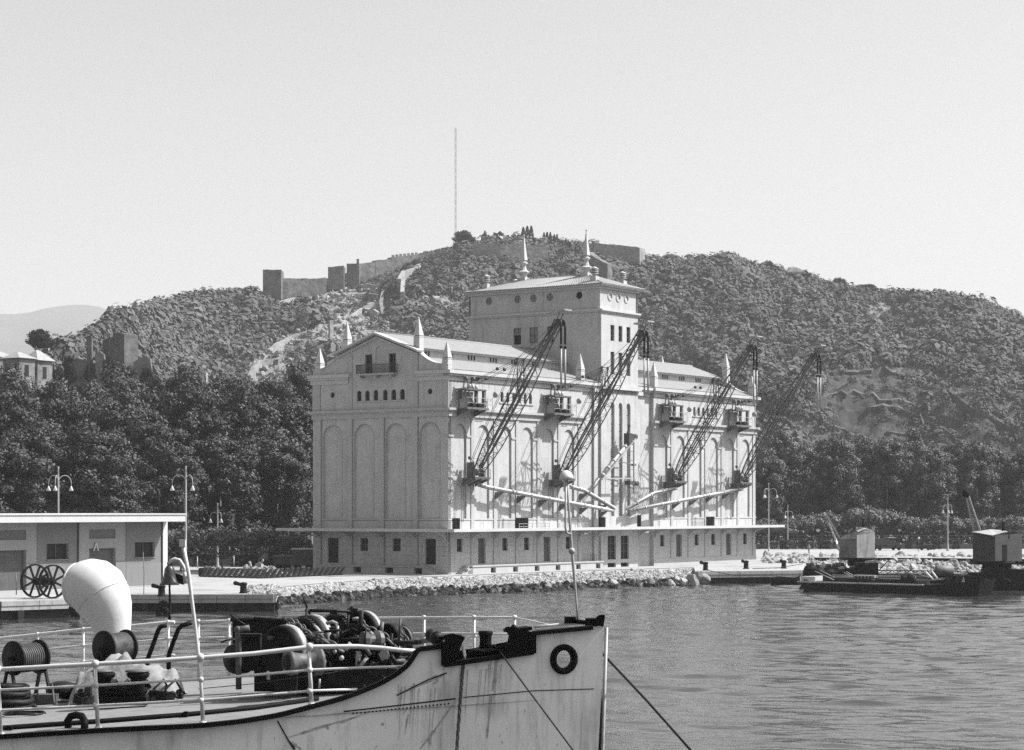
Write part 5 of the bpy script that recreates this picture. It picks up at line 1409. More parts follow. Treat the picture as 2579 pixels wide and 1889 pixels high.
# axle with two spoked wheels
ax_ = Vector((math.sin(R(48)), -math.cos(R(48)), 0)); pw = G(88, 1506); rw_ = 1.42
wr = empty('wheel_axle', (pw.x, pw.y, 1.5), 0, 'pair of huge dark spoked iron wheels on one axle before the shed', 'wheels')
for k in range(2):
    c_ = Vector((0, 0, rw_ + .02)) + ax_ * (k * 2.5); m_ = MB(); u0 = Vector((0, 0, 1)); v0 = ax_.cross(u0)
    n_ = 36; vs = []
    for i in range(n_):
        a = 2 * math.pi * i / n_; e_ = u0 * math.cos(a) + v0 * math.sin(a)
        for rr, w_ in ((rw_, -.12), (rw_, .12), (rw_ - .12, .12), (rw_ - .12, -.12)): vs.append(c_ + e_ * rr + ax_ * w_)
    m_.add(vs, [(i * 4 + j, i * 4 + (j + 1) % 4, ((i + 1) % n_) * 4 + (j + 1) % 4, ((i + 1) % n_) * 4 + j) for i in range(n_) for j in range(4)])
    for i in range(8):
        a = 2 * math.pi * (i + .5) / 8; e_ = u0 * math.cos(a) + v0 * math.sin(a); m_.bar(c_ + e_ * .15, c_ + e_ * (rw_ - .1), .17, .1, up=ax_)
    m_.lathe(c_ - ax_ * .25, [(.1, 0), (.22, .02), (.22, .48), (.1, .5)], 14, ax_)
    m_.build('wheel', M['black2'] if 'black2' in M else M['iron2'] if 'iron2' in M else M['black'], wr)
m_ = MB(); m_.bar(Vector((0, 0, rw_)), Vector((0, 0, rw_)) + ax_ * 2.5, .28); m_.ob(Vector((0, 0, rw_)) + ax_ * 1.25, ax_ * .6, ax_.cross(Vector((0, 0, 1))) * .35, Vector((0, 0, .3))); m_.build('axle', M['black'], wr)
# long row of leaning dark slabs
M['slab'] = mat('weathered_slab', .10, .8, .3, 1.2, island=.3)
a, b = G(512, 1452), G(858, 1449); mid_ = G(660, 1457); n_ = 27
for i in range(n_):
    t_ = i / (n_ - 1); q = a.lerp(b, t_) + (mid_ - a.lerp(b, .43)) * (1 - abs(t_ - .43) * 1.9); q.z = 1.5; m_ = MB()
    m_.prism([(-.34, 0), (-.04, 0), (.62, 1.02), (.32, 1.02)], lambda u_, v_: (u_, -.3, v_), lambda u_, v_: (u_, 1.3, v_)); m_.prism([(.0, .3), (.12, .3), (.4, .75), (.28, .75)], lambda u_, v_: (u_, -.36, v_), lambda u_, v_: (u_, -.301, v_))
    m_.prism([(-.04, 0.01), (.22, 0.01), (.34, .2), (.1, .22)], lambda u_, v_: (u_, -.2, v_), lambda u_, v_: (u_, 1.2, v_))
    o = m_.build('leaning_slab', M['slab'], None, q); tag(o, 'one of the dark slabs leaning in a long row on the quay before the silo corner', 'slab', 'dark slabs leaning in a row')
m_ = MB(); q = G(500, 1451); m_.lathe((0, 0, .45), [(.1, 0), (.45, .03), (.5, .3), (.5, .9), (.1, 1.0)], 12, (1, .3, 0)); m_.lathe((.5, .3, .6), [(.1, 0), (.4, .03), (.4, .9), (.1, 1.0)], 12, (1, .3, 0)); tag(m_.build('drum', M['black'], None, q), 'black drum lying at the left end of the row of slabs', 'drum')
# railway wagons in the shade left of the silo
def wagon(px0, px1, d, lab, top_, white):
    x0, x1 = (px0 - CX) / F * d, (px1 - CX) / F * d; L = x1 - x0; r = empty('goods_wagon', (x0, d, 1.5), 0, lab, 'wagon', 'dark goods wagons')
    m_ = MB(); m_.b(0, 0, .75, L, 2.4, top_); m_.build('body', M['shut'], r)
    m_ = MB(); m_.b(-.1, -.1, top_, L + .1, 2.5, top_ + .16); m_.build('roof' if top_ > 2 else 'load_board', M['white'] if white else M['mgrey'], r)
    for k in range(2):
        for q in (.25, 2.0):
            m_ = MB(); x = L * (.22 + .56 * k); m_.lathe((x, q, .42), [(.1, 0), (.42, .01), (.42, .12), (.1, .13)], 14, (0, 1, 0)); m_.build('wheel', M['black'], r)
wagon(735, 788, 262, 'dark goods wagon with a white roof edge, partly behind the silo corner', 2.6, True)
wagon(690, 728, 264, 'low dark open wagon left of the covered wagon', 1.7, False)
for px, lab in ((737, 'white rounded block on the ground left of the silo corner'), (782, 'white rounded block touching the silo corner')):
    m_ = MB(); m_.prism([(0, 0), (1.0, 0), (.95, .32), (.15, .32)], lambda a_, b_: (a_, 0, b_), lambda a_, b_: (a_, .8, b_)); p = G(px - 6, 1431); tag(m_.build('white_block', M['white'], None, p), lab, 'block')
sg = empty('notice_board', G(655, 1431), 0, 'pale notice boards on a post between hedges and stone heap', 'sign')
m_ = MB(); m_.bar((0, 0, 0), (0, 0, 2.9), .1); m_.build('post', M['lgrey'], sg); m_ = MB(); m_.b(-.1, -.06, 1.1, 1.0, 0, 1.9); m_.b(.0, -.06, 2.0, .3, 0, 2.8); m_.build('board', M['lgrey'], sg)

# ---------------------------------------------------------------- truck, trailer, person on the right quay
M['dark'] = mat('dark_vehicle_paint', .025, .5, .2, 1.0, spec=.2)
p = G(2257, 1386); tk = empty('parked_truck', p, R(-62), 'small dark old truck parked on the open quay at right', 'truck')
m_ = MB(); m_.b(-.85, -5.2, .7, .85, -2.2, 1.0); m_.b(-1.0, -5.3, 1.0, 1.0, -2.3, 2.1); m_.build('cargo_bed', M['dark'], tk)
m_ = MB(); m_.prism([(-2.15, .6), (-2.15, 2.2), (-.95, 2.25), (-.75, 1.55), (.3, 1.45), (.45, .6)], lambda a_, b_: (-.62, a_, b_), lambda a_, b_: (.62, a_, b_)); m_.build('cab', M['dark'], tk)
m_ = MB(); m_.b(-.75, -2.3, 2.26, .75, -.75, 2.36); m_.build('roof', M['lgrey'], tk)
for sx_ in (-1, 1):
    m_ = MB(); m_.prism([(-.7, .55), (-.5, .95), (.0, 1.08), (.5, .95), (.65, .55)], lambda a_, b_: (sx_ * .6, a_, b_), lambda a_, b_: (sx_ * .95, a_, b_)); m_.build('mudguard', M['dark'], tk)
    m_ = MB(); m_.lathe((sx_ * .55, .45, 1.15), [(.05, 0), (.18, .05), (.17, .1)], 10, (0, 1, 0)); m_.build('headlight', M['white'], tk)
    for y_ in (0, -4.3):
        m_ = MB(); m_.ring((sx_ * .8, y_, .42), .3, .13, (1, 0, 0), 18, 6); m_.lathe((sx_ * .8 - .06, y_, .42), [(.02, 0), (.25, .02), (.25, .1), (.02, .12)], 12, (1, 0, 0)); m_.build('wheel', M['black'], tk)
m_ = MB(); m_.b(-.85, .62, .5, .85, .7, .65); m_.build('bumper', M['mgrey'], tk)
m_ = MB(); m_.b(-.5, -.94, 1.62, .5, -.8, 2.12); m_.build('windscreen', M['pane'], tk)
def trailer(px, yb, w_, lab):
    r = empty('low_trailer', G(px, yb), R(4), lab, 'trailer', 'low dark trailers on the quay'); m_ = MB(); m_.b(0, 0, .35, w_, 1.3, .9); m_.b(-.6, .6, .45, 0, .7, .55); m_.build('bed', M['dark'], r)
    for k in (.2, .8):
        m_ = MB(); m_.lathe((w_ * k, -.05, .28), [(.05, 0), (.28, .01), (.28, .12), (.05, .13)], 12, (0, 1, 0)); m_.build('wheel', M['black'], r)
trailer(2316, 1386, 2.0, 'low dark trailer right of the parked truck'); trailer(2342, 1385, .9, 'small dark cart beside the low trailer'); trailer(2284, 1383, 1.0, 'tiny low cart just right of the parked truck')
sg = empty('lollipop_sign', G(2314, 1392), 0, 'thin post with a small round sign in front of the trailers', 'sign'); m_ = MB(); m_.bar((0, 0, 0), (0, 0, 2.4), .06); m_.build('post', M['mgrey'], sg); m_ = MB(); m_.lathe((0, -.05, 2.5), [(.05, 0), (.22, .01), (.22, .04), (.05, .05)], 14, (0, 1, 0)); m_.build('disc', M['white'], sg)
def skin_body(name, verts, edges, rad, m, parent, sub=1):
    me = bpy.data.meshes.new(name); me.from_pydata(verts, edges, []); o = bpy.data.objects.new(name, me); COL.objects.link(o)
    if parent: o.parent = parent
    md_ = o.modifiers.new('skin', 'SKIN'); md_.use_smooth_shade = True
    for i, r_ in enumerate(rad): me.skin_vertices[0].data[i].radius = r_ if isinstance(r_, tuple) else (r_, r_)
    me.skin_vertices[0].data[0].use_root = True
    s2 = o.modifiers.new('sub', 'SUBSURF'); s2.levels = sub; s2.render_levels = sub
    me.materials.append(m); return o
pe = empty('person', G(2037, 1397), R(200), 'person in pale clothes walking along the sunny quay left of the floating crane', 'person')
V_ = [(0, 0, .95), (0, 0, 1.15), (0, .02, 1.38), (0, .03, 1.5), (0, .05, 1.62), (0, .06, 1.74), (.1, 0, .9), (.12, .2, .5), (.12, .12, .08), (.12, .28, .04), (-.1, 0, .9), (-.12, -.12, .5), (-.12, -.38, .16), (-.12, -.24, .08), (.19, .02, 1.4), (.25, -.12, 1.12), (.26, -.02, .9), (-.19, .02, 1.4), (-.25, .12, 1.14), (-.24, .3, .98)]
E_ = [(0, 1), (1, 2), (2, 3), (3, 4), (4, 5), (0, 6), (6, 7), (7, 8), (8, 9), (0, 10), (10, 11), (11, 12), (12, 13), (2, 14), (14, 15), (15, 16), (2, 17), (17, 18), (18, 19)]
RR_ = [.15, .14, .17, .07, .1, .08, .1, .07, .05, .04, .1, .07, .05, .04, .07, .05, .035, .07, .05, .035]
skin_body('body', V_, E_, RR_, mat('person_clothes', .3, .9, .1, 2), pe)
# ---------------------------------------------------------------- barges and floating cranes
M['hullb'] = mat('black_hull', .014, .7, .5, .8, spec=.1, streak=.3)
M['deckb'] = mat('grimy_deck', .035, .8, .5, 1.2)
M['crab'] = mat('crane_cabin_steel', .34, .7, .25, .8, streak=.6, sscale=(1.6, 1.6, .25))
M['crab2'] = mat('crane_cabin_boards', .11, .8, .25, 1.2, streak=.2, sscale=(6, 6, .3))
def hull(parent, L, W, h0, h1, m, rake=1.2, deck=True):
    """a barge hull along +x from 0 to L; sheer h(x) from a list"""
    m_ = MB(); n_ = 24; vs = []
    for i in range(n_ + 1):
        t_ = i / n_; x = L * t_; w_ = W / 2 * min(1, .55 + 4 * t_) * min(1, .55 + 4 * (1 - t_)) ; z_ = h0 + (h1 - h0) * max(0, (t_ - .72) / .28) ** 1.5
        for y_, zz_, k in ((-w_, z_, 0), (-w_ * .96, -.6, 1), (w_ * .96, -.6, 1), (w_, z_, 0)): vs.append((x + (rake * .5 if k and i == 0 else 0) - (rake * .6 if k and i == n_ else 0), y_, zz_))
        vs.append((x, -w_ + .25, z_ - .12)); vs.append((x, w_ - .25, z_ - .12))
    fs = []
    for i in range(n_):
        a, b = i * 6, (i + 1) * 6
        fs += [(a, b, b + 1, a + 1), (a + 1, b + 1, b + 2, a + 2), (a + 2, b + 2, b + 3, a + 3), (a, a + 4, b + 4, b), (a + 3, b + 3, b + 5, a + 5), (a + 4, a + 5, b + 5, b + 4)]
    fs += [(0, 1, 2, 3, 5, 4), (n_ * 6 + 4, n_ * 6 + 5, n_ * 6 + 3, n_ * 6 + 2, n_ * 6 + 1, n_ * 6)]
    m_.add(vs, fs); return m_.build('hull', m, parent)
A_, B_ = G(2003, 1489, 0), G(2458, 1503, 0)
dv = B_ - A_; bL = dv.length; brz = math.atan2(dv.y, dv.x); A_.z = 0
ba = empty('work_barge', A_ + Vector((-math.sin(brz) * 2.6, math.cos(brz) * 2.6, 0)), brz, 'long low black barge in front with a white gunwale line and white stern panel', 'barge')
hull(ba, bL, 5.2, 1.05, 1.75, M['hullb'])
m_ = MB(); m_.b(.3, -2.66, .98, bL * .72, -2.58, 1.12); m_.b(.3, -2.7, 1.055, bL * .72, -2.3, 1.115); m_.build('gunwale', M['white'], ba)
m_ = MB(); m_.b(.5, -2.3, 1.06, 2.4, -2.24, 1.62); m_.b(.4, -2.3, 1.06, .46, 2.0, 1.62); m_.build('stern_panel', M['white'], ba)
m_ = MB(); m_.b(.95, -2.36, 1.12, 1.1, -2.305, 1.36); m_.b(1.25, -2.36, 1.12, 1.42, -2.305, 1.3); m_.b(.9, -2.36, 1.1, 1.5, -2.305, 1.14); m_.build('painted_mark', M['iron'], ba)
m_ = MB(); m_.b(3.0, -1.7, .9, 14.2, 1.9, 1.55); m_.b(7.2, -2.0, 1.56, 9.8, -1.0, 1.66); m_.build('hatch', M['deckb'], ba)
m_ = MB(); m_.b(6.9, -1.9, 1.8, 9.3, -.9, 1.9); m_.b(9.3, -1.85, 1.4, 9.7, -1.2, 1.9); m_.bar((9.5, -1.4, 1.83), (14.5, -1.4, 1.8), .12)
for k in range(5): m_.bar((7.2 + k * .45, -1.9, 1.5), (7.2 + k * .45, -1.9, 1.82), .14)
m_.build('bench', M['lgrey'], ba)
m_ = MB()
for q in ((1.9, -1.6, 2.2, 4.6, -1.9, 1.3), (2.3, -1.2, 2.3, 5.0, -1.5, 1.3), (5.6, -1.0, 2.2, 7.2, -1.4, 1.6), (5.2, -.9, 2.1, 6.9, -1.3, 1.55), (3.9, -1.6, 1.72, 7.0, -1.4, 1.7), (3.9, -1.2, 1.85, 7.0, -1.2, 1.8), (14.6, -1.3, 2.2, 16.6, -1.5, 1.7), (13.6, -1.3, 1.9, 14.6, -1.3, 2.2)): m_.tube([q[:3], q[3:]], .05, 6)
m_.build('spar', M['lgrey'], ba)
m_ = MB(); m_.tube([(15.9, -1.7, 2.35), (16.9, -1.9, 1.65)], [.16, .1], 8); m_.tube([(16.4, -1.3, 2.45), (17.2, -1.5, 1.75)], [.12, .08], 8); m_.prism([(16.4, 1.5), (17.9, 1.62), (18.2, 1.85), (17.2, 1.75)], lambda a_, b_: (a_, -2.0, b_), lambda a_, b_: (a_, -1.4, b_)); m_.build('anchor', M['white'], ba)
m_ = MB()
for q in ((12.8, -1.5, 1.5), (13.4, -1.2, 1.7), (14.0, -1.6, 1.5)): m_.lathe(q, [(.1, 0), (.5, .05), (.5, .5), (.1, .55)], 12, (1, .3, 0))
m_.b(12.4, -2.0, .9, 15, 0, 1.4); m_.build('winch', M['black'], ba)
# floating crane (left)
A2 = P(2022, 1445, 246); A2.z = 0
fl_ = empty('crane_pontoon', A2 + Vector((0, 3.5, 0)), R(-3), 'dark pontoon cluttered with gear that carries the round-backed crane', 'pontoon')
hull(fl_, 18.5, 6.5, 1.3, 1.5, M['hullb'])
m_ = MB()
for q, r_ in (((.4, -2.9, 2.0), .55), ((1.3, -3.0, 1.7), .6), ((2.4, -3.1, 1.6), .5)): m_.lathe(q, [(.2, 0), (r_, .1), (r_, 1.3), (.2, 1.4)], 12, (1, 0, .1))
rr = random.Random(2)
for k in range(46): x = rr.uniform(.6, 8.6); y = rr.uniform(-2.8, -.5); s_ = rr.uniform(.15, .5); m_.ob((x, y, 1.5 + rr.uniform(0, .95)), (s_, rr.uniform(-.2, .2), 0), (0, s_, .1), (rr.uniform(-.1, .1), 0, s_ * .7))
m_.b(1.0, -2.4, 1.3, 8.8, 2.5, 2.2); m_.build('deck_gear', M['black'], fl_)
m_ = MB(); m_.b(3.1, -3.2, 1.3, 8.6, 1.5, 1.6); m_.b(6.4, -3.1, 1.6, 8.7, 1.0, 2.9)
for k in range(6): m_.bar((5.0 + k * .55, -3.15, 1.6), (5.0 + k * .55, -3.15, 2.8), .07)
m_.build('crane_base', M['black'], fl_)
m_ = MB(); m_.b(8.5, -2.8, 1.5, 18.0, -2.4, 1.65)
for k in range(9): m_.bar((8.6 + k, -2.6, 1.6), (9.3 + k, -2.6, 2.0), .08)
m_.bar((8.5, -2.6, 2.05), (18, -2.6, 1.95), .12); m_.tube([(8.9, -2.5, 2.1), (9.9, -2.5, 3.2), (10.2, -2.5, 3.0)], .07, 6); m_.build('truss', M['iron'], fl_)
m_ = MB(); m_.lathe((15.2, -2.2, 1.95), [(.1, 0), (.66, .05), (.7, .2), (.7, 2.0), (.1, 2.1)], 18, (1, 0, 0)); m_.build('tank', M['mgrey'], fl_)
m_ = MB()
for q in ((2.6, -2.6, 2.45), (4.6, -2.4, 2.3), (7.6, -2.9, 3.0), (8.2, -2.8, 3.05)): m_.ob(q, (.35, 0, .06), (0, .2, 0), (-.05, 0, .13))
m_.build('crate', M['lgrey'], fl_)
# its crane: cabin is a polygon in plan seen at a corner
d1 = 250.0; sc1 = d1 / F
def cabin_pt(px, py, dd=0): return P(px, py, d1 + dd)
cr = empty('floating_crane', P(2160, 1410, d1), 0, 'round-backed steel crane cabin with streaked paint and short lattice jib', 'crane')
def LP(px, py, dd=0): return cabin_pt(px, py, dd) - Vector(cr.location)
def dA(px): return lerp_tab([(2110, 1.9), (2152, -1.0), (2160, -1.1), (2168, -.9), (2204, 1.2)], px)
def cab(prof, m, nm, d0=0, d1_=4.2):
    m_ = MB(); m_.prism(prof, lambda a, b: LP(a, b, dA(a) + d0), lambda a, b: LP(a, b, dA(a) * .3 + d1_)); return m_.build(nm, m, cr)
cab([(2113, 1405), (2114, 1359), (2136, 1359), (2150, 1358), (2158, 1358), (2158, 1405)], M['crab'], 'engine_house')
cab([(2158, 1405), (2158, 1348), (2162, 1340), (2168, 1336), (2178, 1332), (2188, 1332), (2196, 1335), (2202, 1341), (2204, 1349), (2203, 1405)], M['crab'], 'cabin', -.1)
cab([(2112, 1358.5), (2120, 1353), (2130, 1347), (2142, 1344), (2143, 1357), (2136, 1358.5)], M['lgrey'], 'hood', -.15)
cab([(2142, 1358), (2146, 1342), (2154, 1334), (2164, 1329), (2178, 1328.5), (2188, 1331), (2178, 1332), (2168, 1336), (2162, 1340), (2157, 1348), (2157, 1358)], M['lgrey'], 'roof', -.2)
m_ = MB(); m_.lathe(LP(2164, 1410, 1.5), [(2.2, 0), (2.2, .25), (1.4, .3)], 18); m_.lathe(LP(2164, 1425, 1.5), [(1.3, 0), (1.3, .7)], 18); m_.build('slewing_ring', M['black'], cr)
m_ = MB()
j0, j1, jt = LP(2104, 1357, 1.0), LP(2114, 1354, .4), LP(2076, 1291, .6); jf = LP(2113, 1385, .2)
m_.bar(j0, jt, .19); m_.bar(j1, jt + Vector((.25, 0, -.2)), .19); m_.bar(j0, jf, .2)
for k in range(6): m_.bar(j0.lerp(jt, k / 6), j1.lerp(jt + Vector((.25, 0, -.2)), k / 6), .09)
m_.build('jib', M['white'], cr)
m_ = MB(); m_.bar(jt, LP(2133, 1342, 1.5), .04); m_.bar(jt + Vector((0, .3, 0)), LP(2136, 1342, 2), .04); m_.build('stay', M['iron'], cr)
m_ = MB(); m_.tube([LP(2174, 1332, 1.5), LP(2174, 1306, 1.5)], .12, 8); m_.b(*(LP(2170, 1310, 1.4)), *(LP(2176, 1306, 1.7))); m_.build('exhaust', M['black'], cr)
# right floating crane
d2 = 240.0
c2 = empty('floating_crane', P(2510, 1420, d2), 0, 'dark boarded crane house with pale pitched roof, doorway and tall jib at the right edge', 'crane')
def Q2(px, py, dd=0): return P(px, py, d2 + dd) - Vector(c2.location)
pc = [(2450, 1.8), (2506, -1.6), (2574, .6), (2540, 4.5), (2480, 4.5)]
m_ = MB(); lo_ = [Q2(px, 1413, dd) for px, dd in pc]; hi_ = [Q2(px, {2450: 1341, 2506: 1348, 2574: 1343, 2540: 1338, 2480: 1338}[px], dd) for px, dd in pc]
m_.add(lo_ + hi_, [(i, (i + 1) % 5, 5 + (i + 1) % 5, 5 + i) for i in range(5)]); m_.build('cabin', M['crab2'], c2)
m_ = MB(); rp = [Q2(2449, 1339.5, 1.6), Q2(2500, 1348.5, -1.9), Q2(2539, 1338, .2), Q2(2520, 1335, 3.5), Q2(2494, 1333, 3)]
m_.add(rp, [(0, 1, 2, 3, 4)]); m_.add([p_ - Vector((0, 0, .1)) for p_ in rp], [(0, 1, 2, 3, 4)]); m_.build('roof', M['lgrey'], c2)
m_ = MB(); da, db = Vector(lo_[1]), Vector(lo_[2]); e_ = (db - da); nrm = Vector((e_.y, -e_.x, 0)).normalized()
p0, p1 = da.lerp(db, .27), da.lerp(db, .44); m_.add([p0 + nrm * .03, p1 + nrm * .03, p1 + nrm * .03 + Vector((0, 0, 1.75)), p0 + nrm * .03 + Vector((0, 0, 1.75))], [(0, 1, 2, 3)]); m_.ob((p0 + p1) / 2 + Vector((0, 0, .9)), e_ * .085, nrm * .02, Vector((0, 0, .9))); m_.build('doorway', M['void'], c2)
m_ = MB()
j0, j1, jt = Q2(2453, 1338, 3), Q2(2468, 1335, 2.5), Q2(2432, 1244, 3)
m_.bar(j0, jt, .17); m_.bar(j1, jt + Vector((.25, 0, 0)), .17)
for k in range(9):
    m_.bar(j0.lerp(jt, k / 9), j1.lerp(jt + Vector((.25, 0, 0)), k / 9), .07); m_.bar(j0.lerp(jt, k / 9), j1.lerp(jt + Vector((.25, 0, 0)), (k + 1) / 9), .05)
m_.build('jib', M['lgrey'], c2)
m_ = MB(); m_.lathe(jt + Vector((0, -.2, 0)), [(.1, 0), (.42, .03), (.42, .3), (.1, .33)], 12, (.2, 1, 0)); m_.build('sheave', M['black'], c2)
m_ = MB(); m_.tube([Q2(2527, 1338, 2), Q2(2527, 1318, 2)], .17, 10); m_.b(*(Q2(2523, 1319, 1.8)), *(Q2(2531, 1315, 2.2))); m_.tube([Q2(2540, 1356, -.4), Q2(2540, 1340, -.4)], .12, 8); m_.build('chimney', M['black'], c2)
m_ = MB(); m_.lathe(Q2(2510, 1421, 1.5), [(2.3, 0), (2.3, .35)], 18); m_.lathe(Q2(2510, 1432, 1.5), [(1.6, 0), (1.6, .5)], 18); m_.b(*Q2(2460, 1422, 0), *Q2(2566, 1413, 3)); m_.build('slewing_ring', M['black'], c2)
A3 = P(2448, 1440, 240); A3.z = 0
p3 = empty('crane_pontoon', A3 + Vector((0, 2.4, 0)), R(2), 'tall black pontoon under the boarded crane at the right edge', 'pontoon')
hull(p3, 16, 7.5, 1.7, 1.9, M['hullb']); m_ = MB(); m_.b(.8, -3.4, 1.6, 15, 3, 1.9); m_.b(2, -3.0, 1.9, 7, 2, 2.3)
for k in range(6): m_.ring((1 + k * 2.4, -3.85, .9), .35, .14, (0, 1, 0), 14, 6)
m_.build('deck_gear', M['black'], p3)
# rowing boats
def rowboat(px0, px1, yb, lab):
    a, b = G(px0, yb, 0), G(px1, yb + 1, 0); L = (b - a).length; r = empty('rowing_boat', a, math.atan2(b.y - a.y, b.x - a.x), lab, 'boat', 'small dark rowing boats'); m_ = MB(); vs = []; n_ = 10
    for i in range(n_ + 1):
        t_ = i / n_; w_ = .75 * math.sin(math.pi * min(1, .12 + t_ * .85)) ** .7; z_ = .5 + .35 * (1 - t_) ** 2 + .1 * t_
        vs += [(L * t_, -w_, z_), (L * t_ + .1, -w_ * .6, -.1), (L * t_ + .1, w_ * .6, -.1), (L * t_, w_, z_), (L * t_ + .1, -w_ * .55, .15), (L * t_ + .1, w_ * .55, .15)]
    fs = []
    for i in range(n_):
        p_, q_ = i * 6, i * 6 + 6; fs += [(p_, q_, q_ + 1, p_ + 1), (p_ + 1, q_ + 1, q_ + 2, p_ + 2), (p_ + 2, q_ + 2, q_ + 3, p_ + 3), (p_, p_ + 4, q_ + 4, q_), (p_ + 3, q_ + 3, q_ + 5, p_ + 5), (p_ + 4, p_ + 5, q_ + 5, q_ + 4)]
    fs += [(0, 1, 2, 3, 5, 4), (n_ * 6, n_ * 6 + 4, n_ * 6 + 5, n_ * 6 + 3, n_ * 6 + 2, n_ * 6 + 1)]
    m_.add(vs, fs); m_.build('hull', M['hullb'], r); m_ = MB()
    for k in (.3, .6): m_.b(L * k, -.5, .38, L * k + .2, .5, .42)
    m_.build('thwart', M['mgrey'], r)
rowboat(1917, 2000, 1466, 'dark rowing boat moored beside the quay, the farther of two'); rowboat(1942, 2012, 1473, 'dark rowing boat nearer the camera beside the barge stern')
# mooring lines on the quay
m_ = MB()
for pts in ([(1780, 1436, 1.9), (1850, 1449, 1.2), (1940, 1450, 1.0), (2004, 1455, 1.2)], [(1895, 1432, 1.6), (1960, 1430, 1.8), (2022, 1420, 1.9)]):
    m_.tube([G(px, py, z_) if False else P(px, py, 252) for px, py, z_ in pts], .04, 5)
tag(m_.build('mooring_rope', M['iron']), 'dark mooring ropes from the stone quay bollards to the barges', 'rope')
# ---------------------------------------------------------------- cargo ship in the foreground
M['hullp'] = mat('ship_hull_paint', 1.22, .6, .05, .8, .004, 2.0, spec=.2, streak=.6, sscale=(3.2, 3.2, .3), speck=.22, spscale=1.1)
M['hullq'] = mat('ship_hull_clean_paint', .36, .55, .05, .8, spec=.35)
M['rim'] = mat('black_ship_paint', .010, .6, .5, 2.0, spec=.07)
M['railp'] = mat('white_rail_paint', .74, .5, .06, 3.0, spec=.4, speck=.15, spscale=9)
M['cowl'] = mat('cream_cowl_paint', .76, .6, .05, 2.0, .003, 12, spec=.3, speck=.05, spscale=7)
M['mach'] = mat('greasy_machine', .022, .55, .6, 3.0, .004, 14, spec=.14, speck=.3)
M['mach2'] = mat('worn_machine', .12, .55, .6, 4.0, .004, 14, spec=.3, speck=.5)
M['steel'] = mat('bright_worn_steel', .42, .45, .3, 5.0, spec=.5, speck=.4)
M['rope'] = mat('pale_rope', .35, .9, .3, 12, .01, 40)
M['tarp'] = mat('canvas_tarp', .34, .95, .35, 3.0, .05, 5, speck=.35)
def deckmat():
    m = mat('deck_planks', .30, .85, .18, 1.4, .003, 8, speck=.15, spscale=3)
    n = m.node_tree.nodes; l = m.node_tree.links; b = n['Principled BSDF']; src = b.inputs['Base Color'].links[0].from_socket
    tc = n.new('ShaderNodeTexCoord'); mp = n.new('ShaderNodeMapping'); mp.inputs['Rotation'].default_value = (0, 0, -.3)
    wv = n.new('ShaderNodeTexWave'); wv.bands_direction = 'Y'; wv.inputs['Scale'].default_value = 1.25; wv.inputs['Distortion'].default_value = .3
    mr = n.new('ShaderNodeMapRange'); mr.inputs['From Min'].default_value = 0; mr.inputs['From Max'].default_value = .12; mr.inputs['To Min'].default_value = .35; mr.inputs['To Max'].default_value = 1
    l.new(tc.outputs['Object'], mp.inputs[0]); l.new(mp.outputs[0], wv.inputs[0]); l.new(wv.outputs[1], mr.inputs[0])
    mx = n.new('ShaderNodeMix'); mx.data_type = 'RGBA'; mx.blend_type = 'MULTIPLY'; mx.inputs[0].default_value = 1
    l.new(src, mx.inputs[6]); l.new(mr.outputs[0], mx.inputs[7]); l.new(mx.outputs[2], b.inputs['Base Color']); return m
M['deck'] = deckmat()
ship = empty('cargo_ship', (0, 0, 0), 0, 'foredeck and bow of a grey-hulled cargo ship with white rails', 'ship')
ND = [(-2600, 44), (-1000, 38.6), (0, 36.6), (245, 36.5), (510, 36.5), (784, 36.8), (914, 37.0), (1050, 37.1), (1343, 37.4), (1519, 37.6)]
def nd(px): return lerp_tab(ND, px)
def sm(tab, x):  # smooth table
    return (lerp_tab(tab, x - 25) + 2 * lerp_tab(tab, x) + lerp_tab(tab, x + 25)) / 4
TOP = [(-2600, 1975), (-1000, 1900), (0, 1851), (245, 1835), (330, 1831), (510, 1822), (600, 1813), (700, 1797), (784, 1775), (860, 1755), (914, 1735), (960, 1716), (985, 1702), (1010, 1685), (1027, 1670), (1040, 1652), (1050, 1635), (1056, 1630), (1123, 1622)]
def topz(px): return CZ + (HY - (sm(TOP, px) if px < 1000 else lerp_tab(TOP, px))) / F * nd(px)
def deckz(x): return 5.40 + (x + 5.2) * .055
def nearp(px, z=None): d = nd(px); x = (px - CX) / F * d; return Vector((x, d, topz(px) if z is None else z))
stem = nearp(1519, 6.95)
FARX = [(-45, 64), (-20, 53), (-8.5, 48.2), (-5, 47.2), (-3, 46), (-1.2, 44), (.05, 42), (1.0, 39.9), (stem.x, 37.65)]
def fary(x): return lerp_tab(FARX, x)
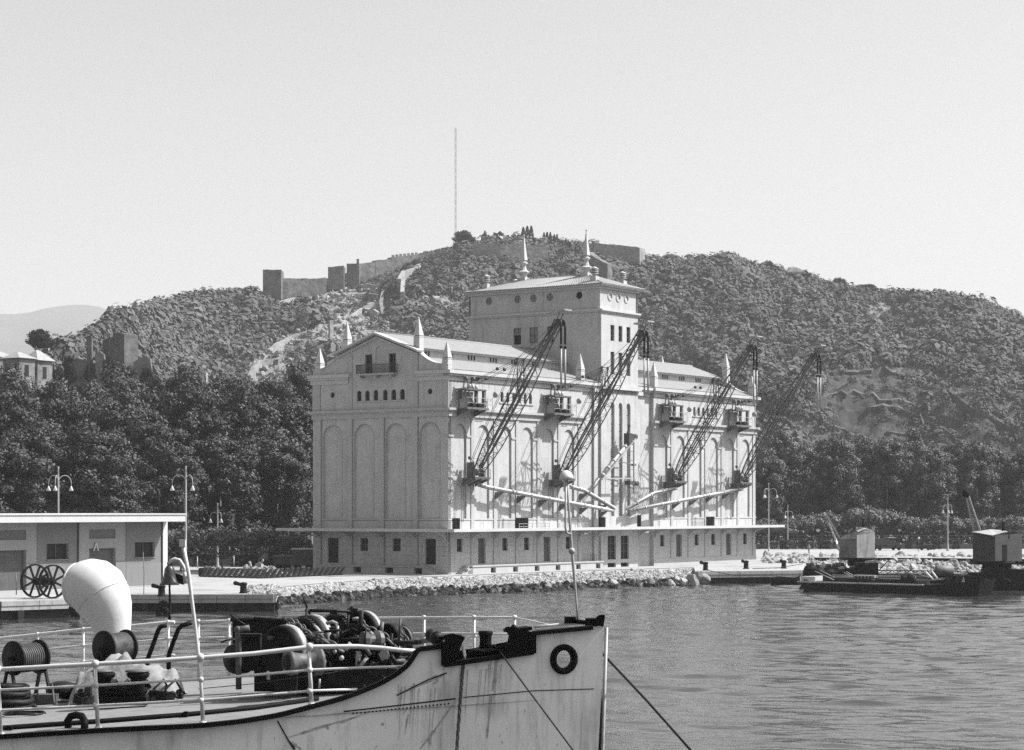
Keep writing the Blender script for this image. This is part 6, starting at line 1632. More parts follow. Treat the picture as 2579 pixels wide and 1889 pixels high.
# near side plating
def strip(name, pxs, ztop, zlow, m, rows=10, flare=.10, off=0.0):
    g = MB(); vs = []
    n_ = len(pxs)
    for i, px in enumerate(pxs):
        a = nearp(px, 0); zt = ztop(px); zl = zlow(px)
        pa, pb = nearp(px - 4, 0), nearp(min(px + 4, 1519), 0); t_ = (pb - pa).normalized(); nn = Vector((-t_.y, t_.x, 0))
        for j in range(rows + 1):
            z = zt + (zl - zt) * j / rows; fl_ = flare * max(0, 6.4 - z) * (1 if px > 300 else .3 + .7 * max(0, (px + 400) / 700 if px > -400 else 0)); fl_ *= (1 - (px / 1519) ** 6 * .8) if px > 0 else 1
            r_ = Vector((-.05 * max(0, 6.4 - z) * (max(0, px) / 1519) ** 5, 0, 0))
            vs.append(Vector((a.x, a.y, z)) + nn * (fl_ + off) + r_)
    fs = [(i * (rows + 1) + j, i * (rows + 1) + j + 1, (i + 1) * (rows + 1) + j + 1, (i + 1) * (rows + 1) + j) for i in range(n_ - 1) for j in range(rows)]
    g.add(vs, fs, True); return g, name, m
pxs = [-2600, -2000, -1500, -1000, -700, -400, -200] + list(range(0, 1020, 20)) + list(range(1020, 1124, 6))
g, nm, mm_ = strip('hull', pxs, topz, lambda px: -.6, M['hullp']); 
GAPT = [(1118, 1674), (1343, 1642)]
gz = lambda px: CZ + (HY - lerp_tab(GAPT, px)) / F * nd(px)
g2, _, _ = strip('hull', [1118 + 15 * k for k in range(16)], gz, lambda px: -.6, None)
BT = [(1343, 1594), (1491, 1580), (1519, 1578)]
bz = lambda px: CZ + (HY - lerp_tab(BT, px)) / F * nd(px)
g3, _, _ = strip('hull', [1343, 1355, 1370, 1385, 1455, 1470, 1485, 1500, 1519], bz, lambda px: -.6, None)
# plating piece with the round fairlead hole, px 1385..1455
FL = (1420.5, 1660.5)
hb = []
def hp_(px, py, off=0.0):
    d = nd(px); z = CZ + (HY - py) / F * d; a = nearp(px, 0); pa, pb = nearp(px - 4, 0), nearp(px + 4, 0); t_ = (pb - pa).normalized(); nn = Vector((-t_.y, t_.x, 0))
    fl_ = .10 * max(0, 6.4 - z) * (1 - (px / 1519) ** 6 * .8); return Vector((a.x, a.y, z)) + nn * (fl_ + off) + Vector((-.05 * max(0, 6.4 - z) * (px / 1519) ** 5, 0, 0))
g.add(g2.v, g2.f, True); 
# leave out the strip 1385-1455 above py 1760 in g3 and replace it with a holed plate
keep = []
for f in g3.f:
    i0 = f[0] // 11; j0 = f[0] % 11
    if i0 == 3 and j0 < 1: continue
    keep.append(f)
rows_z = None
g.add(g3.v, keep, True)
zcut_a, zcut_b = g3.v[3 * 11 + 1], g3.v[4 * 11 + 1]
outer = [g3.v[3 * 11], g3.v[3 * 11 + 1], g3.v[4 * 11 + 1], g3.v[4 * 11]]
ya = [HY - (p[2] - CZ) * F / p[1] for p in outer]; xa = [p[0] / p[1] * F + CX for p in outer]
hole = [(FL[0] + 20 * math.cos(2 * math.pi * k / 24), FL[1] + 24 * math.sin(2 * math.pi * k / 24)) for k in range(24)]
polys = [[Vector((x, y, 0)) for x, y in zip(xa, ya)], [Vector((x, y, 0)) for x, y in hole]]
# the outer corner points must match the hull surface
trs = tessellate_polygon(polys); flat = [(p.x, p.y) for q in polys for p in q]
vv = [Vector(outer[i]) if i < 4 else hp_(*flat[i]) for i in range(len(flat))]
g.add(vv, [tuple(t) for t in trs], False)
# far side and stem
vs = []; xs = [-45, -30, -20, -12, -8, -5, -2, -.5, .3, .9, 1.4, stem.x]
for x in xs:
    for j in range(7):
        zt = deckz(x) + .12; z = zt + (-.6 - zt) * j / 6; vs.append((x, fary(x) - .08 * (zt - z) * (x < 1), z))
g.add(vs, [(i * 7 + j, i * 7 + 7 + j, i * 7 + 8 + j, i * 7 + 1 + j) for i in range(len(xs) - 1) for j in range(6)], True)
g.build('hull', M['hullp'], ship)
# stem bar
sb = MB(); sb.tube([stem + Vector((.06, .02, .0)), stem + Vector((-.02, .05, -2.5)), stem + Vector((-.3, .1, -7))], .03, 8); sb.build('stem_bar', M['steel'], ship)
# black rim along the deck edge and bulwark
rb = MB()
pts = [nearp(px) for px in pxs]; 
for i in range(len(pts) - 1):
    a, b = pts[i], pts[i + 1]; rb.bar(a + Vector((0, -.03, -.03)), b + Vector((0, -.03, -.03)), .12, .08)
for i in range(15):
    a, b = Vector((0, 0, 0)), 0
    pa, pb = nearp(1118 + 15 * i), nearp(1133 + 15 * i); za, zb_ = gz(1118 + 15 * i), gz(1133 + 15 * i)
    rb.bar(Vector((pa.x, pa.y - .03, za)), Vector((pb.x, pb.y - .03, zb_)), .14, .08)
bp = [Vector((nearp(px, 0).x, nearp(px, 0).y, bz(px))) for px in (1343, 1400, 1450, 1491)]
for i in range(3): rb.bar(bp[i] + Vector((0, -.03, 0)), bp[i + 1] + Vector((0, -.03, 0)), .2, .07)
for px, y0, y1 in ((1120, 1618, 1676), (1342, 1592, 1645)):
    a, b = P(px, y0, nd(px) - .06), P(px, y1, nd(px) - .06); rb.bar(a, b, .12)
rb.build('rim', M['rim'], ship)
# bulwark fairlead blocks and rollers
fb = MB()
fb.add([P(1110, 1618, 37.35), P(1172, 1606, 37.47), P(1162, 1624, 37.47), P(1150, 1672, 37.47), P(1118, 1674, 37.35)], [(0, 1, 2, 3, 4)])
fb.prism([(1113, 1609), (1120, 1599), (1140, 1595), (1172, 1604), (1163, 1612), (1150, 1650), (1150, 1672), (1118, 1676), (1120, 1612)], lambda a, b: P(a, b, 37.1), lambda a, b: P(a, b, 37.3))
fb.prism([(1271, 1580), (1280, 1578), (1325, 1586), (1334, 1590), (1343, 1592), (1343, 1642), (1258, 1655), (1248, 1622), (1278, 1616), (1281, 1600), (1274, 1590)], lambda a, b: P(a, b, 37.3), lambda a, b: P(a, b, 37.5))
fb.prism([(1150, 1640), (1250, 1622), (1343, 1620), (1343, 1641), (1118, 1673)], lambda a, b: P(a, b, 37.79), lambda a, b: P(a, b, 37.81))
fb.ob(P(1130, 1605, 37.42), (.2, .03, .01), (-.03, .14, 0), (0, 0, .03)); fb.ob(P(1304, 1585, 37.72), (.19, .05, .02), (-.06, .14, 0), (0, 0, .03))
fb.build('fairlead', M['rim'], ship)
ro = MB(); c_ = P(1223, 1634, 37.61)
ro.lathe(c_, [(.125, 0), (.105, .1), (.105, .2), (.13, .28), (.12, .31)], 16); ro.lathe(c_ + Vector((-.02, 0, -.02)), [(.28, -.05), (.28, 0), (.13, .03)], 16); ro.build('roller', M['rim'], ship)
ro = MB()
for q, r_ in (((1146, 1606, 37.44), .05), ((1294, 1579, 37.72), .05), ((1087, 1600, 39), .12), ((1100, 1608, 37.62), .13)): ro.ball(P(*q), r_)
ro.bar(P(1048, 1618, 39), P(1092, 1610, 39.5), .08); ro.build('cleat', M['mach'], ship)
# panama ring
pr = MB(); nn = Vector((-.707, .707, 0)); cc = hp_(*FL); t2 = (hp_(FL[0] + 4, FL[1]) - hp_(FL[0] - 4, FL[1])).normalized(); nrm = t2.cross(Vector((0, 0, 1))).normalized()
vs = []; nR = 32
for k in range(nR):
    a = 2 * math.pi * k / nR
    for rx, ry, o_ in ((35.5, 38.5, .0), (33, 36, -.07), (23, 27, -.08), (19, 22.5, -.02), (19, 22.5, .12)):
        vs.append(hp_(FL[0] + rx * math.cos(a), FL[1] + ry * math.sin(a)) + nrm * (o_ if nrm.y > 0 else -o_))
vs2 = []
for i, v in enumerate(vs): vs2.append(v)
pr.add(vs2, [(k * 5 + j, ((k + 1) % nR) * 5 + j, ((k + 1) % nR) * 5 + j + 1, k * 5 + j + 1) for k in range(nR) for j in range(4)], True); pr.build('fairlead_ring', M['rim'], ship)
# stem head, deck lip
sh_ = MB(); sh_.prism([(1497, 1574), (1500, 1556), (1508, 1549), (1522, 1548), (1524, 1552), (1520, 1578), (1500, 1576)], lambda a, b: P(a, b, 37.5), lambda a, b: P(a, b, 37.8))
sh_.ob(P(1489, 1567, 38.0), (.1, 0, 0), (0, .15, 0), (0, 0, .07)); sh_.ob(P(1436, 1561, 38.0), (.1, 0, 0), (0, .12, 0), (0, 0, .055)); sh_.ob(P(1460, 1566, 38.0), (.15, 0, -.02), (0, .12, 0), (0, 0, .035)); sh_.build('stem_head', M['rim'], ship)
# seams and rivets
se = MB()
def seam(pts, w=.02): 
    q = []
    for (x0, y0), (x1, y1) in zip(pts, pts[1:]):
        for k in range(8): q.append(hp_(x0 + (x1 - x0) * k / 8, y0 + (y1 - y0) * k / 8, -.006))
    q.append(hp_(*pts[-1], -.006)); se.tube(q, w, 5)
def smoothpx(a): return a
seam([(868, 1793), (1000, 1778), (1150, 1760)], .012); seam([(1170, 1757), (1345, 1740), (1500, 1735)], .008); seam([(700, 1817), (725, 1862), (745, 1889)], .012); seam([(1000, 1778), (868, 1793)], .01)
seam([(1126, 1695), (1080, 1712), (1000, 1752)], .012)
se.build('plate_seam', M['mach'], ship)
rv = MB()
for k in range(26):
    t_ = k / 25; rv.ball(hp_(892 + 240 * t_, 1798 - 25 * t_, -.01), .016, 6, 4)
for k in range(8): rv.ball(hp_(728 + 3 * k, 1868 + 5 * k, -.01), .015, 6, 4)
rv.build('rivet_row', M['mach'], ship)
# rust runs and scuffs on the plating
st_ = MB(); rr = random.Random(31)
def stain(x0, y0, x1, y1, w0, w1, n_=7):
    L_, R2_ = [], []
    for k in range(n_ + 1):
        t_ = k / n_; x = x0 + (x1 - x0) * t_ + rr.uniform(-.6, .6); y = y0 + (y1 - y0) * t_; dx, dy = x1 - x0, y1 - y0; l_ = math.hypot(dx, dy); w = (w0 + (w1 - w0) * t_) * rr.uniform(.5, 1.2)
        L_.append(hp_(x - dy / l_ * w, y + dx / l_ * w, -.007)); R2_.append(hp_(x + dy / l_ * w, y - dx / l_ * w, -.007))
    st_.add(L_ + R2_, [(k, k + 1, n_ + 2 + k, n_ + 1 + k) for k in range(n_)])
for k in range(24): x = rr.choice((rr.uniform(1125, 1340), rr.uniform(1225, 1265), rr.uniform(1000, 1110))); y = rr.uniform(0, 20) + (1680 - (x - 1120) * .14 if x > 1110 else 1720); stain(x, y, x - rr.uniform(2, 9), y + rr.uniform(30, 170), rr.uniform(.5, 1.6), .2)
for q in ((1120, 1700, 1010, 1748, 2.0, .6), (1100, 1702, 1060, 1722, 3, 1), (1105, 1712, 1092, 1724, 4, 2), (1152, 1762, 1095, 1845, 1.2, 3), (1095, 1842, 1062, 1889, 3.5, 1), (720, 1862, 800, 1836, 1.5, 4), (800, 1836, 900, 1806, 3.5, 1), (735, 1872, 760, 1889, 5, 3), (830, 1838, 826, 1830, 3, 3), (1100, 1840, 1080, 1870, 3, 2), (930, 1795, 860, 1822, 1, 2.4), (1240, 1750, 1232, 1860, 4, 2), (1252, 1660, 1243, 1740, 5, 3), (1085, 1860, 1088, 1880, 4, 2), (1030, 1800, 1022, 1850, 2.0, 1), (966, 1822, 964, 1828, 3, 3)): stain(*q)
for k in range(40): x, y = rr.uniform(560, 1500), rr.uniform(1690, 1888); stain(x, y, x + rr.uniform(-6, 6), y + rr.uniform(3, 14), rr.uniform(.4, 1.5), .4, 3) if y > 1880 - (x - 560) * .22 else None
st_.build('rust_stain', mat('rust_stain', .62, .8, .5, 5, speck=.35, spscale=7), ship)
# deck
dk = MB(); L1, L2 = [], []
for px in pxs + [1133 + 15 * k for k in range(15)] + [1370, 1400, 1450, 1500]:
    p = nearp(px, 0); L1.append(Vector((p.x, p.y + .04, deckz(p.x))))
for p in L1: L2.append(Vector((min(p.x - .0, stem.x), max(fary(p.x) - .05, p.y + .02), deckz(p.x))))
dk.add(L1 + L2, [(i, i + 1, len(L1) + i + 1, len(L1) + i) for i in range(len(L1) - 1)]); dk.build('deck', M['deck'], ship)
ww = MB(); pts = [P(-900, 1885, 36.2)] + [P(px, y, d) for px, y, d in ((-200, 1845, 37.2), (0, 1831, 37.3), (260, 1819, 37.6), (480, 1809, 38.0), (640, 1801, 38.6), (800, 1782, 39.8))]
for p in pts: p.z = deckz(p.x) + .04
ww.tube(pts, .045, 8)
for q in (.3, .55): p = pts[3]; 
ww.build('waterway_pipe', M['rim'], ship)
bx = MB(); bx.ob(P(468, 1805, 37.9), (.035, 0, 0), (0, .05, 0), (0, 0, .09)); bx.ob(P(25, 1836, 37.2), (.04, 0, 0), (0, .05, 0), (0, 0, .06)); bx.build('pipe_clamp', M['rim'], ship)
# rails
def rail(name_pts, bars, r_top, r_low, posts):
    for k, bz_ in enumerate(bars):
        m_ = MB(); m_.tube([Vector(p) + Vector((0, 0, bz_ - p[2])) if False else Vector((p[0], p[1], p[3 + k])) for p in name_pts], r_top if k == 0 else r_low, 8, True); m_.build('rail_bar', M['railp'], ship)
NR = [(-700, 1728, 1775, 1818), (0, 1686, 1738, 1789), (245, 1672, 1726, 1777), (380, 1665, 1718, 1770), (510, 1656, 1711, 1763), (640, 1646, 1700, 1752), (784, 1629, 1687, 1740), (900, 1628, 1682, 1736), (960, 1632, 1680, None), (1012, 1638, 1678, None), (1048, 1640, None, None)]
for k in range(3):
    m_ = MB(); pts = []
    for q in NR:
        if q[1 + k] is not None: pts.append(P(q[0], q[1 + k], nd(q[0]) + .06))
    m_.tube(pts, .04 if k == 0 else .023, 10); m_.build('rail_bar', M['railp'], ship)
for px in (-250, 0, 245, 510, 784):
    b = nearp(px) + Vector((.0, .06, -.02)); t_ = P(px - 6, lerp_tab([(q[0], q[1]) for q in NR], px), nd(px) + .06)
    m_ = MB(); m_.tube([b, t_], [.036, .032], 8); m_.tube([b - Vector((0, 0, .02)), b + Vector((0, 0, .05))], .06, 8)
    for k in range(3): m_.ball(P(px - 4, lerp_tab([(q[0], q[1 + k]) for q in NR if q[1 + k]], px), nd(px) + .06), .07 if k == 0 else .058)
    m_.build('rail_post', M['railp'], ship)
def farx(px, z=None):
    # point on the far edge seen at px
    x = (px - CX) / F * 47.5
    for _ in range(6): x = (px - CX) / F * fary(x)
    return x, fary(x)
FRT = [(-300, 1640), (0, 1608), (228, 1583), (336, 1576), (424, 1567), (577, 1563), (900, 1557), (1068, 1555), (1296, 1555)]
for k, dz in enumerate((0, .36, .72)):
    for seg in ([-300, 0, 100, 228, 336, 424, 440], [488, 530, 577, 700, 830, 930, 1068, 1194, 1296]):
        pts = []
        for px in seg:
            x, y = farx(px); p = P(px, lerp_tab(FRT, px), y); p.z -= dz if px < 1060 else dz * .9; pts.append(p)
        thin = seg[0] > 450
        m_ = MB(); m_.tube(pts if not (thin and k == 2) else pts[:5], (.034 if k == 0 else .02) * (.7 if thin and k == 0 else 1), 8); m_.build('rail_bar', M['railp'], ship)
for px in (-90, 95, 210, 424, 500, 577, 720, 930, 1068, 1194, 1296):
    x, y = farx(px); t_ = P(px, lerp_tab(FRT, px), y); m_ = MB(); m_.tube([(x, y, deckz(x)), t_], .028, 8)
    for dz in (0, .36, .72): m_.ball(t_ - Vector((0, 0, dz)), .05)
    m_.build('rail_post', M['railp'], ship)
m_ = MB(); m_.tube([P(1296, 1555, farx(1296)[1]), P(1330, 1562, 40.5), P(1382, 1574, 38.3)], .018, 6); m_.tube([P(1345, 1579, 37.9), P(1388, 1575, 38), P(1448, 1569, 38), P(1482, 1568, 38)], [.03, .025, .035, .02], 8); m_.build('stay_rope', M['railp'], ship)
# black bent davits between the far rails
dv_ = MB()
for pts in ([(371, 1662), (384, 1628), (398, 1588), (405, 1578), (420, 1575)], [(425, 1650), (436, 1618), (449, 1585), (458, 1575), (482, 1569)]):
    dv_.tube([P(a, b, 46.9) for a, b in pts], .05, 8)
for q in ((371, 1662), (425, 1650)): p = P(*q, 46.9); dv_.bar(p, (p.x, p.y, deckz(p.x)), .09)
dv_.build('davit', M['rim'], ship)
# cowl ventilator
cv = MB(); dC = 45.2
prof = [((284, 1725), 44, 0), ((284, 1640), 44, 0), ((283, 1598), 45, .0), ((279, 1565), 52, .15), ((271, 1536), 63, .35), ((261, 1510), 71, .6), ((249, 1490), 75, .85), ((235, 1478), 73, 1.1), ((219, 1472), 67, 1.3), ((204, 1472), 60, 1.45), ((194, 1474), 55, 1.52)]
rings = []; n_ = 28
for (cx_, cy_), rp, ang in prof:
    c_ = P(cx_, cy_, dC); r_ = rp / F * dC
    t_ = Vector((-math.sin(ang), .55 * math.sin(ang), math.cos(ang))).normalized()
    y_ = Vector((0, 1, 0)); x_ = y_.cross(t_).normalized(); y2 = t_.cross(x_)
    rings.append([c_ + (x_ * math.cos(2 * math.pi * j / n_) + y2 * math.sin(2 * math.pi * j / n_)) * r_ for j in range(n_)])
vs = [v for r_ in rings for v in r_]; cv.add(vs, [(i * n_ + j, i * n_ + (j + 1) % n_, (i + 1) * n_ + (j + 1) % n_, (i + 1) * n_ + j) for i in range(len(rings) - 1) for j in range(n_)], True)
# inside of the mouth
inn = [[c.lerp(sum(rings[-1], Vector()) / n_, .07) for c in rings[-1]], [c.lerp(sum(rings[-3], Vector()) / n_, .1) for c in rings[-3]], [c.lerp(sum(rings[-5], Vector()) / n_, .3) for c in rings[-5]]]
seq = [rings[-1]] + inn; o_ = len(cv.v); cv.add([v for r_ in seq for v in r_], [(i * n_ + j, i * n_ + (j + 1) % n_, (i + 1) * n_ + (j + 1) % n_, (i + 1) * n_ + j) for i in range(3) for j in range(n_)], True)
p = P(285, 1725, dC); cv.tube([(p.x, p.y, deckz(p.x)), p], 44 / F * dC, 20)
co = cv.build('ventilator_cowl', M['cowl'], ship); cr_ = MB(); cr_.tube(rings[-1] + [rings[-1][0]], .022, 6); cr_.tube([c.lerp(sum(rings[2], Vector()) / n_, -.01) for c in rings[2]] + [rings[2][0]], .01, 5); cr_.tube([c.lerp(sum(rings[5], Vector()) / n_, -.008) for c in rings[5]] + [rings[5][0]], .008, 5); cr_.build('rim', M['cowl'], co)
# mooring bitts
bt = MB(); dB = 40.7
base = P(310, 1772, dB)
for px, yt in ((262, 1694), (348, 1694)):
    c_ = P(px, 1766, dB); h_ = (1766 - yt) / F * dB
    bt.lathe(c_, [(.13, 0), (.12, h_ * .5), (.14, h_ - .12), (.2, h_ - .08), (.22, h_ - .02), (.2, h_), (.05, h_ + .02)], 18)
bt.ob(base + Vector((0, 0, .06)), (.46, 0, 0), (0, .16, 0), (0, 0, .08)); bt.tube([P(262, 1745, dB), P(348, 1745, dB)], .1, 10)
bt.build('mooring_bitts', M['rim'], ship)
cp = MB(); cp.lathe(P(258, 1692, dB), [(.21, 0), (.2, .03), (.04, .05)], 18); cp.lathe(P(346, 1692, dB), [(.23, 0), (.22, .03), (.04, .05)], 18); cp.build('bitt_cap', M['mach2'], ship)
up_ = MB(); up_.tube([P(172, 1832, 37.1), P(170, 1816, 37.1), P(178, 1804, 37.1), (P(192, 1801, 37.1)), P(206, 1804, 37.0), P(213, 1816, 36.9), P(213, 1838, 36.8)], .065, 12); up_.build('vent_pipe', M['rim'], ship)
# leaning post on the near rail
ps = MB(); a, b = P(510, 1822, 36.9), P(461, 1372, 36.9); 
ps.tube([a, P(505, 1700, 36.9), P(492, 1580, 36.9), P(474, 1440, 36.9), b], [.024, .028, .03, .034, .032], 10); ps.ob(P(460, 1368, 36.9), (.05, 0, 0), (0, .05, 0), (0, 0, .06)); ps.tube([b, P(458, 1362, 36.9)], .03, 8)
ps.build('leaning_post', M['railp'], ship)
bk_ = MB(); bk_.tube([P(469, 1468, 37), P(467, 1440, 37), P(461, 1425, 37), P(452, 1411, 37), P(440, 1408, 37), P(430, 1412, 37), P(426, 1422, 37)], .032, 10); bk_.tube([P(466, 1440, 37), P(468, 1470, 37)], .04, 8); bk_.tube([P(468, 1450, 37), P(479, 1450, 36.95)], .02, 6); bk_.build('bell_bracket', M['railp'], ship)
# bow jackstaff with ball
js = MB(); js.tube([P(1455, 1562, 37.95), P(1452, 1520, 37.95), P(1446, 1450, 37.95), P(1440, 1385, 37.95), P(1431, 1260, 37.95), P(1428, 1206, 37.95)], [.017, .018, .026, .026, .02, .017], 10)
js.tube([P(1437, 1345, 37.9), P(1428, 1343, 37.9), P(1424, 1330, 37.9), P(1425, 1210, 37.9)], .022, 6); js.ball(P(1440, 1388, 37.9), .06); js.build('jackstaff', M['lgrey'], ship)
tb = MB(); tb.lathe(P(1427, 1209, 37.95), [(.05, 0), (.13, .01), (.125, .06), (.09, .13), (.03, .17)], 16, (-.12, 0, 1)); tb.ob(P(1421, 1218, 37.9), (.015, 0, 0), (0, .02, 0), (0, 0, .14)); tb.build('truck_ball', M['cowl'], ship)
# ---- loose and hanging things on the ship
be = empty('ship_bell', P(427, 1424, 37), 0, 'dark bronze ship bell hanging from a white curved bracket', 'bell')
m_ = MB(); m_.lathe((0, 0, -.33), [(.165, 0), (.17, .015), (.135, .06), (.105, .14), (.09, .22), (.085, .27), (.05, .32), (.03, .34)], 20); m_.build('bell_body', mat('bronze', .06, .35, .4, 6, spec=.6), be)
m_ = MB(); m_.ring((0, 0, .03), .03, .015, (0, 1, 0), 12, 6); m_.bar((0, 0, 0), (0, 0, .02), .04); m_.build('hanger', M['mach'], be)
m_ = MB(); m_.tube([(0, 0, -.33), (.0, 0, -.37)], .02, 6); m_.tube([(0, 0, -.36), (.005, 0, -.6), (0, 0, -.85), (.0, 0, -.92)], [.015, .022, .018, .03], 8); m_.build('bell_rope', M['mach'], be)
m_ = MB(); m_.ob(P(452, 1458, 37.2), (.09, 0, -.03), (0, .05, 0), (.02, 0, .07)); tag(m_.build('deck_light', M['mach']), 'small dark lamp box beside the ship bell', 'lamp')
# cable reels
def reel(c, axis, r_, w_, lab, nturn):
    e = empty('cable_reel', c, 0, lab, 'cable reel', 'black cable reels on the foredeck'); ax = Vector(axis).normalized()
    for s_ in (-1, 1): m_ = MB(); m_.lathe(ax * (s_ * w_ / 2) - ax * .02, [(.02, 0), (r_, .002), (r_, .04), (.02, .042)], 36, ax); m_.ball(ax * (s_ * w_ / 2) + ax * (s_ * .03), .05); m_.build('flange', M['mach'], e)
    m_ = MB(); pts = []; u = Vector((0, 0, 1)); v_ = ax.cross(u)
    m_.lathe(-ax * w_ / 2, [(.55 * r_, .0), (.55 * r_, w_)], 20, ax)
    for k in range(nturn * 16): a_ = k / 16 * 2 * math.pi; pts.append(ax * (-w_ / 2 + .03 + (w_ - .06) * k / (nturn * 16)) + (u * math.cos(a_) + v_ * math.sin(a_)) * (r_ * (.78 + .03 * math.sin(k * .37))))
    m_.tube(pts, .019, 5); m_.build('cable', M['mach2'] if nturn < 12 else M['mach2'], e)
    m_ = MB(); zd = deckz(c.x) - c.z
    for s_ in (-1, 1):
        p = ax * (s_ * (w_ / 2 + .1))
        for q in (-.28, .28): m_.bar(p, Vector((p.x + v_.x * q, p.y + v_.y * q, zd)), .05)
    m_.bar(-ax * (w_ / 2 + .14), ax * (w_ / 2 + .14), .05); m_.build('stand', M['mach'], e)
reel(P(66, 1656, 42.6), (.62, .78, .0), .34, .62, 'black wire reel on a low stand at the left of the foredeck', 11)
reel(P(290, 1630, 43.7), (.62, .78, .0), .345, .58, 'black wire reel below the white cowl, tightly wound', 16)
# tarpaulin heap
rgt = np.random.default_rng(9); g = MB(); nx_, ny_ = 44, 16; vs = []
dT = 42.6
for j in range(ny_ + 1):
    for i in range(nx_ + 1):
        u_ = i / nx_; v_ = j / ny_; px = 192 + 268 * u_; hgt = .62 * math.sin(math.pi * min(1, u_ * 1.5 + .1 if u_ < .3 else 1 - (u_ - .45) * .8 if u_ > .6 else .6) ) ** .5 if False else None
        hz = 1.35 * lerp_tab([(0, .18), (.06, .42), (.25, .56), (.45, .62), (.62, .5), (.8, .45), (.95, .34), (1, .05)], u_)
        prof_ = math.sin(math.pi * min(1, v_ * 1.25)) ** .55 if v_ < .8 else 0.0
        x = (px - CX) / F * dT; y = dT - .8 + 1.7 * v_
        z = deckz(x) + hz * (0.02 + prof_) * (1 + .35 * mnoise.noise(Vector((x * 3, y * 3, 0)))) + .05 * mnoise.noise(Vector((x * 9, y * 9, 2))) * (prof_ > .1)
        z += .05 * abs(mnoise.noise(Vector((x * 14, y * 2, 5)))) * prof_
        vs.append((x, y, max(z, deckz(x) + .01)))
g.add(vs, [(j * (nx_ + 1) + i, j * (nx_ + 1) + i + 1, (j + 1) * (nx_ + 1) + i + 1, (j + 1) * (nx_ + 1) + i) for j in range(ny_) for i in range(nx_)], True)
tag(g.build('tarpaulin', M['tarp']), 'crumpled pale canvas tarpaulin heaped over gear behind the bitts', 'tarpaulin')
cg = empty('shade_clutter', P(300, 1735, 41.9), 0, 'dark clutter added for the shade under the front of the tarpaulin', 'gear'); cg.location.z = deckz(cg.location.x)  # dark clutter put here to darken the front below the canvas, where shade lies
m_ = MB(); rr = random.Random(6)
for k in range(60): x = rr.uniform(-.8, 1.15); y = rr.uniform(-.25, .5); h_ = .5 * (1 - abs(x - .1) / 1.4); m_.ob((x, y, rr.uniform(.04, h_)), (rr.uniform(.05, .18), rr.uniform(-.03, .03), rr.uniform(-.04, .04)), (0, .08, 0), (rr.uniform(-.03, .03), 0, rr.uniform(.03, .09)))
for k in range(14): x = rr.uniform(-.8, .9); m_.tube([(x, -.3, .05), (x + .1, -.25, .3), (x + .25, -.1, .45), (x + .35, .1, .2)], .025, 6)
m_.build('clutter_pile', M['mach'], cg)
def coil(px, py, d, R_, n_, lab, m='mach2', r_=.022, h=.05, name='rope_coil'):
    p = P(px, py, d); p.z = deckz(p.x) + .02; m_ = MB(); pts = []; rr = random.Random(px)
    for k in range(n_ * 18): a_ = k / 18 * 2 * math.pi; q = R_ * (1 + .12 * math.sin(a_ * .37 + px)) * (1 - .3 * k / (n_ * 18)); pts.append((q * math.cos(a_), q * math.sin(a_), h * k / (n_ * 18) * 2 + .01 * math.sin(a_ * 3)))
    m_.tube(pts, r_, 5); tag(m_.build(name, M[m], None, p), lab, 'rope')
coil(20, 1730, 41.8, .45, 9, 'dark heavy coil of hose beside the left cable reel', 'mach', .06, .22); coil(60, 1773, 40.2, .42, 3, 'thin loose wire loops lying on the deck boards', 'mach', .012, .02); coil(160, 1725, 43, .5, 3, 'thin cord trailing past the basket', 'rope', .012, .02)
bs = MB(); p = P(155, 1731, 43); p.z = deckz(p.x); bs.lathe((0, 0, 0), [(.2, 0), (.3, .15), (.32, .28), (.26, .36), (.1, .4)], 18); tag(bs.build('fender_basket', M['mach'], None, p), 'dark round basket fender between reel and tarpaulin', 'fender')
bx = MB(); p = P(108, 1733, 42.4); p.z = deckz(p.x); bx.b(-.2, 0, .02, .25, .3, .2); bx.bar((-.1, 0, 0), (-.1, 0, .3), .03); bx.bar((.25, -.1, 0), (.18, 0, .42), .03); tag(bx.build('tool_box', M['mach2'], None, p), 'small worn box under the left cable reel', 'box')
# ---- windlass
wl = empty('anchor_windlass', P(800, 1740, 41.5), 0, 'big greasy black anchor windlass with gears, drums and chain', 'windlass')
WO = Vector(wl.location)
def W(px, py, d): return P(px, py, d) - WO
AX = Vector((.64, .77, 0)).normalized()
def disc(px, py, d, rpx, w_, m, nm, ax=AX, seg=36, hub=True, rim_only=False):
    r_ = rpx / F * d; c = W(px, py, d); g_ = MB(); g_.lathe(c, [(r_ * .9, .02), (r_, 0), (r_, w_), (r_ * .9, w_ - .02), (.02, w_ - .02)] if False else [(.02, .03), (r_ * .88, .03), (r_ * .9, 0), (r_, 0), (r_, w_), (.02, w_)], seg, ax)
    if hub: g_.lathe(c - ax * .12, [(.02, 0), (r_ * .22, .01), (r_ * .26, .15)], 16, ax)
    return g_.build(nm, m, wl)
def drum(px, py, d, rpx, w_=.3):
    disc(px, py, d, rpx, w_, M['mach'], 'brake_drum')
    r_ = rpx / F * d + .012; g_ = MB(); g_.lathe(W(px, py, d) + AX * (w_ * .45), [(r_ - .03, 0), (r_, .004), (r_, w_ * .5), (r_ - .03, w_ * .5 + .004)], 40, AX); g_.build('drum_rim', M['steel'], wl)
drum(703, 1640, 40.6, 64); drum(768, 1612, 42.1, 62); drum(905, 1600, 42.6, 60, .2)
disc(971, 1612, 42.2, 42, .25, M['mach'], 'drum', hub=False); disc(1008, 1614, 42.8, 42, .05, M['mach'], 'drum'); disc(1008, 1614, 42.72, 38, .05, M['mach2'], 'drum_face')
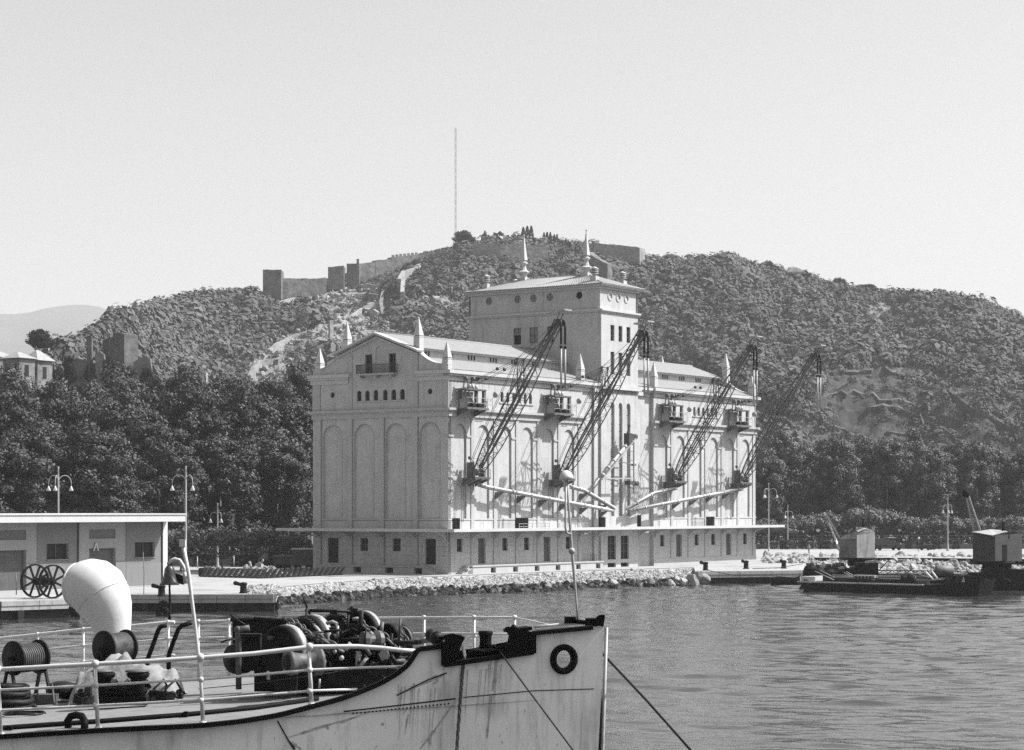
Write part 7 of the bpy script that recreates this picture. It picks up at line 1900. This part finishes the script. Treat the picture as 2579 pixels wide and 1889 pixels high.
# warping head at the near end
g_ = MB(); c = W(722, 1668, 39.6); g_.lathe(c, [(.02, -.02), (.22, 0), (.24, .06), (.18, .12), (.15, .3), (.15, .42), (.19, .55), (.26, .6), (.26, .66), (.1, .68)], 28, Vector((.86, .5, 0))); g_.build('warping_head', M['mach2'], wl)
g_ = MB(); g_.lathe(W(722, 1668, 39.55), [(.02, -.03), (.13, -.03), (.15, .0)], 20, Vector((.86, .5, 0))); g_.build('warping_head_cap', M['mach'], wl)
def gear(px, py, d, rpx, w_, nt_, nm='gear_wheel', m='mach', ax=AX):
    r_ = rpx / F * d; c = W(px, py, d); g_ = MB(); g_.lathe(c, [(.02, .02), (r_ * .85, .02), (r_ * .87, 0), (r_, 0), (r_, w_), (.02, w_)], 36, ax)
    u = (Vector((0, 0, 1)) - ax * ax.z).normalized(); v_ = ax.cross(u)
    for k in range(nt_): a_ = 2 * math.pi * k / nt_; e_ = u * math.cos(a_) + v_ * math.sin(a_); f_ = ax.cross(e_); g_.ob(c + e_ * (r_ + .018) + ax * w_ / 2, e_ * .03, f_ * (math.pi * r_ / nt_ * .5), ax * w_ / 2)
    g_.build(nm, M[m], wl)
gear(838, 1597, 42.8, 46, .14, 44); gear(882, 1628, 41.6, 38, .12, 44); gear(758, 1610, 41.8, 50, .1, 40)
g_ = MB(); c = W(912, 1613, 40.9); g_.lathe(c, [(.02, 0), (.17, .01), (.18, .08), (.11, .16), (.11, .24), (.18, .32), (.17, .4), (.02, .41)], 11, Vector((.86, .5, 0)), smooth=False); g_.build('chain_wheel', M['mach2'], wl)
g_ = MB(); g_.lathe(W(1040, 1625, 42.2), [(.02, 0), (.15, .01), (.15, .14), (.02, .15)], 6, Vector((.7, -.7, 0)), smooth=False); g_.build('chain_wheel', M['mach2'], wl)
# frames and bed
g_ = MB()
def wbox(x0, y0, x1, y1, d0, dep, gg=None):
    a, b = W(x0, y1, d0), W(x1, y0, d0); (gg or g_).b(a.x, a.y, a.z, b.x, a.y + dep, b.z)
wbox(640, 1650, 690, 1742, 41.2, 1.0); wbox(735, 1685, 1000, 1740, 41.0, 1.6); wbox(800, 1640, 900, 1690, 41.6, .8); wbox(950, 1640, 985, 1720, 41.6, .3); wbox(690, 1700, 745, 1745, 40.6, .6)
wbox(905, 1625, 935, 1690, 41.8, .3); wbox(585, 1565, 700, 1640, 42.6, .25); wbox(700, 1560, 720, 1600, 42.6, .2)
wbox(825, 1580, 850, 1640, 42.0, .3); wbox(880, 1572, 910, 1620, 42.4, .3)
g_.prism([(930, 1640), (1040, 1636), (1036, 1650), (1000, 1690), (960, 1724), (900, 1738), (880, 1700)], lambda a, b: W(a, b, 41.9), lambda a, b: W(a, b, 42.2))
g_.build('bed_frame', M['mach'], wl)
g_ = MB(); g_.lathe(W(583, 1660, 41.2), [(.05, 0), (.27, .03), (.29, .08), (.29, .35), (.05, .4)], 28, AX); g_.lathe(W(583, 1660, 41.2), [(.05, -.06), (.12, -.05), (.14, .04)], 16, AX); g_.build('cylinder', M['mach'], wl)
g_ = MB(); wbox(608, 1600, 655, 1640, 41.0, .3, g_); wbox(612, 1640, 650, 1690, 41.1, .4, g_); g_.tube([W(618, 1598, 41), W(618, 1620, 41)], .06, 8); g_.ob(W(632, 1600, 41), (.2, 0, 0), (0, .1, 0), (0, 0, .03)); g_.tube([W(556, 1618, 41), W(572, 1612, 41), W(596, 1610, 41)], .02, 6); g_.build('valve_chest', M['mach'], wl)
g_ = MB(); wbox(578, 1560, 668, 1562.5, 42.6, .5, g_); g_.tube([W(580, 1561, 42.5), W(760, 1557, 42.9)], .035, 8); g_.tube([W(640, 1558, 42.4), W(715, 1563, 42.2), W(745, 1567, 42.2)], .04, 8); g_.build('shaft', M['mach'], wl)
g_ = MB(); g_.tube([W(601, 1736, 40.6), W(601, 1640, 40.6), W(600, 1590, 40.6), W(605, 1584, 40.6), W(628, 1581, 40.6)], .055, 12); g_.ball(W(600, 1586, 40.6), .075); g_.build('stand_pipe', M['mach2'], wl)
g_ = MB(); g_.tube([W(580, 1549, 40.7), W(604, 1566, 40.6), W(618, 1574, 40.6)], .02, 6); g_.build('lever', M['mach'], wl)
g_ = MB(); g_.tube([W(772, 1538, 42.4), W(840, 1538, 42.6), W(908, 1541, 42.8)], .035, 8); g_.tube([W(765, 1508, 42.2), W(775, 1535, 42.4), W(785, 1556, 42.5)], .022, 8); g_.ball(W(774, 1538, 42.4), .05); g_.ball(W(888, 1535, 42.8), .075); g_.ob(W(888, 1545, 42.8), (.1, 0, 0), (0, .1, 0), (0, 0, .1)); g_.ob(W(840, 1541, 42.6), (.07, 0, 0), (0, .06, 0), (0, 0, .04)); g_.tube([W(905, 1550, 43), W(925, 1568, 43), W(934, 1600, 43)], .03, 8)
g_.tube([W(712, 1556, 42), W(716, 1562, 42), W(716, 1570, 42)], .06, 8); g_.build('brake_gear', M['mach'], wl)
g_ = MB()
for px, y0, y1, d in ((850, 1576, 1604, 41.6), (908, 1568, 1590, 41.9), (824, 1565, 1572, 41.8)): g_.tube([W(px, y0, d), W(px, y1, d)], .03, 8)
for q in (((822, 1571, 41.7), (838, 1566, 41.7), (849, 1572, 41.6)), ((888, 1560, 42), (900, 1558, 42), (907, 1563, 42)), ((780, 1570, 41.8), (796, 1580, 41.6), (812, 1600, 41.5))): g_.tube([W(*p_) for p_ in q], .035, 8)
for x, y, d, r_ in ((812, 1652, 40.6, .05), (860, 1657, 40.4, .05), (843, 1641, 40.8, .04), (1000, 1630, 41.4, .06), (963, 1623, 41.4, .06)): g_.ball(W(x, y, d), r_)
g_.tube([W(870, 1637, 40.9), W(884, 1620, 40.9)], .045, 8); g_.tube([W(930, 1593, 41.2), W(955, 1616, 41.3)], .05, 8); g_.tube([W(903, 1640, 40.9), W(901, 1676, 40.9)], .05, 8); g_.tube([W(905, 1680, 40.8), W(925, 1655, 40.8)], .035, 8); g_.ob(W(968, 1650, 41.4), (.06, 0, .08), (0, .05, 0), (-.05, 0, .1))
g_.tube([W(675, 1690, 40.3), W(676, 1712, 40.3)], .03, 8); g_.tube([W(805, 1710, 40.5), W(804, 1733, 40.5)], .022, 6); g_.build('bearing_cap', M['steel'], wl)
def chain(pts, r_, L_, nm='anchor_chain'):
    g_ = MB(); P_ = [W(*p) for p in pts]; seg = []; acc_ = [0]
    for a, b in zip(P_, P_[1:]): acc_.append(acc_[-1] + (b - a).length)
    k = int(acc_[-1] / (L_ * .72))
    for i in range(k):
        s_ = (i + .5) / k * acc_[-1]; j = max(q for q in range(len(acc_) - 1) if acc_[q] <= s_); t_ = (P_[j + 1] - P_[j]).normalized(); c = P_[j].lerp(P_[j + 1], (s_ - acc_[j]) / (acc_[j + 1] - acc_[j]))
        side = t_.cross(Vector((0, 0, 1))).normalized(); up_v = side.cross(t_); sd = side if i % 2 else up_v; lp = []
        for q in range(14): a_ = 2 * math.pi * q / 14; lp.append(c + t_ * (L_ / 2 * math.cos(a_)) + sd * (L_ * .3 * math.sin(a_)))
        g_.tube(lp + [lp[0], lp[1]], r_, 6, False)
    g_.build(nm, M['mach2'], wl)
chain([(728, 1566, 41.2), (745, 1572, 41.0), (770, 1595, 40.7), (810, 1608, 40.5), (862, 1640, 40.4)], .024, .2)
chain([(742, 1566, 41.5), (765, 1582, 41.2), (785, 1604, 40.9)], .02, .18)
chain([(905, 1562, 41.6), (925, 1582, 41.5), (968, 1602, 41.5), (985, 1618, 41.5), (1008, 1616, 41.5)], .022, .18)
chain([(925, 1688, 41.2), (940, 1700, 41.1), (968, 1712, 41.0), (960, 1722, 40.9)], .026, .18)
chain([(965, 1686, 41.2), (988, 1715, 41.0)], .024, .2); chain([(1005, 1590, 42), (1035, 1622, 41.6)], .02, .16)
g_ = MB(); g2_ = MB(); rr = random.Random(44)
for k in range(70):
    px = rr.uniform(665, 1030); py = rr.uniform(1585 + abs(px - 850) * .12, 1700); d = rr.uniform(40.6, 42.2); a = W(px, py, d); t_ = rr.choice((AX, Vector((.87, -.4, .1)), Vector((.1, 0, 1)), Vector((.5, 0, -.8)))); L_ = rr.uniform(.12, .5)
    (g_ if rr.random() < .72 else g2_).tube([a, a + t_ * L_], rr.uniform(.015, .05), 7)
for k in range(22):
    px = rr.uniform(670, 1020); py = rr.uniform(1600, 1700); g_.lathe(W(px, py, rr.uniform(40.8, 42)), [(.02, 0), (r0 := rr.uniform(.06, .16), .01), (r0, .08), (.02, .09)], 16, AX)
g_.build('linkage', M['mach'], wl); g2_.build('linkage', M['mach2'], wl)
# gear shadow side: extra deck clutter by the windlass
g_ = MB()
rr = random.Random(12)
for k in range(40):
    px = rr.uniform(690, 1000); py = rr.uniform(1655, 1735); s_ = rr.uniform(.03, .1); g_.ob(W(px, py, rr.uniform(40.7, 41.3)), (s_, rr.uniform(-.02, .02), rr.uniform(-.03, .03)), (0, s_, 0), (rr.uniform(-.03, .03), 0, s_ * rr.uniform(.4, 1)))
g_.build('fitting', M['mach'], wl)
# ropes over the side
def twisted(pts, r_, lab, nm):
    g_ = MB(); k = len(pts); L_ = sum((pts[i + 1] - pts[i]).length for i in range(k - 1)); steps = int(L_ / .05)
    fl = []
    for i in range(steps + 1):
        s_ = i / steps * (k - 1); j = min(int(s_), k - 2); fl.append(pts[j].lerp(pts[j + 1], s_ - j))
    for ph_ in range(3): g_.tube([p + Vector((math.cos(i * .62 + ph_ * 2.094), math.sin(i * .62 + ph_ * 2.094), 0)) * r_ * .5 for i, p in enumerate(fl)], r_ * .6, 6)
    tag(g_.build(nm, M['mach2']), lab, 'rope')
p0 = P(1165, 1625, 37.7); p1 = P(1170, 1650, 37.25)
twisted([p0, p1, P(1164, 1700, 37.2), P(1158, 1780, 37.15), P(1150, 1889, 37.15), P(1138, 2050, 37.2), P(1120, 2300, 37.3)], .03, 'thick twisted dark rope hanging down the bow plating', 'hawser')
def line(pts, r_, lab, m='mach'): g_ = MB(); g_.tube(pts, r_, 6); tag(g_.build('mooring_line', M[m]), lab, 'rope')
line([P(1243, 1624, 37.6), P(1258, 1640, 37.3), P(1330, 1738, 36.4), P(1445, 1892, 35), P(1640, 2160, 32)], .014, 'thin dark mooring line slanting from the roller down across the bow')
line([P(1519, 1648, 38.2), P(1632, 1768, 37), P(1742, 1892, 35.5), P(1980, 2160, 33)], .022, 'thin dark mooring line running from the stem down to the right over open water')
line([P(440, 1560, 46), P(470, 1700, 41.0)], .012, 'short stay line') if False else None
line([(P(500, 1735, 40.5)), P(640, 1722, 40.0), P(800, 1700, 40.3), P(1040, 1660, 42)], .008, 'thin wire sagging along the deck in front of the windlass')
# ---------------------------------------------------------------- haze
hz = MB(); hz.b(-8900, -250, -2.0, 8900, 9000, 760)
ho_ = hz.build('haze', None)
hm = bpy.data.materials.new('haze_air'); hm.use_nodes = True; n = hm.node_tree.nodes; n.remove(n['Principled BSDF'])
pv_ = n.new('ShaderNodeVolumePrincipled'); pv_.inputs['Density'].default_value = HAZE_D; pv_.inputs['Color'].default_value = (.9, .9, .9, 1); pv_.inputs['Anisotropy'].default_value = 0.0
hm.node_tree.links.new(pv_.outputs[0], n['Material Output'].inputs['Volume']); ho_.data.materials.append(hm)
tag(ho_, 'thin even summer haze filling the air over the harbour', 'haze', kind='stuff')
